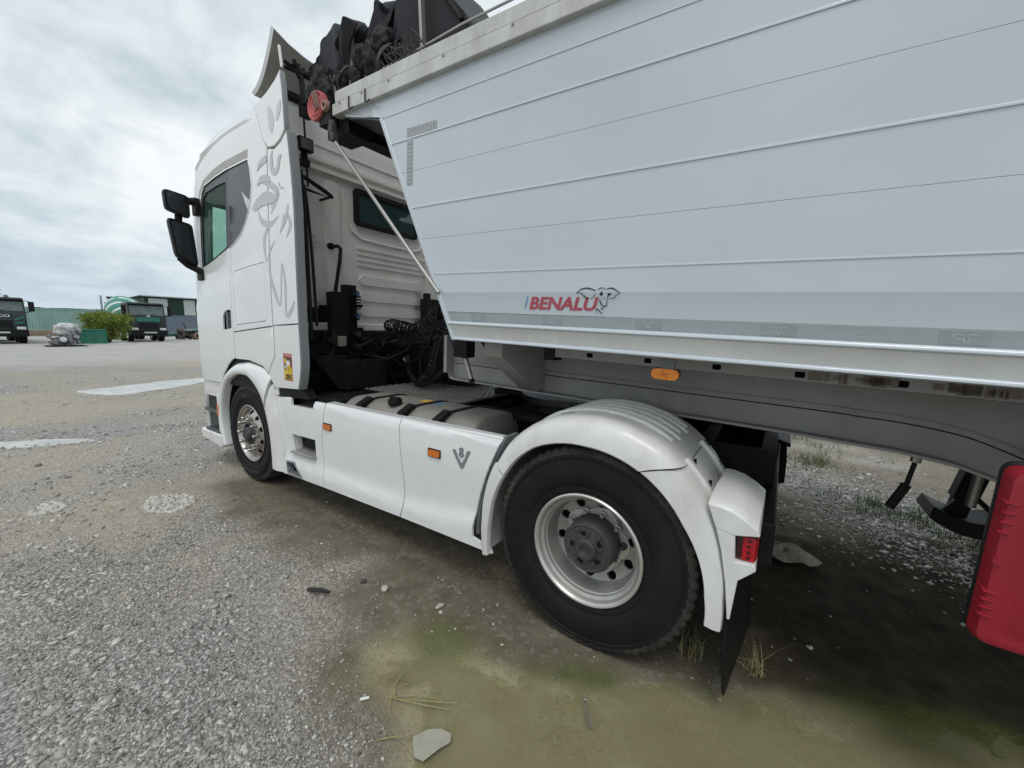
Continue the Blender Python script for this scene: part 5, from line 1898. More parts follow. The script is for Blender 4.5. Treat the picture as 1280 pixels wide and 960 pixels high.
def wheel_front(parent, flip):
    wroot = empty('wheel', parent, (-3.727, 1.207 if flip else -1.207, 0.507), (0, 0, pi if flip else 0))
    tyre_mesh(0.507, 0.36, 0.292, 4, 160).build('tyre', ['rubber', 'tread'], wroot, angle=40)
    # raised lettering on the sidewall
    lt = MB()
    for body, mid, up in (('BRIDGESTONE', -92, False), ('R249', 97, True)):
        size = 0.048

        def arc(u, w_, mid=mid, up=up):
            r = (0.375 + w_) if up else (0.425 - w_)
            a = radians(mid) + (-u / 0.40 if up else u / 0.40)
            return (r * cos(a), -0.0075, r * sin(a))
        add_text(lt, body, size, arc, offset=0.002, centre=True, spacing=1.15)
    lt.build('tyre_lettering', 'letter_rubber', wroot, smooth=False, fix=False)
    # polished rim: wide flange, shallow bowl, face with hand holes, raised hub ring, nut caps
    rim = MB()
    rim.lathe([(0.292, 0.03), (0.298, 0.014), (0.297, 0.004), (0.290, 0.000), (0.283, 0.006), (0.278, 0.020), (0.270, 0.032), (0.262, 0.036), (0.258, 0.050), (0.250, 0.055)], n=64)
    holes = [[(0.218 * cos(a) + 0.026 * cos(b), 0.218 * sin(a) + 0.026 * sin(b)) for b in np.linspace(0, 2 * pi, 13)[:-1]] for a in [2 * pi * (k + 0.5) / 10 for k in range(10)]]
    outer = [(0.252 * cos(a), 0.252 * sin(a)) for a in np.linspace(0, 2 * pi, 65)[:-1]]
    inner = [(0.120 * cos(a), 0.120 * sin(a)) for a in np.linspace(0, 2 * pi, 33)[:-1]]

    def face(u, v, n):
        r = hypot(u, v)
        return (u, 0.050 - 0.052 * float(sstep(0.250, 0.175, r)) - n, v)
    rim.panel(outer, holes + [inner], face, 0.014, 0.0, 0.05)
    rim.lathe([(0.120, -0.002), (0.120, 0.06)], n=32)
    rim.build('rim', 'chrome', wroot, angle=35)
    nuts = MB()
    for k in range(10):
        a = 2 * pi * k / 10
        nuts.lathe([(0.0, -0.052), (0.010, -0.050), (0.0155, -0.043), (0.0165, -0.014), (0.021, -0.010), (0.021, 0.002)], (0.1675 * cos(a), 0, 0.1675 * sin(a)), 10)
        nuts.build('nut', 'chrome', wroot)
        nuts = MB()
    hub = MB().lathe([(0.119, 0.05), (0.119, 0.0), (0.112, -0.012), (0.10, -0.014), (0.09, 0.012), (0.075, 0.016), (0.068, -0.034), (0.060, -0.044), (0.035, -0.046), (0.0, -0.046)], n=40)
    for k in range(5):
        a = 2 * pi * k / 5
        hub.lathe([(0, -0.052), (0.007, -0.052), (0.009, -0.046), (0.009, -0.04)], (0.05 * cos(a), 0, 0.05 * sin(a)), 8)
    hub.build('hub', 'hub', wroot)
    drum = MB().lathe([(0.0, 0.07), (0.247, 0.07), (0.247, 0.30), (0, 0.30)], n=32)
    drum.build('brake_drum', 'frame', wroot)
    return wroot


def wheel_rear(parent, flip):
    wroot = empty('wheel', parent, (0, 1.212 if flip else -1.212, 0.503), (0, 0, pi if flip else 0))
    tyre_mesh(0.545, 0.300, 0.296, 3, 186).build('tyre', ['rubber', 'tread'], wroot, angle=40)
    t2 = tyre_mesh(0.545, 0.300, 0.296, 3, 126)
    t2.v = [(x, y + 0.33, z) for x, y, z in t2.v]
    t2.build('tyre', ['rubber', 'tread'], wroot, angle=40)
    rim = MB()
    rim.lathe([(0.296, 0.035), (0.3015, 0.016), (0.3005, 0.006), (0.295, 0.001), (0.287, 0.003), (0.281, 0.012)], n=72)
    rim.lathe([(0.281, 0.012), (0.276, 0.020), (0.2725, 0.034), (0.262, 0.040), (0.2585, 0.044), (0.2565, 0.060), (0.250, 0.064)], n=72, mi=1)
    rim.lathe([(0.250, 0.064), (0.247, 0.10), (0.243, 0.135), (0.238, 0.160), (0.232, 0.168)], n=72, mi=2)
    holes = [[(0.205 * cos(a) + 0.027 * cos(b), 0.205 * sin(a) + 0.027 * sin(b)) for b in np.linspace(0, 2 * pi, 13)[:-1]] for a in [2 * pi * (k + 0.3) / 10 for k in range(10)]]
    outer = [(0.236 * cos(a), 0.236 * sin(a)) for a in np.linspace(0, 2 * pi, 65)[:-1]]
    inner = [(0.10 * cos(a), 0.10 * sin(a)) for a in np.linspace(0, 2 * pi, 33)[:-1]]

    def face(u, v, n):
        r = hypot(u, v)
        return (u, 0.166 - 0.008 * float(sstep(0.235, 0.20, r)) * 0 - 0.0 - n + 0.004 * float(sstep(0.19, 0.17, r)) - 0.008 * float(sstep(0.21, 0.226, r)), v)
    rim.panel(outer, holes + [inner], face, 0.014, 0.0, 0.06, 2)
    rim.build('rim', ['alu_bright', 'alu', 'alu'], wroot, angle=32)
    # bright clamping ring under the nuts
    ring = MB()
    scal = []
    for i in range(160):
        a = 2 * pi * i / 160
        scal.append(((0.176 + 0.014 * cos(5 * a)) * cos(a), (0.176 + 0.014 * cos(5 * a)) * sin(a)))
    ring.panel(scal, [[(0.138 * cos(a), 0.138 * sin(a)) for a in np.linspace(0, 2 * pi, 33)[:-1]]], lambda u, v, n: (u, 0.158 - n, v), 0.008, 0.0, 0)
    ring.build('nut_ring', 'alu_bright', wroot, bevel=0.003)
    for k in range(10):
        a = 2 * pi * (k + 0.1) / 10
        nn = MB().lathe([(0.0, 0.122), (0.010, 0.122), (0.012, 0.127), (0.012, 0.142), (0.018, 0.144), (0.020, 0.158)], (0.158 * cos(a), 0, 0.158 * sin(a)), 10)
        nn.build('nut', 'alu' if k % 5 else 'hub', wroot)
    hub = MB().lathe([(0.142, 0.16), (0.140, 0.09), (0.136, 0.046), (0.129, 0.034), (0.122, 0.032), (0.118, 0.036), (0.098, 0.036), (0.060, 0.030), (0.056, 0.012), (0.050, 0.006), (0.030, 0.006), (0.026, 0.014), (0.0, 0.016)], n=48)
    for k in range(5):
        a = 2 * pi * k / 5 + 0.25
        R3 = Matrix.Rotation(-a, 3, 'Y')
        hub.obox(R3 @ Vector((0.079, 0.028, 0)), (0.028, 0.012, 0.012), R3)
        b = a + pi / 5
        hub.lathe([(0, 0.026), (0.010, 0.026), (0.012, 0.032), (0.012, 0.04)], (0.105 * cos(b), 0, 0.105 * sin(b)), 8)
        hub.lathe([(0, -0.002), (0.005, -0.002), (0.006, 0.006)], (0.040 * cos(b), 0, 0.040 * sin(b)), 7)
    hub.build('hub', 'hub', wroot, angle=30)
    pk = MB()
    for k in range(5):
        a = 2 * pi * k / 5 + 0.25 + pi / 10
        pk.add([(0.070 * cos(a + q) * s_, 0.0312, 0.070 * sin(a + q) * s_) for q, s_ in ((-0.20, 1.0), (0.20, 1.0), (0.17, 1.35), (-0.17, 1.35))], [(0, 1, 2, 3)])
    pk.build('hub_pocket', 'black', wroot, smooth=False)
    MB().lathe([(0.0, 0.21), (0.245, 0.21), (0.245, 0.5), (0.0, 0.5)], n=32).build('brake_drum', 'frame', wroot)
    return wroot


for fl in (False, True):
    wheel_front(truck, fl)
    wheel_rear(truck, fl)

# ------------------------------------------------------------------ rear mudguards
TH = [-16, 0, 17, 32, 45, 60, 75, 90, 105, 120, 135, 148, 165, 180, 192, 200]
RI = [0.600, 0.572, 0.560, 0.548, 0.552, 0.556, 0.558, 0.560, 0.570, 0.580, 0.578, 0.572, 0.578, 0.588, 0.610, 0.632]
RO = [0.668, 0.648, 0.652, 0.674, 0.690, 0.705, 0.705, 0.705, 0.705, 0.702, 0.690, 0.672, 0.658, 0.657, 0.672, 0.690]
WC = np.array([0.0, 0.505])


def ri_ro(th):
    return np.interp(th, TH, RI), np.interp(th, TH, RO)


def guard(t0, t1, sgn, sec, mats, name='mudguard', n=28, extra=None, k0=0.0, k1=0.0):
    rows = []
    for k in range(n + 1):
        row = []
        for f, y in sec:
            w_ = k / n
            th = t0 + (t1 - t0) * w_ + (k0 * max(0, 1 - 3 * w_) + k1 * max(0, 3 * w_ - 2)) * (1 - f)
            ri, ro = ri_ro(th)
            a = radians(th)
            r = ri + (ro - ri) * f
            row.append((WC[0] + r * cos(a), y, WC[1] + r * sin(a)))
        rows.append(row)
    mb = MB().loft(rows, closed=True, caps=True)
    if extra:
        extra(mb)
    if sgn > 0:
        mb.flip_y()
    return mb.build(name, mats, truck, angle=42)


SEC_R = [(0.0, -1.215), (-0.005, -1.243), (0.05, -1.252), (0.30, -1.250), (0.62, -1.240), (0.84, -1.220), (0.96, -1.190), (1.0, -1.150), (1.0, -1.09), (0.985, -0.60), (0.90, -0.60), (0.90, -1.13), (0.72, -1.19), (0.2, -1.215)]
SEC_LEG = [(0.0, -1.215), (-0.005, -1.240), (0.05, -1.250), (0.5, -1.248), (0.9, -1.236), (1.0, -1.21), (1.0, -0.62), (0.94, -0.62), (0.92, -1.19), (0.2, -1.215)]
for sgn in (-1, 1):
    def put(mb, name, mats, parent, **k):
        if sgn > 0:
            mb.flip_y()
        return mb.build(name, mats, parent, **k)
    top = guard(50.5, 147.4, sgn, SEC_R, 'white_dirty', n=48, k0=12)
    guard(148.4, 200, sgn, SEC_LEG, 'white_dirty')
    guard(-12, 49.7, sgn, SEC_LEG, 'white_dirty', n=36, k1=12)
    # pressed ribs along the top
    for j, y in enumerate((-1.035, -0.945, -0.855, -0.765, -0.69)):
        t0, t1 = 60 - 2 * (j % 2), 122 - 2 * j
        pts = []
        for k in range(25):
            th = t0 + (t1 - t0) * k / 24
            ro = ri_ro(th)[1]
            e = 0.010 * min(1, 6 * k / 24, 6 * (24 - k) / 24) - 0.006
            pts.append(((ro + e) * cos(radians(th)), y, WC[1] + (ro + e) * sin(radians(th))))
        put(MB().tube(pts, 0.014, 8), 'guard_rib', 'white_dirty', top)
    # dark slots in the top and hinge strips at the split
    for (ta, tb, ya, yb) in ((101, 108, -1.105, -1.085), (98, 112, -1.03, -1.00), (84, 97, -0.93, -0.90)):
        rows = []
        for k in range(5):
            th = ta + (tb - ta) * k / 4
            ro = ri_ro(th)[1] + 0.0035
            rows.append([(ro * cos(radians(th)), ya, WC[1] + ro * sin(radians(th))), (ro * cos(radians(th)), yb, WC[1] + ro * sin(radians(th)))])
        put(MB().loft(rows), 'guard_slot', 'black', top, smooth=False)
    for y in (-1.10, -0.72):
        rows = []
        for k in range(9):
            th = 52 - 24 * k / 8
            ro = ri_ro(th)[1]
            c, s_ = cos(radians(th)), sin(radians(th))
            e = 0.016
            rows.append([((ro + q) * c, y + d, WC[1] + (ro + q) * s_) for q, d in ((-0.004, -0.022), (e, -0.016), (e, 0.016), (-0.004, 0.022))])
        put(MB().loft(rows, closed=True, caps=True), 'hinge_strip', 'white_dirty', top)
        for th in (49, 40, 31):
            ro = ri_ro(th)[1]
            q = (ro + 0.017)
            put(MB().obox((q * cos(radians(th)), y + 0.024, WC[1] + q * sin(radians(th))), (0.014, 0.008, 0.03)), 'hinge_pin', 'black', top)
    # tail panel with lamp: sloping hood, face plate with a cut-out for the lamp, narrow stem
    rows = []
    for y, dz, pr in ((-1.250, 0.0, 0), (-1.236, 0.013, 0.05), (-1.20, 0.028, 0.2), (-1.12, 0.045, 0.5), (-0.98, 0.052, 1.0), (-0.84, 0.046, 1.0)):
        cr_ = [(0.554, 0.925), (0.602, 0.923), (0.648, 0.914), (0.695, 0.890), (0.742, 0.854)]
        inn = [(0.585, 0.985), (0.62, 0.978), (0.66, 0.960), (0.705, 0.928), (0.753, 0.890)]
        top = [(c_[0] + (i_[0] - c_[0]) * pr * 0.6, y, c_[1] + dz) for c_, i_ in zip(cr_, inn)]
        rows.append(top + [(0.750, y, 0.838 + 0.2 * dz), (0.664, y, 0.818), (0.592, y, 0.83)])
    put(MB().loft(rows, closed=True, caps=True), 'tail_panel', 'white_dirty', truck, bevel=0.005, angle=35)
    mb = MB().prism([(0.592, 0.832), (0.664, 0.820), (0.671, 0.708), (0.743, 0.716), (0.748, 0.692), (0.689, 0.629), (0.674, 0.449), (0.664, 0.445), (0.645, 0.599), (0.620, 0.733)], -1.248, -1.13)
    put(mb, 'tail_panel', 'white_dirty', truck, bevel=0.004)
    mb = MB().prism([(0.668, 0.818), (0.742, 0.840), (0.740, 0.712), (0.674, 0.706)], -1.222, -0.80)
    tl = put(mb, 'tail_light', 'red_lens_dark', truck, bevel=0.008)
    mb = MB().box(0.692, 0.739, -1.229, -1.20, 0.716, 0.816)
    put(mb, 'lens', 'red_lens', tl, bevel=0.003)
    mb = MB()
    for k in range(4):
        mb.tube([(0.715, -1.2305, 0.730 + 0.024 * k), (0.715, -1.2285, 0.730 + 0.024 * k)], 0.007, 10)
    put(mb, 'lamp_diode', 'red_lens_dark', tl)
    mb = MB().box(0.741, 0.746, -1.21, -0.86, 0.718, 0.830)
    put(mb, 'lens', 'red_lens', tl, bevel=0.002)
    # mud flap: thin rubber sheet with a notched outer edge
    rows = []
    for k in range(13):
        t = k / 12
        z = 0.60 - 0.52 * t
        x = 0.690 + 0.010 * t - 0.014 * sin(3 * t)
        x -= 0.024
        rows.append([(x + 0.009, -1.225 + 0.005 * (k % 2), z), (x, -1.229 + 0.005 * (k % 2), z), (x - 0.004, -1.215, z), (x + 0.060, -0.66, z + 0.03), (x + 0.071, -0.66, z + 0.03)])
    put(MB().loft(rows, closed=True, caps=True), 'mud_flap', 'black', truck, smooth=False)
    # black under-run wing on the frame behind
    if sgn > 0:
        mb = MB().prism([(0.60, 1.02), (0.84, 0.86), (0.86, 0.62), (0.86, 0.42), (0.80, 0.40), (0.60, 0.50)], -0.90, -0.86)
        for q in ((0.80, 0.72), (0.82, 0.66), (0.70, 0.86)):
            mb.tube([(q[0], -0.86, q[1]), (q[0], -0.84, q[1])], 0.010, 6)
        mb.prism([(0.40, 1.0), (0.86, 0.86), (0.86, 0.83), (0.40, 0.96)], -0.86, -0.40)
        put(mb, 'bracket_plate', 'black', truck, bevel=0.004)

# ================================================================== TIPPER SEMI-TRAILER (its own tilted frame: x to the rear, left side at -y)
trailer = empty('tipper_trailer', None, (-0.6, 0.0, 1.2), (0, radians(1.8257), radians(-0.1928)))
tag(trailer, 'long white aluminium tipper trailer with red BENALU lettering and grey reflective band', 'trailer')
XE = 7.6
YS = -1.27


def frontx(z):
    return -0.27 - (z - 0.36) * 0.4906


def sm(u, v, n):
    """left wall of the body; below the knee at 0.62 it tucks in a little"""
    y = YS + 0.010 * float(sstep(0.622, 0.60, v)) * 0.2 + max(0.0, 0.62 - v) * 0.085
    return (u, y - n, v)


plank_z = [0.515, 0.622, 0.733, 0.940, 1.127, 1.337, 1.522, 1.687]
for i in range(len(plank_z) - 1):
    z0, z1 = plank_z[i] + 0.0005, plank_z[i + 1] - 0.0005
    if i in (0,):
        z1 = plank_z[1]
    if i == 1:
        z0 = plank_z[1] + 0.0002
    mb = MB().panel([(frontx(z0) + 0.012, z0), (XE, z0), (XE, z1), (frontx(z1) + 0.012, z1)], (), sm, 0.03, 0.0, (0.5, 0.05))
    mb.build('side_plank', 'trailer', trailer, bevel=0.0008)
# upper strip that runs on forward over the slope
mb = MB().panel([(frontx(1.69) + 0.012, 1.690), (XE, 1.690), (XE, 1.80), (-1.300, 1.80), (-1.288, 1.792)], (), sm, 0.03, 0.002, (0.5, 0))
mb.build('side_plank', 'trailer', trailer, bevel=0.0016)
# raised beads on the joints
for z, r in ((1.687, 0.004), (1.5215, 0.0055), (1.1275, 0.0055), (0.7335, 0.004)):
    pts = [(frontx(z) + 0.02, YS - 0.001, z), (2.5, YS - 0.001, z), (XE, YS - 0.001, z)]
    rows = []
    for x in (pts[0][0], XE):
        rows.append([(x, YS + 0.004, z + r * 1.25), (x, YS - r * 0.55, z + r * 0.9), (x, YS - r * 0.85, z), (x, YS - r * 0.75, z - r * 0.75), (x, YS + 0.004, z - r * 1.05)])
    MB().loft(rows, closed=True, caps=True).build('joint_bead', 'trailer', trailer, angle=50)
# slanted front edge profile
rows = []
for z in (0.352, 0.62, 1.0, 1.4, 1.692):
    x = frontx(z)
    rows.append([(x - 0.004, YS - 0.006, z), (x + 0.026, YS - 0.008, z), (x + 0.030, YS + 0.01, z), (x + 0.02, YS + 0.05, z), (x - 0.008, YS + 0.03, z)])
MB().loft(rows, closed=True, caps=True).build('front_edge', 'trailer', trailer, bevel=0.004)
mb = MB().prism([(frontx(1.69) - 0.002, 1.684), (frontx(1.69) + 0.06, 1.684), (-1.27, 1.782), (-1.30, 1.800)], YS - 0.004, YS + 0.03)
mb.build('front_edge', 'trailer', trailer, bevel=0.003)
# retro-reflecting band with its dark emblem fields
mb = MB().panel([(frontx(0.464) + 0.03, 0.464), (XE, 0.464), (XE, 0.5135), (frontx(0.5135) + 0.03, 0.5135)], (), sm, 0.02, 0.0, (0.5, 0))
band = mb.build('reflective_band', 'tape_band', trailer)

for k in range(-1, 15):
    xc = 0.383 + k * 0.47
    e = MB().panel([(xc - 0.054, 0.4685), (xc + 0.054, 0.4685), (xc + 0.054, 0.509), (xc - 0.054, 0.509)], (), sm, 0.001, 0.0012, 0)
    e.build('band_emblem', 'tape_dark', band, smooth=False)
    if -1 <= k < 6:
        lt = MB()
        for st in ([(-0.030, 0.020, 0.003), (-0.015, 0.027, 0.004), (-0.004, 0.020, 0.003)], [(-0.028, 0.018, 0.002), (-0.014, 0.010, 0.002), (-0.005, 0.012, 0.002)],
                   [(0.006, 0.021, 0.003), (0.018, 0.027, 0.004), (0.030, 0.020, 0.003)], [(-0.004, 0.018, 0.003), (0.0, 0.004, 0.004), (0.004, 0.001, 0.003), (0.008, 0.006, 0.003), (0.008, 0.018, 0.003)]):
            ribbon(lt, [(xc + a, 0.474 + b, w) for a, b, w in st], sm, 0.0020)
        for a in (0.2335,):
            ribbon(lt, [(xc + a - 0.012, 0.486, 0.003), (xc + a, 0.494, 0.004), (xc + a + 0.012, 0.488, 0.003)], sm, 0.0016)
            ribbon(lt, [(xc + a - 0.016, 0.478, 0.002), (xc + a + 0.016, 0.478, 0.002)], sm, 0.0016)
        tag(lt.build('band_print', 'tape_light', band, smooth=False), kind='stuff')

# bottom extrusion: bright bead, grey slope, bright bead
def extr(name, mat, sec, x0f=0.0):
    rows = []
    for k in range(2):
        rows.append([((frontx(z) + 0.02 + x0f) if k == 0 else XE, y, z) for y, z in sec])
    return MB().loft(rows, closed=True, caps=True).build(name, mat, trailer, angle=50)


extr('bottom_bead', 'trailer', [(YS + 0.014, 0.4635), (YS - 0.010, 0.462), (YS - 0.018, 0.455), (YS - 0.018, 0.447), (YS - 0.010, 0.441), (YS + 0.02, 0.4405)])
extr('bottom_skirt', 'trailer_skirt', [(YS - 0.006, 0.4405), (YS + 0.012, 0.374), (YS + 0.04, 0.374), (YS + 0.04, 0.4405)])
extr('bottom_bead', 'trailer', [(YS + 0.012, 0.374), (YS - 0.004, 0.373), (YS - 0.010, 0.366), (YS - 0.009, 0.358), (YS + 0.0, 0.353), (YS + 0.06, 0.353), (YS + 0.06, 0.374)])

# top rail: two extrusions with a dark seam, weathered
mb = MB().box(-1.385, XE, YS - 0.035, YS + 0.04, 1.797, 1.869)
mb.build('top_rail', 'trailer_rail', trailer, bevel=0.006)
mb = MB().box(-1.375, XE, YS - 0.022, YS + 0.05, 1.876, 1.952)
mb.build('top_rail', 'trailer_rail', trailer, bevel=0.008)
mb = MB().box(-1.37, XE, YS - 0.012, YS + 0.03, 1.868, 1.877)
mb.build('rail_seam', 'black', trailer)
mb = MB()
for x in (-1.30, -1.06, -0.80, -0.35, 0.1, 0.6, 1.2):
    mb.tube([(x, YS - 0.036, 1.862), (x, YS - 0.042, 1.862)], 0.008, 8)
mb.build('rail_bolt', 'steel', trailer)

# far wall, floor, sloped bulkhead, tailgate
mb = MB().prism([(frontx(0.36), 0.36), (XE, 0.36), (XE, 1.95), (-1.37, 1.95), (-1.37, 1.80), (-0.93, 1.69)], 1.23, 1.27)
mb.build('far_wall', 'trailer', trailer, bevel=0.004)
mb = MB().box(-0.24, XE, YS + 0.035, 1.23, 0.40, 0.44)
mb.build('floor_plate', 'chassis_grey', trailer)
mb = MB().loft([[(frontx(0.37) + 0.01, y, 0.37), (frontx(1.69) + 0.01, y, 1.69), (-1.30, y, 1.785), (-1.30, y, 1.815), (frontx(1.69) + 0.06, y, 1.72), (frontx(0.37) + 0.06, y, 0.37)] for y in (YS + 0.032, 1.23)], closed=True, caps=True)
mb.build('bulkhead', 'grey_dark', trailer, angle=20)
mb = MB().box(XE, XE + 0.06, YS, 1.27, 0.38, 1.9)
mb.build('tailgate', 'trailer', trailer, bevel=0.01)
# black beam across the front with bolt heads, faded red pulley and small ring
mb = MB().box(-1.555, -1.41, -1.30, 1.30, 1.765, 1.895)
mb.box(-1.55, -1.30, -1.24, -1.05, 1.70, 1.80)
for k in range(18):
    for z in (1.80, 1.86):
        mb.tube([(-1.556, -1.2 + k * 0.14, z), (-1.566, -1.2 + k * 0.14, z)], 0.012, 6)
        mb.tube([(-1.40, -1.2 + k * 0.14, z), (-1.39, -1.2 + k * 0.14, z)], 0.012, 6)
mb.build('front_beam', 'black', trailer, bevel=0.006)
mb = MB().lathe([(0.0, -0.012), (0.022, -0.016), (0.030, -0.016), (0.034, -0.006), (0.052, -0.004), (0.056, -0.012), (0.064, -0.012), (0.068, -0.004), (0.080, -0.006), (0.086, -0.016), (0.094, -0.016), (0.097, 0.0), (0.094, 0.03), (0.0, 0.03)], (-1.575, -1.30, 1.905), 40)
pl = mb.build('pulley', 'red_pulley', trailer, angle=30)
MB().lathe([(0.0, -0.018), (0.013, -0.018), (0.016, -0.012)], (-1.575, -1.30, 1.905), 12).build('pulley_bolt', 'black', pl)
mb = MB().lathe([(0.014, -0.01), (0.018, -0.016), (0.032, -0.016), (0.036, -0.008), (0.036, 0.02), (0.014, 0.02)], (-1.455, -1.31, 1.875), 20)
mb.build('idler_ring', material('dull_pink_red', (0.35, 0.20, 0.17), 0.6, dirt=0.5), trailer)
mb = MB()
for k in range(5):
    mb.tube(curve3([(-1.60 + 0.014 * k, -1.325, 1.99), (-1.565 + 0.012 * k, -1.33, 1.93), (-1.55 + 0.014 * k, -1.328, 1.87)]), 0.0028, 5)
mb.build('pulley_cord', 'bracket', trailer)

# crank rod with its joint
mb = MB().tube([(-1.365, -1.295, 1.63), (-0.372, -1.285, 0.620)], 0.0125, 10)
rodc = mb.build('crank_rod', 'rod', trailer)
mb = MB().tube([(-1.42, -1.28, 1.78), (-1.41, -1.29, 1.70), (-1.375, -1.295, 1.65)], [0.028, 0.022, 0.022], 9)
mb.obox((-1.41, -1.29, 1.725), (0.05, 0.04, 0.05))
mb.obox((-1.385, -1.295, 1.66), (0.045, 0.04, 0.04))
mb.build('rod_joint', 'hub', rodc, bevel=0.004)

# reflective corner tapes
tp = MB()
tp.panel([(-0.671, 1.520), (-0.424, 1.524), (-0.424, 1.576), (-0.671, 1.580)], (), sm, 0.002, 0.0016, 0)
tp.panel([(-0.670, 1.262), (-0.620, 1.258), (-0.620, 1.508), (-0.670, 1.508)], (), sm, 0.002, 0.0016, 0)
tp = tp.build('corner_tape', 'foil_tape', trailer, smooth=False)
zz = MB()
for k in range(11):
    x = -0.660 + k * 0.0225
    ribbon(zz, [(x, 1.524, 0.005), (x + 0.009, 1.537, 0.005), (x - 0.001, 1.550, 0.005), (x + 0.009, 1.563, 0.005), (x, 1.576, 0.005)], sm, 0.0028)
for k in range(11):
    z = 1.27 + k * 0.0222
    ribbon(zz, [(-0.667, z, 0.005), (-0.656, z + 0.009, 0.005), (-0.645, z, 0.005), (-0.634, z + 0.009, 0.005), (-0.623, z, 0.005)], sm, 0.0028)
zz.build('tape_pattern', 'decal_grey', tp, smooth=False)

# lettering and the cow-head emblem
lg = MB()
BX, BZ, BW, BH = 0.250, 0.5435, 0.373, 0.0595


def lgm(u, w):
    return sm(BX + u, BZ + w, 0.0022)


add_text(lg, 'BENALU', 0.0595 / 0.72, lambda u, w: lgm(u, w), offset=0.0028, shear=0.22, width=BW)
lg.build('lettering', 'red_letter', trailer, smooth=False, fix=False)
b = MB().panel([(0.222, 0.545), (0.229, 0.545), (0.243, 0.605), (0.237, 0.605)], (), sm, 0.001, 0.0022, 0)
b.build('lettering_bar', 'blue_letter', trailer, smooth=False)
cow = MB()
COW = [[(0.512, 0.622, 0.002), (0.535, 0.638, 0.005), (0.560, 0.643, 0.006), (0.585, 0.639, 0.006), (0.609, 0.630, 0.003)],
       [(0.512, 0.622, 0.004), (0.530, 0.621, 0.003), (0.545, 0.620, 0.002)], [(0.537, 0.620, 0.004), (0.545, 0.610, 0.003), (0.560, 0.607, 0.002)], [(0.548, 0.606, 0.002), (0.570, 0.596, 0.006), (0.574, 0.594, 0.003)],
       [(0.586, 0.594, 0.002), (0.598, 0.606, 0.003), (0.609, 0.616, 0.002)], [(0.618, 0.634, 0.002), (0.628, 0.642, 0.004), (0.640, 0.643, 0.004), (0.653, 0.635, 0.002)],
       [(0.655, 0.637, 0.002), (0.680, 0.642, 0.006), (0.700, 0.635, 0.005), (0.722, 0.621, 0.003)], [(0.722, 0.621, 0.002), (0.703, 0.610, 0.003), (0.696, 0.603, 0.003)], [(0.700, 0.602, 0.003), (0.687, 0.598, 0.003), (0.672, 0.595, 0.001)],
       [(0.628, 0.596, 0.002), (0.632, 0.580, 0.005), (0.641, 0.568, 0.005), (0.652, 0.563, 0.005), (0.662, 0.566, 0.005), (0.663, 0.585, 0.003), (0.667, 0.612, 0.002)],
       [(0.614, 0.553, 0.002), (0.625, 0.545, 0.005), (0.646, 0.527, 0.003)], [(0.616, 0.553, 0.003), (0.614, 0.542, 0.003), (0.610, 0.532, 0.001)], [(0.634, 0.556, 0.002), (0.644, 0.549, 0.004), (0.648, 0.560, 0.002)],
       [(0.630, 0.590, 0.003), (0.634, 0.582, 0.003)]]
for i, st in enumerate(COW):
    ribbon(cow, st, sm, 0.0030 + 0.0002 * i)
for pl_ in ([(0.626, 0.613), (0.629, 0.622), (0.639, 0.630), (0.640, 0.621), (0.643, 0.612), (0.634, 0.609)], [(0.664, 0.624), (0.672, 0.619), (0.686, 0.620), (0.676, 0.612), (0.667, 0.607)], [(0.645, 0.603), (0.650, 0.603), (0.650, 0.597), (0.646, 0.597)]):
    cow.panel(pl_, (), sm, 0.001, 0.0030, 0)
cow.build('cow_emblem', 'ink', trailer, smooth=False)

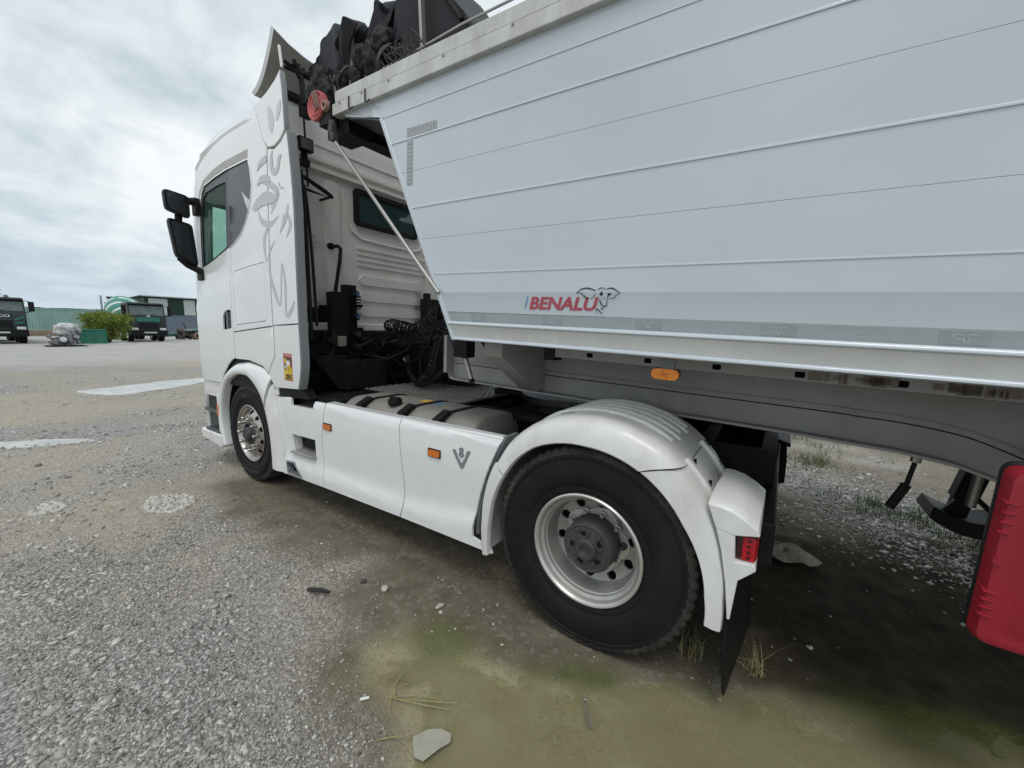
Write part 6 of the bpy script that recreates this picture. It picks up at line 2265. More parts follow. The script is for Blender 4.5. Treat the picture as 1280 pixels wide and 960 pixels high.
# ------------------------------------------------------------------ chassis of the trailer
for sgn in (-1, 1):
    bot = [(-0.93, 0.0), (-0.88, -0.010), (1.40, -0.012), (1.66, -0.016), (1.84, -0.020), (2.02, -0.040), (2.14, -0.075), (2.35, -0.16), (2.6, -0.28), (2.85, -0.37), (3.2, -0.42), (XE - 0.1, -0.42)]
    web = [(-0.963, 0.30)] + [(-0.957, 0.06)] + bot + [(XE - 0.1, 0.30)]
    mb = MB().panel(web, (), lambda u, v, n: (u, sgn * 0.50 + n, v), 0.016, 0.008, 0)
    wb = mb.build('chassis_beam', 'chassis_grey', trailer)
    rows = []
    for x, z in [(-0.957, 0.06)] + bot:
        rows.append([(x, sgn * 0.50 - 0.08, z), (x, sgn * 0.50 + 0.08, z), (x, sgn * 0.50 + 0.08, z - 0.014), (x, sgn * 0.50 - 0.08, z - 0.014)])
    MB().loft(rows, closed=True, caps=True).build('beam_flange', 'chassis_grey', wb, bevel=0.003, angle=50)
    pts = [(-0.957, sgn * 0.509, 0.150)] + [(x, sgn * 0.509, z + 0.148) for x, z in bot[1:8]]
    MB().tube(resample(pts, 40), 0.006, 6).build('beam_weld', 'chassis_grey', wb)
    pts = [(-0.957, sgn * 0.509, 0.118)] + [(x, sgn * 0.509, z + 0.118) for x, z in bot[1:8]]
    MB().tube(resample(pts, 40), 0.003, 5).build('beam_weld', 'frame', wb)
    mb = MB().box(-0.98, -0.945, sgn * 0.50 - 0.10, sgn * 0.50 + 0.10, 0.03, 0.34)
    mb.build('beam_end', 'chassis_grey', wb, bevel=0.004)
    for k, x in enumerate((-0.13, 2.9, 3.9, 5.3, 7.0)):
        mb = MB().prism([(sgn * 0.51, 0.30), (sgn * 1.05, 0.34), (sgn * 1.05, 0.26), (sgn * 0.62, 0.0 if k == 0 else 0.1), (sgn * 0.51, 0.0 if k == 0 else 0.1)], x - 0.07, x + 0.07, 'yz')
        mb.build('outrigger', 'chassis_grey', trailer, bevel=0.006)
    # side bearer with square holes
    holes = [rrect(1.105 + 0.31 * k - 0.018, 1.105 + 0.31 * k + 0.018, 0.302, 0.327, 0.006, 2) for k in range(-2, 14)]
    mb = MB().panel([(0.275, 0.288), (XE - 0.1, 0.288), (XE - 0.1, 0.345), (0.275, 0.345)], holes, lambda u, v, n: (u, sgn * 1.0 + sgn * n, v), 0.006, 0.0, 0)
    sr = mb.build('side_bearer', 'chassis_grey', trailer)
    mb = MB().box(0.275, XE - 0.1, sgn * 0.90, sgn * 0.94, 0.288, 0.345)
    mb.box(0.275, XE - 0.1, sgn * 0.94, sgn * 0.9935, 0.286, 0.291)
    mb.build('bearer_back', 'frame', sr)
    if sgn < 0:
        mb = MB().box(0.20, 0.272, -1.005, -0.90, 0.265, 0.345)
        mb.build('bearer_end', 'black', sr, bevel=0.006)
        mb = MB()
        for x0, x1 in ((1.44, 1.70), (1.78, 2.05)):
            for k in range(14):
                xa = x0 + (x1 - x0) * random.random()
                mb.box(xa, xa + random.uniform(0.01, 0.05), -1.0035, -1.0005 - 0.001 * random.random(), 0.293 + 0.02 * random.random(), 0.318 + 0.02 * random.random())
        tag(mb.build('bearer_dirt', 'bracket', sr, smooth=False), kind='stuff')
mb = MB().box(-0.95, 1.25, -0.55, 0.55, -0.030, -0.018)
for x in (-0.9, -0.2, 0.6, 1.2):
    mb.box(x, x + 0.08, -0.49, 0.49, 0.0, 0.28)
mb.build('coupling_plate', 'frame', trailer)
# gas strut, dark prop, wire loop and amber lamp on the left
mb = MB().tube([(-0.638, -0.75, 0.25), (-0.585, -0.75, 0.13)], 0.020, 10)
mb.tube([(-0.60, -0.75, 0.165), (-0.545, -0.75, 0.03)], 0.019, 10)
g = mb.build('gas_strut', 'steel', trailer)
MB().tube([(-0.547, -0.75, 0.04), (-0.537, -0.75, 0.01)], 0.022, 10).build('strut_end', 'black', g)
MB().obox((-0.625, -0.75, 0.27), (0.13, 0.10, 0.15)).build('strut_socket', 'black', g, bevel=0.006)
mb = MB().tube([(-0.34, -0.9, 0.345), (-0.23, -0.9, 0.245), (-0.215, -0.9, 0.230)], [0.020, 0.020, 0.026], 9)
mb.build('prop_stay', 'black', trailer)
lp = [(-0.58, -0.95, 0.34), (-0.55, -0.95, 0.30), (-0.50, -0.95, 0.275), (-0.46, -0.95, 0.255), (-0.435, -0.95, 0.235), (-0.44, -0.95, 0.215), (-0.47, -0.95, 0.220), (-0.485, -0.95, 0.245), (-0.50, -0.95, 0.27), (-0.56, -0.95, 0.29)]
MB().tube(curve3(lp, 5), 0.0055, 6).build('wire_loop', 'black', trailer)
mb = MB().prism([(0.895, 0.345), (0.965, 0.345), (0.955, 0.295), (0.905, 0.295)], -1.165, -1.145)
lb = mb.build('lamp_bracket', 'grey_mid', trailer, bevel=0.003)
mb = MB().panel(rrect(0.868, 0.985, 0.252, 0.300, 0.022), (), lambda u, v, n: (u, -1.17 - n, v), 0.03, 0.02, 0)
lamp = mb.build('side_lamp', 'orange', trailer, bevel=0.008, seg=3)
mb = MB().panel(rrect(0.868, 0.985, 0.258, 0.300, 0.016), (), lambda u, v, n: (u, -1.155 - n, v), 0.02, 0.012, 0)
mb.build('lamp_base', 'black', lamp)
e = MB()
for a in (-0.2, 0.9):
    e.obox((0.926, -1.1905, 0.276), (0.045, 0.003, 0.006), Matrix.Rotation(a, 3, 'Y'))
e.build('lens_mark', 'amber', lamp)

# ------------------------------------------------------------------ red extinguisher box
rb = MB()


def rect_ring(x0, x1, z0, z1, r, y):
    return [(u, y, v) for u, v in rrect(x0, x1, z0, z1, r, 5)]


X0, X1, Z0, Z1 = 1.935, 2.36, -0.428, 0.128
rb.loft([rect_ring(X0 - 0.002, X1, Z0, Z1, 0.03, -1.245), rect_ring(X0 - 0.002, X1, Z0, Z1, 0.032, -1.275), rect_ring(X0 + 0.006, X1 - 0.008, Z0 + 0.008, Z1 - 0.008, 0.03, -1.297),
         rect_ring(X0 + 0.030, X1 - 0.030, Z0 + 0.030, Z1 - 0.030, 0.03, -1.305), rect_ring(X0 + 0.042, X1 - 0.042, Z0 + 0.042, Z1 - 0.042, 0.03, -1.298),
         rect_ring(X0 + 0.055, X1 - 0.055, Z0 + 0.055, Z1 - 0.055, 0.03, -1.303)], closed=True, caps=True)
door = rb.build('extinguisher_box', 'red_box', trailer, angle=50)
bk = MB().loft([rect_ring(X0 + 0.004, X1 - 0.004, Z0 + 0.004, Z1 - 0.002, 0.03, -1.244), rect_ring(X0 - 0.004, X1, Z0 - 0.0, Z1 + 0.008, 0.035, -1.235), rect_ring(X0 + 0.004, X1, Z0, Z1 + 0.004, 0.035, -1.20),
                rect_ring(X0 + 0.03, X1 - 0.01, Z0 + 0.02, Z1 - 0.005, 0.04, -1.165)], closed=True, caps=True)
bk.build('box_back', 'black', door, angle=50)
for z in (0.035, 0.005, -0.025, -0.055, -0.245, -0.270, -0.295, -0.320):
    MB().prism([(-1.308, z - 0.011), (-1.285, z - 0.004), (-1.262, z - 0.005), (-1.262, z - 0.012), (-1.285, z - 0.013)], X0 - 0.004, X0 + 0.026, 'yz').build('box_rib', 'red_box', door, bevel=0.002)
MB().tube([(X0 + 0.012, -1.306, -0.155), (X0 + 0.012, -1.29, -0.155)], 0.013, 10).build('box_rivet', 'red_box', door)
MB().loft([rect_ring(2.045, 2.20, -0.23, -0.06, 0.06, -1.3035), rect_ring(2.05, 2.195, -0.225, -0.065, 0.06, -1.308), rect_ring(2.06, 2.185, -0.215, -0.075, 0.05, -1.306)], closed=True, caps=True).build('box_latch', 'red_lens_dark', door)
mb = MB()
mb.prism([(-1.17, 0.05), (-0.50, 0.10), (-0.50, 0.05), (-1.17, 0.0)], 2.25, 2.30, 'yz')
mb.prism([(-1.17, -0.30), (-0.50, -0.12), (-0.50, -0.18), (-1.17, -0.35)], 2.25, 2.30, 'yz')
mb.build('box_bracket', 'frame', trailer)

# ------------------------------------------------------------------ landing gear
TI = trailer.matrix_basis.inverted() if False else (Matrix.Translation((-0.6, 0.0, 1.2)) @ Matrix.Rotation(radians(-0.1928), 4, 'Z') @ Matrix.Rotation(radians(1.8257), 4, 'Y')).inverted()


def tl(*p):
    return tuple(TI @ Vector(p))


for sgn in (1, -1):
    dx = 0.16 if sgn > 0 else 0.66
    y = 0.60 * sgn
    mb = MB()
    mb.bar(tl(1.72 + dx, y, 1.12), tl(1.62 + dx, y, 0.62), 0.11)
    mb.bar(tl(1.62 + dx, y, 0.62), tl(1.60 + dx, y, 0.50), 0.085)
    mb.tube([tl(1.78 + dx, y, 1.02), tl(1.80 + dx, y, 0.55)], 0.035, 8)
    lg_ = mb.build('landing_leg', 'frame', trailer, bevel=0.006)
    mb = MB()
    c = (1.66 + dx, y, 0.47)
    rows = []
    for t in np.linspace(-1, 1, 9):
        rows.append([tl(c[0] + 0.21 * t, c[1] - 0.16, c[2] + 0.08 * t * t - 0.04), tl(c[0] + 0.21 * t, c[1] + 0.16, c[2] + 0.08 * t * t - 0.04),
                     tl(c[0] + 0.19 * t, c[1] + 0.14, c[2] + 0.06 * t * t + 0.05), tl(c[0] + 0.19 * t, c[1] - 0.14, c[2] + 0.06 * t * t + 0.05)])
    mb.loft(rows, closed=True, caps=True)
    mb.prism([(1, 1)] * 0 or [(-0.09, 0.0), (0.09, 0.0), (0.05, 0.13), (-0.05, 0.13)], -0.03, 0.03) if False else None
    mb.bar(tl(1.52 + dx, y - 0.05, 0.50), tl(1.60 + dx, y - 0.05, 0.64), 0.03)
    mb.bar(tl(1.80 + dx, y - 0.05, 0.52), tl(1.66 + dx, y - 0.05, 0.66), 0.03)
    mb.build('landing_foot', 'black', lg_, bevel=0.004)
    MB().tube([tl(1.66 + dx, y - 0.062, 0.86), tl(1.64 + dx, y - 0.062, 0.60)], 0.028, 10).build('leg_spindle', 'steel', lg_)
mb = MB().tube([tl(2.0, -0.52, 1.12), tl(2.0, 0.6, 1.12)], 0.025, 8)
mb.tube([(1.925, -0.46, -0.02), (1.918, -0.46, -0.085)], 0.020, 9)
cr = mb.build('crank_shaft', 'steel', trailer)
MB().tube([(1.918, -0.46, -0.09), (1.905, -0.46, -0.20)], 0.010, 8).tube([(1.905, -0.46, -0.20), (1.862, -0.46, -0.325)], 0.020, 9).build('crank_grip', 'black', cr)
mb = MB()
mb.bar((1.6, 0.2, 0.1), (2.6, 0.2, 0.05), 0.06)
mb.tube([(1.3, 0.55, -0.02), (2.2, 0.60, -0.10), (3.0, 0.55, -0.15)], 0.03, 8)
mb.bar((2.35, -0.6, 0.05), (2.35, 0.6, 0.05), 0.1)
mb.build('brace', 'frame', trailer)

# trailer wheels further back (out of the frame, but they carry the trailer)
def trailer_wheel():
    w = empty('wheel', trailer, tl(4.4, -1.21, 0.51), (0, -radians(1.8257), 0))
    tyre_mesh(0.52, 0.38, 0.296, 3, 96).build('tyre', ['rubber', 'tread'], w, angle=40)
    MB().lathe([(0.296, 0.03), (0.30, 0.004), (0.288, 0.0), (0.27, 0.04), (0.25, 0.07), (0.22, 0.03), (0.13, 0.02), (0.12, -0.03), (0.0, -0.035)], n=40).build('rim', 'alu', w)
    return w


w0 = trailer_wheel()
for k in range(3):
    for sgn in (-1, 1):
        if k == 0 and sgn < 0:
            continue
        c = copy_tree(w0, trailer)
        c.location = tl(4.4 + 1.31 * k, sgn * 1.21, 0.51)
        c.rotation_euler = (0, -radians(1.8257), 0) if sgn < 0 else (0, radians(1.8257), pi)
mb = MB()
for k in range(3):
    mb.tube([tl(4.4 + 1.31 * k, -0.9, 0.51), tl(4.4 + 1.31 * k, 0.9, 0.51)], 0.08, 10)
mb.build('axle', 'frame', trailer)

# ------------------------------------------------------------------ gathered tarpaulin at the front of the body
def fold(path, ys, lean=0.0, seed=0, th=0.030, bow=0.22, end_drop=0.0):
    """thick cloth fold: closed section (x,z) swept across the body, bowed up towards the middle and crumpled"""
    r = np.random.default_rng(seed)
    P = resample(path + path[:1], len(path) * 6)[:-1]
    rows = []
    ph = r.uniform(0, 6, 8)
    for y in ys:
        k = 1 - (abs(y) / 1.2) ** 2.2
        row = []
        for j, (x, z) in enumerate(P):
            up = (z - 1.95) / 0.5
            q_ = 2 * pi * j / len(P)
            wv = 0.030 * sin(6 * y + ph[0] + 3 * up) + 0.016 * sin(13 * y + ph[1] + q_) + 0.006 * sin(31 * y + ph[2] + 2 * q_)
            row.append((x + wv * (0.3 + up) + lean * k * up, y + 0.02 * sin(q_ * 2 + ph[3]), z + bow * k * max(up, 0) + 0.014 * sin(q_ + 9 * y + ph[4]) * up))
        rows.append(row)
    from mathutils import noise as mn
    for row in rows:
        for q in range(len(row)):
            p = Vector(row[q])
            n1 = mn.turbulence_vector(p * 4.0 + Vector((seed, 0, 0)), 3, False)
            n2 = mn.noise_vector(p * 13.0 + Vector((0, seed, 0)))
            a = 0.055 * min(1.0, max(0.15, (p.z - 1.93) * 3.5))
            row[q] = tuple(p + n1 * a + n2 * 0.014)
    mb_ = MB().loft(rows, closed=True, caps=True)
    return mb_


ys = [-1.17, -1.165, -1.15, -1.13, -1.10, -1.06, -1.02, -0.98, -0.93, -0.88, -0.82, -0.76, -0.68, -0.6, -0.5, -0.4, -0.3, -0.2, 0.0, 0.25, 0.5, 0.75, 0.95, 1.1, 1.16]
folds = [
    [(-1.80, 1.98), (-1.86, 2.12), (-1.79, 2.30), (-1.72, 2.42), (-1.61, 2.475), (-1.52, 2.44), (-1.47, 2.30), (-1.47, 2.14), (-1.53, 2.0), (-1.66, 2.05)],
    [(-1.52, 1.98), (-1.52, 2.15), (-1.46, 2.32), (-1.40, 2.40), (-1.34, 2.36), (-1.37, 2.22), (-1.42, 2.08), (-1.44, 1.98)],
    [(-1.42, 1.97), (-1.43, 2.10), (-1.37, 2.26), (-1.29, 2.37), (-1.24, 2.32), (-1.28, 2.20), (-1.31, 2.08), (-1.30, 1.97)],
    [(-1.29, 2.12), (-1.31, 2.22), (-1.22, 2.34), (-1.09, 2.43), (-1.00, 2.36), (-1.02, 2.27), (-1.13, 2.22), (-1.19, 2.10), (-1.21, 2.00), (-1.27, 1.98)],
    [(-1.20, 2.05), (-1.17, 2.20), (-1.04, 2.28), (-0.93, 2.37), (-0.88, 2.32), (-0.97, 2.20), (-1.06, 2.12), (-1.08, 2.02)],
    [(-1.06, 1.97), (-1.10, 2.10), (-1.02, 2.22), (-0.92, 2.26), (-0.86, 2.18), (-0.92, 2.08), (-0.90, 1.98)]]
tarp = None
for i, fp in enumerate(folds):
    o = fold(fp, ys, seed=20 + i, bow=0.20 + 0.05 * (i % 3)).build('tarpaulin_fold', 'tarp', trailer, angle=60)
# crumpled ends of the cloth squashed between the hoops
for i, (x, z, r) in enumerate([(-1.72, 2.04, 0.09), (-1.58, 2.02, 0.08), (-1.36, 2.05, 0.07), (-1.22, 2.04, 0.07), (-1.17, 2.13, 0.06), (-1.05, 2.08, 0.08), (-0.98, 2.17, 0.07), (-1.63, 2.12, 0.07)]):
    bm = bmesh.new()
    bmesh.ops.create_icosphere(bm, subdivisions=4, radius=1.0)
    from mathutils import noise as mn
    for v in bm.verts:
        p = v.co.copy()
        k_ = 1 + 0.55 * abs(mn.noise(p * 1.6 + Vector((3 * i, 0, 0)))) + 0.25 * mn.noise(p * 4.5 + Vector((0, 2 * i, 0)))
        v.co = Vector((p.x * r * 0.75, p.y * 0.07, p.z * r * 1.25)) * k_ + Vector((x, -1.19 - 0.01 * (i % 3), z))
    me_ = bpy.data.meshes.new('tarpaulin_crumple')
    bm.to_mesh(me_)
    bm.free()
    me_.materials.append(M['tarp'])
    me_.polygons.foreach_set('use_smooth', [True] * len(me_.polygons))
    o = bpy.data.objects.new('tarpaulin_crumple', me_)
    COL.objects.link(o)
    o.parent = trailer
# the last bay still hangs from its bow as one sheet down to the rail
rows = []
for y in ys:
    k = 1 - (abs(y) / 1.2) ** 2.4
    row = []
    for x, z in resample([(-0.92, 1.97), (-0.93, 2.15), (-0.89, 2.40), (-0.84, 2.58), (-0.76, 2.62), (-0.62, 2.50), (-0.45, 2.28), (-0.29, 2.07), (-0.27, 1.99)], 30):
        up = (z - 1.95) / 0.6
        row.append((x + 0.010 * sin(14 * y + 4 * x) * up, y, z + 0.05 * k * up + 0.010 * sin(25 * x + 8 * y)))
    inner = [(p[0] * 0.96 - 0.025, p[1] + 0.0, p[2] - 0.03 * min(1, max(0.2, (p[2] - 1.95) * 3))) for p in row]
    rows.append(row + inner[::-1])
mb = MB().loft(rows, closed=True, caps=True)
# cloth closing the near end of that bay
e = resample([(-0.92, 1.97), (-0.93, 2.15), (-0.89, 2.40), (-0.84, 2.58), (-0.76, 2.62), (-0.62, 2.50), (-0.45, 2.28), (-0.29, 2.07), (-0.27, 1.99)], 30)
mb.panel([(p[0], p[1]) for p in e], (), lambda u, v, n: (u, -1.168 - n + 0.012 * sin(18 * u + 3 * v), v), 0.006, 0.0, 0.08)
mb.build('tarpaulin_bay', 'tarp', trailer, angle=60)
for i, (x, z0, z1, dx, m) in enumerate([(-1.455, 1.95, 2.10, 0.005, 'bracket'), (-1.29, 1.96, 2.13, 0.045, 'bracket'), (-1.12, 1.96, 2.13, 0.035, 'bracket'), (-1.39, 1.94, 2.06, 0.01, 'hub'), (-1.02, 1.95, 2.07, 0.0, 'hub'), (-1.20, 1.95, 2.05, 0.02, 'hub')]):
    MB().bar((x, -1.215, z0), (x + dx, -1.225, z1), 0.042, 0.02).build('hoop_foot', m, trailer, bevel=0.004)
mb = MB()
for x0, a in ((-1.36, 0.0), (-0.97, 0.03), (-0.93, 0.0)):
    mb.tube(curve3([(x0, -1.26, 1.96), (x0 + 0.02 + a, -1.29, 2.02), (x0 + 0.05, -1.25, 2.10), (x0 + 0.03 + a, -1.20, 2.14)], 5), 0.006, 5)
for k in range(14):
    x0 = -0.88 + 0.02 * k
    mb.tube(curve3([(x0, -1.24, 1.97 + 0.01 * (k % 3)), (x0 + 0.03 * ((k % 4) - 1.5), -1.27 - 0.01 * (k % 3), 2.02 + 0.02 * (k % 4)), (x0 + 0.07 * ((k % 3) - 1) + 0.03 * sin(7 * k), -1.22, 2.03 + 0.03 * sin(5 * k))], 4), 0.0045, 5)
tag(mb.build('tangled_cord', material('grey_cord', (0.075, 0.072, 0.07), 0.7, var=0.3), trailer), kind='stuff')
MB().bar((-0.655, -1.20, 2.48), (-0.610, -1.20, 1.955), 0.035, 0.02).build('hoop_post', 'steel', trailer, bevel=0.003)
MB().tube(curve3([(-0.84, -1.17, 2.62), (-0.70, -1.18, 2.52), (-0.52, -1.18, 2.32), (-0.34, -1.18, 2.10)], 6), 0.012, 7).build('hoop_strap', 'black', trailer)
MB().tube([(-0.92, -1.25, 1.985), (-0.785, -1.22, 2.012), (-0.3, -1.215, 2.045), (0.6, -1.20, 2.06), (4.0, -1.20, 2.03), (XE, -1.2, 2.03)], 0.0065, 7).build('guide_cable', 'steel', trailer)
for x in (-1.19, -1.02):
    mb = MB().bar((x, YS - 0.038, 1.80), (x, YS - 0.038, 1.87), 0.010, 0.006)
    mb.tube(curve3([(x, YS - 0.04, 1.80), (x + 0.012, YS - 0.045, 1.788), (x + 0.035, YS - 0.045, 1.788), (x + 0.04, YS - 0.038, 1.80)], 4), 0.005, 6)
    mb.build('rail_hook', 'hub', trailer)

# ================================================================== FAR SIDE OF THE YARD
M['cab_green'] = material('dark_green_lorry_paint', (0.006, 0.016, 0.017), 0.4, coat=0.2, dirt=0.15, dirt_col=(0.06, 0.06, 0.055), var=0.1)
M['cab_black'] = material('black_lorry_paint', (0.005, 0.008, 0.012), 0.4, coat=0.2, dirt=0.15, dirt_col=(0.05, 0.05, 0.05), var=0.1)
M['teal'] = material('teal_paint', (0.010, 0.155, 0.115), 0.4, dirt=0.3, var=0.1)
M['far_glass'] = material('windscreen_glass', (0.10, 0.125, 0.13), 0.12, var=0.25, vscale=1.5)
M['lamp_white'] = material('lamp_glass', (0.55, 0.56, 0.56), 0.2, var=0.2)
M['container_green'] = material('faded_green_steel', (0.26, 0.42, 0.38), 0.6, dirt=0.6, dirt_col=(0.12, 0.17, 0.15), var=0.12, dscale=1.2)
M['container_blue'] = material('blue_grey_steel', (0.13, 0.175, 0.225), 0.6, dirt=0.8, dirt_col=(0.22, 0.20, 0.19), var=0.12, dscale=1.4)
M['shed_green'] = material('dark_green_sheet', (0.012, 0.040, 0.028), 0.6, dirt=0.3, dirt_col=(0.05, 0.06, 0.05), var=0.15)
M['shed_white'] = material('pale_sheet', (0.52, 0.56, 0.54), 0.6, dirt=0.35, var=0.05)
M['timber'] = material('weathered_timber', (0.30, 0.235, 0.18), 0.85, dirt=0.6, dirt_col=(0.12, 0.09, 0.07), var=0.2)
M['skip_green'] = material('green_skip_paint', (0.012, 0.150, 0.095), 0.5, dirt=0.45, dirt_col=(0.10, 0.13, 0.10), var=0.12)
M['white_wreck'] = material('dirty_white_cover', (0.58, 0.59, 0.58), 0.6, dirt=2.0, dirt_col=(0.07, 0.07, 0.075), var=0.1, dscale=2.0)
M['machine_grey'] = material('oily_machine_grey', (0.26, 0.26, 0.27), 0.5, metal=0.2, dirt=1.6, dirt_col=(0.03, 0.03, 0.035), var=0.3, dscale=3)


def far_wheel(mb_parent, x, y, r, w, rim='machine_grey'):
    wr = empty('wheel', mb_parent, (x, y, r))
    MB().lathe([(r * 0.55, 0), (r * 0.9, -0.01), (r, 0.03), (r, w - 0.03), (r * 0.9, w), (0.1, w)], n=26).build('tyre', 'rubber', wr)
    MB().lathe([(r * 0.55, 0.0), (r * 0.52, 0.02), (r * 0.45, 0.07), (r * 0.25, 0.04), (r * 0.2, 0.0), (0, 0.0)], n=22).build('rim', rim, wr)
    return wr


def far_lorry(name, loc, paint, w, h, label, kind):
    t = empty(name, None, loc)
    tag(t, label, 'truck')
    hw = w / 2
    prof = [(-2.15, 0.85), (0.0, 0.85), (0.04, 1.3), (0.03, 1.95), (-0.12, 2.15), (-0.30, h - 0.25), (-0.48, h - 0.04), (-0.8, h), (-2.1, h - 0.05)]
    cabp = MB().prism(prof, -hw, hw).build('cab', paint, t, bevel=0.06, seg=3)
    # windscreen lies on the sloped front
    a, b = Vector((-0.105, 0, 2.14)), Vector((-0.300, 0, h - 0.27))
    rows = [[(p.x + 0.020, y, p.z) for y in np.linspace(-hw + 0.10, hw - 0.10, 7)] for p in (a, a.lerp(b, 0.5), b)]
    ws = MB().loft(rows).build('windscreen', 'far_glass', t, smooth=False)
    MB().tube([(-0.08, -0.5, 2.15), (-0.18, 0.1, 2.42)], 0.012, 5).tube([(-0.08, 0.2, 2.15), (-0.18, 0.8, 2.42)], 0.012, 5).build('wiper', 'black', ws)
    MB().prism([(-0.34, h - 0.22), (-0.10, h - 0.20), (-0.12, h - 0.12), (-0.44, h - 0.02)], -hw + 0.06, hw - 0.06).build('sun_visor', 'black', t, bevel=0.02)
    for k in range(5):
        MB().box(0.03, 0.075, -0.62, 0.62, 1.06 + 0.10 * k, 1.135 + 0.10 * k).build('grille_slat', 'black', t, bevel=0.008)
    MB().box(-0.25, 0.14, -hw - 0.01, hw + 0.01, 0.48, 0.92).build('bumper', 'black', t, bevel=0.04)
    MB().box(0.138, 0.155, -0.35, 0.45, 0.70, 0.80).build('number_plate', 'shed_white', t)
    for sg in (-1, 1):
        MB().box(0.0, 0.12, sg * (hw - 0.28) - 0.20, sg * (hw - 0.28) + 0.20, 0.93, 1.12).build('headlight', 'lamp_white', t, bevel=0.03)
        mr = MB()
        mr.tube([(-0.25, sg * hw, h - 0.22), (-0.05, sg * (hw + 0.16), h - 0.24), (0.0, sg * (hw + 0.24), h - 0.30)], 0.022, 6)
        mr.tube([(-0.2, sg * hw, 2.05), (0.0, sg * (hw + 0.22), 2.12)], 0.022, 6)
        arm = mr.build('mirror_arm', 'black', t)
        MB().box(-0.10, 0.06, sg * (hw + 0.26) - 0.13, sg * (hw + 0.26) + 0.13, 2.12, h - 0.26).build('mirror', 'black', arm, bevel=0.04)
        # side window and door edge
        MB().prism([(-0.45, 2.10), (-0.62, h - 0.35), (-1.35, h - 0.35), (-1.35, 2.0)], sg * hw - 0.01 * 0, sg * (hw + 0.008)).build('side_window', 'far_glass', t)
        far_wheel(t, -1.05, -hw + 0.02 if sg < 0 else hw - 0.34, 0.52, 0.32, 'lamp_white' if kind == 'mixer' else 'machine_grey')
        MB().tube([(-1.05 + 0.62 * cos(q), sg * (hw + 0.0), 0.52 + 0.62 * sin(q)) for q in np.linspace(0.1, pi - 0.1, 14)], 0.06, 6).build('wheel_arch', 'black', t)
        far_wheel(t, -2.85, -hw + 0.02 if sg < 0 else hw - 0.34, 0.52, 0.32, 'lamp_white' if kind == 'mixer' else 'machine_grey')
        for x in (-6.4, -7.75):
            far_wheel(t, x, -hw + 0.02 if sg < 0 else hw - 0.34, 0.52, 0.32)
    MB().box(-8.6, -0.3, -0.42, 0.42, 0.72, 0.98).build('chassis', 'frame', t)
    return t


iv = far_lorry('dump_truck', (-40.7, -0.17, 0), 'cab_green', 2.46, 3.02, 'dark green dump truck at the left edge with white lettering on its nose', 'dump')
l = MB()
add_text(l, 'IVECO', 0.22, lambda u, w: (0.052, 0.06 + u, 1.735 + w), offset=0.008, centre=True, width=0.98)
l.build('lettering', 'lamp_white', iv, smooth=False, fix=False)
MB().box(0.030, 0.048, -0.62, 0.62, 1.70, 1.92).build('name_panel', 'black', iv)
for sg in (-1, 1):
    MB().prism([(sg * 0.70, 1.50), (sg * 1.12, 1.68), (sg * 1.16, 1.80), (sg * 0.72, 1.62)], 0.02, 0.07, 'yz').build('nose_panel', 'teal', iv, bevel=0.01)
    MB().prism([(sg * 0.70, 1.28), (sg * 1.08, 1.36), (sg * 1.12, 1.46), (sg * 0.72, 1.40)], 0.02, 0.07, 'yz').build('nose_panel', 'teal', iv, bevel=0.01)
MB().tube([(-0.7, 0.55, 3.0), (-0.7, 0.55, 3.10), (-0.7, 0.55, 3.17)], [0.11, 0.10, 0.04], 10).build('beacon', 'machine_grey', iv)
MB().prism([(-8.7, 1.1), (-2.4, 1.1), (-2.3, 2.85), (-8.9, 2.75)], -1.22, 1.22).build('tipper_body', 'cab_green', iv, bevel=0.05)

mx = far_lorry('mixer_truck', (-42.2, 7.55, 0), 'cab_black', 2.30, 3.16, 'black concrete mixer truck with green and white drum parked across the yard', 'mixer')
MB().box(0.036, 0.060, -0.72, 0.72, 1.62, 1.95).build('name_board', 'teal', mx, bevel=0.01)
MB().prism([(-0.10, 2.00), (0.10, 2.00), (0.13, 2.10), (0.0, 2.13), (-0.08, 2.10)], 0.02, 0.05, 'yz').build('bonnet_emblem', 'lamp_white', mx)
MB().box(-0.9, -0.6, -1.168, -1.155, 1.55, 1.85).build('door_sticker', 'shed_white', mx)


def drum_mat():
    m = bpy.data.materials.new('mixer_drum_paint')
    m.use_nodes = True
    t = NT(m.node_tree)
    b = t.n['Principled BSDF']
    tc = t.node('ShaderNodeTexCoord')
    v = tc.outputs['Object']
    sep = t.node('ShaderNodeSeparateXYZ')
    t.link(v, sep.inputs[0])
    ang = t.math('ARCTAN2', t.math('SUBTRACT', sep.outputs[2], 2.5), sep.outputs[1])
    w = t.math('ADD', t.math('MULTIPLY', ang, 0.95), t.math('MULTIPLY', sep.outputs[0], 0.62))
    fr = t.math('FRACT', w)
    st = t.math('LESS_THAN', fr, 0.30)
    n = t.noise(v, 1.4, 4, 0.6)
    st = t.math('MULTIPLY', st, t.math('GREATER_THAN', n, 0.40))
    d = t.noise(v, 5, 6, 0.7)
    c = t.mixc(st, t.ramp(d, [(0.3, (0.010, 0.17, 0.125)), (0.7, (0.03, 0.25, 0.19))]), (0.62, 0.66, 0.64))
    t.link(c, b.inputs['Base Color'])
    b.inputs['Roughness'].default_value = 0.45
    return m


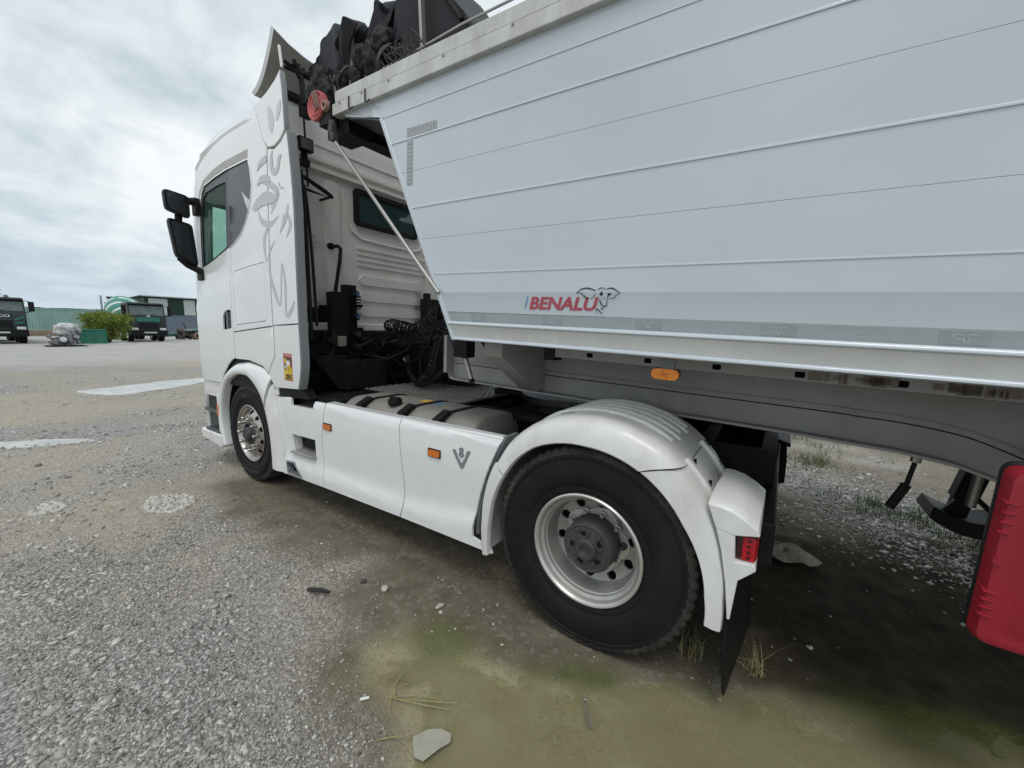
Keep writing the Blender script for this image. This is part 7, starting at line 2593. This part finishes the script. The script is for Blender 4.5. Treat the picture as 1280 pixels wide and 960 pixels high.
M['drum'] = drum_mat()
d = MB().lathe([(0.0, 0.0), (0.75, 0.0), (0.95, 0.25), (1.20, 1.5), (1.25, 2.4), (1.15, 3.4), (0.80, 4.7), (0.60, 5.1), (0.0, 5.1)], (0, 0, 0), 40, axis='x')
R = Matrix.Rotation(radians(180), 3, 'Z')
T2 = Matrix.Rotation(radians(13), 3, 'Y')
d.v = [tuple(T2 @ (R @ Vector(p)) + Vector((-3.9, 0, 2.0))) for p in d.v]
dr = d.build('drum', 'drum', mx)
MB().lathe([(1.265, 2.0), (1.30, 2.02), (1.30, 2.18), (1.265, 2.2)], (0, 0, 0), 36, axis='x')
h = MB()
h.lathe([(0.35, 0), (0.42, 0.15), (0.75, 0.75), (0.72, 0.75), (0.38, 0.1)], (-8.35, 0, 3.05), 20, axis='z')
for y in (-0.8, 0.8):
    h.bar((-8.3, y, 0.9), (-8.3, y, 3.3), 0.14)
    h.bar((-8.9, y, 1.2), (-8.4, y, 2.9), 0.10)
h.bar((-8.3, -0.8, 3.2), (-8.3, 0.8, 3.2), 0.14)
h.prism([(-8.9, 1.3), (-8.3, 1.9), (-8.3, 2.4), (-9.1, 1.6)], -0.3, 0.3)
h.build('hopper', 'cab_black', mx)
h = MB().bar((-9.2, -0.95, 1.2), (-9.2, -0.95, 3.9), 0.05)
for z in (1.4, 1.8, 2.2, 2.6, 3.0, 3.4):
    h.bar((-9.2, -0.95, z), (-8.8, -0.95, z), 0.04)
h.bar((-8.8, -0.95, 1.2), (-8.8, -0.95, 3.9), 0.05)
h.build('ladder', 'machine_grey', mx)
MB().box(-3.4, -2.3, -1.1, -0.5, 1.0, 1.7).build('water_tank', 'cab_black', mx, bevel=0.08)


# containers with corrugated walls
def container(name, x, y0, y1, z0, z1, mat, label, depth=2.4):
    c = empty(name, None, (x, (y0 + y1) / 2, 0))
    tag(c, label, 'container')
    yc = (y0 + y1) / 2
    mb = MB()
    rows = []
    y = y0 + 0.12
    k = 0
    pts = []
    while y < y1 - 0.15:
        pts += [(y, 0.0), (y + 0.07, 0.0), (y + 0.105, -0.036), (y + 0.175, -0.036)]
        y += 0.21
    rows = [[(d_, p - yc, z) for p, d_ in pts] for z in (z0 + 0.12, z1 - 0.08)]
    mb.loft(rows)
    mb.build('side_wall', mat, c, smooth=False)
    mb = MB()
    for z in (z0, z1 - 0.10):
        mb.box(-depth, 0.03, y0 - yc, y1 - yc, z, z + 0.12)
    for yy in (y0, y1 - 0.14):
        mb.box(-0.12, 0.032, yy - yc, yy + 0.14 - yc, z0 + 0.12, z1 - 0.10)
        mb.box(-depth, -depth + 0.12, yy - yc, yy + 0.14 - yc, z0 + 0.12, z1 - 0.10)
    mb.build('frame', mat, c, bevel=0.01)
    mb = MB().box(-depth + 0.05, -0.05, y0 - yc + 0.02, y1 - yc - 0.02, z0 + 0.05, z1 - 0.06)
    mb.build('box_body', mat, c)
    r = MB()
    for _ in range(26):
        yy = random.uniform(y0, y1 - 1.0) - yc
        r.box(-2.0, random.uniform(0.0, 0.05), yy, yy + random.uniform(0.4, 1.2), z1 + 0.02, z1 + random.uniform(0.03, 0.09))
    r.build('roof_debris', 'frame', c)
    return c


container('shipping_container', -60.0, 1.6, 12.4, 0.62, 2.72, 'container_green', 'long faded green shipping container raised on stacked timbers')
container('shipping_container', -60.0, 13.0, 23.0, 0.0, 2.42, 'container_blue', 'blue grey shipping container in front of the dark green shed')
tb = empty('timber_stack', None, (-59.4, 5.5, 0))
tag(tb, 'brown stacked timbers under the green shipping container', 'timber')
for k in range(5):
    for j in range(2):
        MB().box(-0.4 + 0.06 * (k % 2), 0.25 + random.uniform(-0.03, 0.03), -3.9 + j * 3.95 + random.uniform(-0.1, 0.1), -0.1 + j * 3.95, 0.005 + k * 0.122, 0.112 + k * 0.122).build('plank', 'timber', tb)

sh = empty('storage_shed', None, (-70, 26, 0))
tag(sh, 'dark green sheet-metal shed with pale doors behind the mixer truck', 'shed')
mb = MB()
pts = []
y = 14.2
while y < 46:
    pts += [(y, 0), (y + 0.16, 0), (y + 0.22, -0.05), (y + 0.34, -0.05)]
    y += 0.4
mb.loft([[(d_, p - 26, z) for p, d_ in pts] for z in (0, 4.95)])
mb.box(-12, -0.06, 14.2 - 26, 46 - 26, 0, 4.9)
mb.build('wall', 'shed_green', sh, smooth=False)
MB().prism([(0.5, 4.95), (-12.5, 4.55), (-12.5, 4.67), (0.5, 5.08)], 13.8 - 26, 46.4 - 26).build('roof', 'shed_green', sh)
for a, b in ((14.6, 16.6), (18.4, 19.7), (25.5, 27.5)):
    MB().box(-0.02, 0.05, a - 26, b - 26, 0.3, 4.75).build('door', 'shed_white', sh, bevel=0.01)
MB().box(0.5, 0.57, 13.8 - 26, 46.4 - 26, 4.95, 5.08).build('gutter', 'shed_white', sh)

# green skip, covered engine and bush in front of the mixer
sk = empty('metal_skip', None, (-38.2, 3.35, 0))
tag(sk, 'low green steel skip standing in front of the yellow green bush', 'skip')
mb = MB()
mb.prism([(-0.94, 0.06), (0.94, 0.06), (0.94, 1.0), (-0.94, 1.0)], -0.03, 0.0, 'yz')
mb.prism([(-0.94, 0.06), (0.94, 0.06), (0.94, 1.0), (-0.94, 1.0)], -1.5, -1.47, 'yz')
mb.box(-1.47, -0.03, -0.94, -0.91, 0.06, 1.0)
mb.box(-1.47, -0.03, 0.91, 0.94, 0.06, 1.0)
mb.box(-1.47, -0.03, -0.91, 0.91, 0.06, 0.12)
mb.build('tub', 'skip_green', sk)
for y in (-0.9, -0.3, 0.3, 0.86):
    MB().box(0.0, 0.04, y, y + 0.06, 0.06, 0.98).build('rib', 'skip_green', sk)
MB().box(-1.53, 0.05, -0.97, 0.97, 0.97, 1.03).build('rim', 'skip_green', sk, bevel=0.01)
MB().box(-1.6, 0.3, -1.0, 2.2, 0.0, 0.055).build('base_slab', 'shed_white', sk)

en = empty('scrap_engine', None, (-36.4, 2.0, 0))
tag(en, 'white and grey scrapped machine on a black sheet beside the green skip', 'scrap')
bm = bmesh.new()
bmesh.ops.create_icosphere(bm, subdivisions=3, radius=1.0)
for v in bm.verts:
    p = v.co
    n_ = 1 + 0.10 * sin(5 * p.x + 2) * cos(4 * p.y) + 0.07 * sin(9 * p.z + 3 * p.y)
    q = Vector((math.copysign(abs(p.x) ** 0.6, p.x) * 0.5, math.copysign(abs(p.y) ** 0.6, p.y) * 0.58, math.copysign(abs(p.z) ** 0.6, p.z) * 0.42)) * n_
    v.co = q + Vector((-0.3, 0.22, 0.98))
me = bpy.data.meshes.new('cover')
bm.to_mesh(me)
bm.free()
me.materials.append(M['white_wreck'])
cv = bpy.data.objects.new('cover', me)
COL.objects.link(cv)
cv.parent = en
mb = MB()
for (x, y, z, sx, sy, sz) in ((0.15, -0.15, 0.35, 0.5, 0.5, 0.5), (0.2, -0.45, 0.22, 0.4, 0.35, 0.3), (0.1, 0.2, 0.4, 0.4, 0.4, 0.5), (0.3, 0.05, 0.2, 0.3, 0.6, 0.3)):
    mb.obox((x, y, z), (sx, sy, sz), Matrix.Rotation(0.4 * x + y, 3, 'Z') @ Matrix.Rotation(0.3, 3, 'X'))
mb.lathe([(0.0, 0), (0.20, 0.0), (0.24, 0.08), (0.12, 0.16), (0.0, 0.18)], (0.46, -0.1, 0.42), 18, axis='x')
mb.lathe([(0.0, 0), (0.16, 0.0), (0.16, 0.3), (0.0, 0.3)], (0.35, -0.42, 0.30), 16, axis='x')
for k in range(22):
    mb.obox((random.uniform(-0.2, 0.5), random.uniform(-0.7, 0.6), random.uniform(0.08, 0.75)), (random.uniform(0.1, 0.3), random.uniform(0.06, 0.25), random.uniform(0.06, 0.25)), Matrix.Rotation(random.uniform(0, 3), 3, 'X') @ Matrix.Rotation(random.uniform(0, 3), 3, 'Z'))
for k in range(7):
    mb.tube([(0.2, -0.5 + 0.15 * k, 0.3), (0.55, -0.45 + 0.14 * k, 0.1 + 0.05 * (k % 3))], 0.05, 6)
mb.build('engine_block', 'machine_grey', en, bevel=0.02)
MB().lathe([(0.0, 0), (0.1, 0), (0.16, 0.05), (0.1, 0.09), (0, 0.09)], (0.62, -0.1, 0.42), 14, axis='x').build('flywheel', 'lamp_white', en)
MB().panel([(-0.9, -0.75), (0.7, -0.85), (0.9, 0.1), (0.8, 0.9), (-0.9, 0.9)], (), lambda u, v, n: (u, v, 0.03 + 0.02 * sin(7 * u) + n), 0.02, 0, 0.2).build('ground_sheet', 'black', en)


def leaf_cloud(n, fn, size, name, mat, parent, aspect=0.5):
    V = np.zeros((n, 4, 3))
    P = fn(n)
    a = rng.normal(0, 1, (n, 3))
    a /= np.linalg.norm(a, axis=1)[:, None]
    b = np.cross(a, rng.normal(0, 1, (n, 3)))
    b /= np.linalg.norm(b, axis=1)[:, None]
    s = size * rng.uniform(0.6, 1.3, (n, 1))
    V[:, 0] = P - a * s
    V[:, 1] = P + b * s * aspect
    V[:, 2] = P + a * s
    V[:, 3] = P - b * s * aspect
    me_ = bpy.data.meshes.new(name)
    me_.from_pydata(V.reshape(-1, 3).tolist(), [], np.arange(n * 4).reshape(-1, 4).tolist())
    me_.materials.append(mat)
    at = me_.attributes.new('leaf_tone', 'FLOAT', 'POINT')
    at.data.foreach_set('value', np.repeat(rng.random(n), 4).astype(np.float32))
    o = bpy.data.objects.new(name, me_)
    COL.objects.link(o)
    o.parent = parent
    return o


def leaf_mat(name, dark, light):
    m = bpy.data.materials.new(name)
    m.use_nodes = True
    t = NT(m.node_tree)
    at = t.node('ShaderNodeAttribute', attribute_name='leaf_tone')
    c = t.ramp(at.outputs['Fac'], [(0.0, dark), (1.0, light)])
    b = t.n['Principled BSDF']
    t.link(c, b.inputs['Base Color'])
    b.inputs['Roughness'].default_value = 0.6
    tl_ = t.node('ShaderNodeBsdfTranslucent')
    t.link(c, tl_.inputs[0])
    mx_ = t.node('ShaderNodeMixShader')
    mx_.inputs[0].default_value = 0.3
    t.link(b.outputs[0], mx_.inputs[1])
    t.link(tl_.outputs[0], mx_.inputs[2])
    t.link(mx_.outputs[0], t.n['Material Output'].inputs[0])
    return m


M['leaf'] = leaf_mat('bush_leaf', (0.080, 0.115, 0.016), (0.29, 0.36, 0.055))
M['palm'] = leaf_mat('palm_leaf', (0.018, 0.030, 0.018), (0.05, 0.07, 0.04))
M['bark'] = material('bark', (0.10, 0.075, 0.055), 0.9, var=0.3, bump=0.4)

bs = empty('bush', None, (-41.4, 4.95, 0))
tag(bs, 'yellow green feathery bush behind the low green skip', 'bush')
stems = MB()
tips = []
for k in range(26):
    a = random.uniform(0, 2 * pi)
    r = random.uniform(0.3, 1.25)
    z = random.uniform(1.2, 2.15) * (1 - 0.12 * r)
    tip = (r * cos(a) * 0.9, r * sin(a), z)
    tips.append(tip)
    stems.tube([(0.1 * cos(a), 0.1 * sin(a), 0), (0.35 * r * cos(a), 0.35 * r * sin(a), z * 0.55), tip], [0.035, 0.02, 0.006], 5)
stems.build('trunk', 'bark', bs)


def bush_pts(n):
    tp_ = np.array(tips)
    i = rng.integers(0, len(tp_), n)
    p = tp_[i] + rng.normal(0, 1, (n, 3)) * np.array([0.26, 0.26, 0.17])
    k = rng.random(n) < 0.25
    q = np.stack([rng.uniform(-0.8, 0.8, n), rng.uniform(-0.95, 0.95, n), rng.uniform(0.3, 1.5, n)], 1)
    p[k] = q[k]
    p[:, 2] = np.maximum(p[:, 2], 0.1)
    return p


leaf_cloud(9000, bush_pts, 0.085, 'crown', M['leaf'], bs, 0.35)

pm = empty('palm_tree', None, (-61.0, 0.55, 0))
tag(pm, 'palm tree rising behind the dump truck at the left edge', 'tree')
MB().tube([(0, 0, 0), (0.1, 0.0, 2.5), (0.0, -0.1, 4.8)], [0.22, 0.17, 0.13], 10).build('trunk', 'bark', pm)
fr = MB()
for k in range(15):
    a = 2 * pi * k / 15 + 0.2
    el = (0.9, 0.45, 0.05)[k % 3]
    L = random.uniform(1.35, 1.75)
    prev = None
    for i in range(13):
        t = i / 12
        r = L * t * cos(el * (1 - t * 0.6))
        z = 4.75 + L * (sin(el) * t - 0.75 * t * t)
        c = Vector((r * cos(a), r * sin(a) - 0.1, z))
        if prev is not None:
            side = Vector((-sin(a), cos(a), 0))
            w = 0.42 * sin(pi * min(1, t * 0.93 + 0.05)) + 0.04
            for s_ in (-1, 1):
                q = c + side * s_ * w + Vector((0, 0, -0.25 * w)) + (c - prev) * 1.3
                fr.add([prev, prev.lerp(c, 0.75), q], [(0, 1, 2)])
        prev = c
fr.build('crown', M['palm'], pm, smooth=False, fix=False)

# heap of scrap right of the mixer
sc_ = empty('scrap_heap', None, (-47.6, 11.6, 0))
tag(sc_, 'heap of rusty axles and green girders beside the mixer truck', 'scrap')
for k in range(5):
    MB().bar((0.2 * k - 0.3, -2.0 + 0.4 * k, 0.25 + 0.16 * k), (0.1 * k, 1.0 + 0.3 * k, 0.55 + 0.12 * k), 0.16).build('girder', 'skip_green' if k % 2 else 'container_green', sc_, bevel=0.01)
mb = MB()
r = np.random.default_rng(5)
for k in range(46):
    c = (r.uniform(-0.5, 0.9), r.uniform(-0.6, 3.0), r.uniform(0.1, 0.85))
    if k % 2:
        mb.obox(c, tuple(r.uniform(0.12, 0.55, 3)), Matrix.Rotation(r.uniform(0, 3), 3, 'Z') @ Matrix.Rotation(r.uniform(0, 3), 3, 'X'))
    else:
        q = Vector(r.normal(0, 0.5, 3))
        mb.tube([Vector(c) - q, Vector(c) + q * 0.6], r.uniform(0.04, 0.12), 7)
mb.build('machine_parts', material('rusty_scrap', (0.045, 0.030, 0.025), 0.8, dirt=0.8, dirt_col=(0.20, 0.19, 0.18), var=0.4), sc_)
for y, z in ((0.6, 0.35), (1.7, 0.55), (2.4, 0.3)):
    MB().lathe([(0.12, 0), (0.3, 0.02), (0.34, 0.1), (0.3, 0.2), (0.12, 0.22)], (0.8, y, z), 18, axis='x').build('wheel_drum', 'lamp_white' if y > 2 else 'rust', sc_)

bpy.context.view_layer.update()
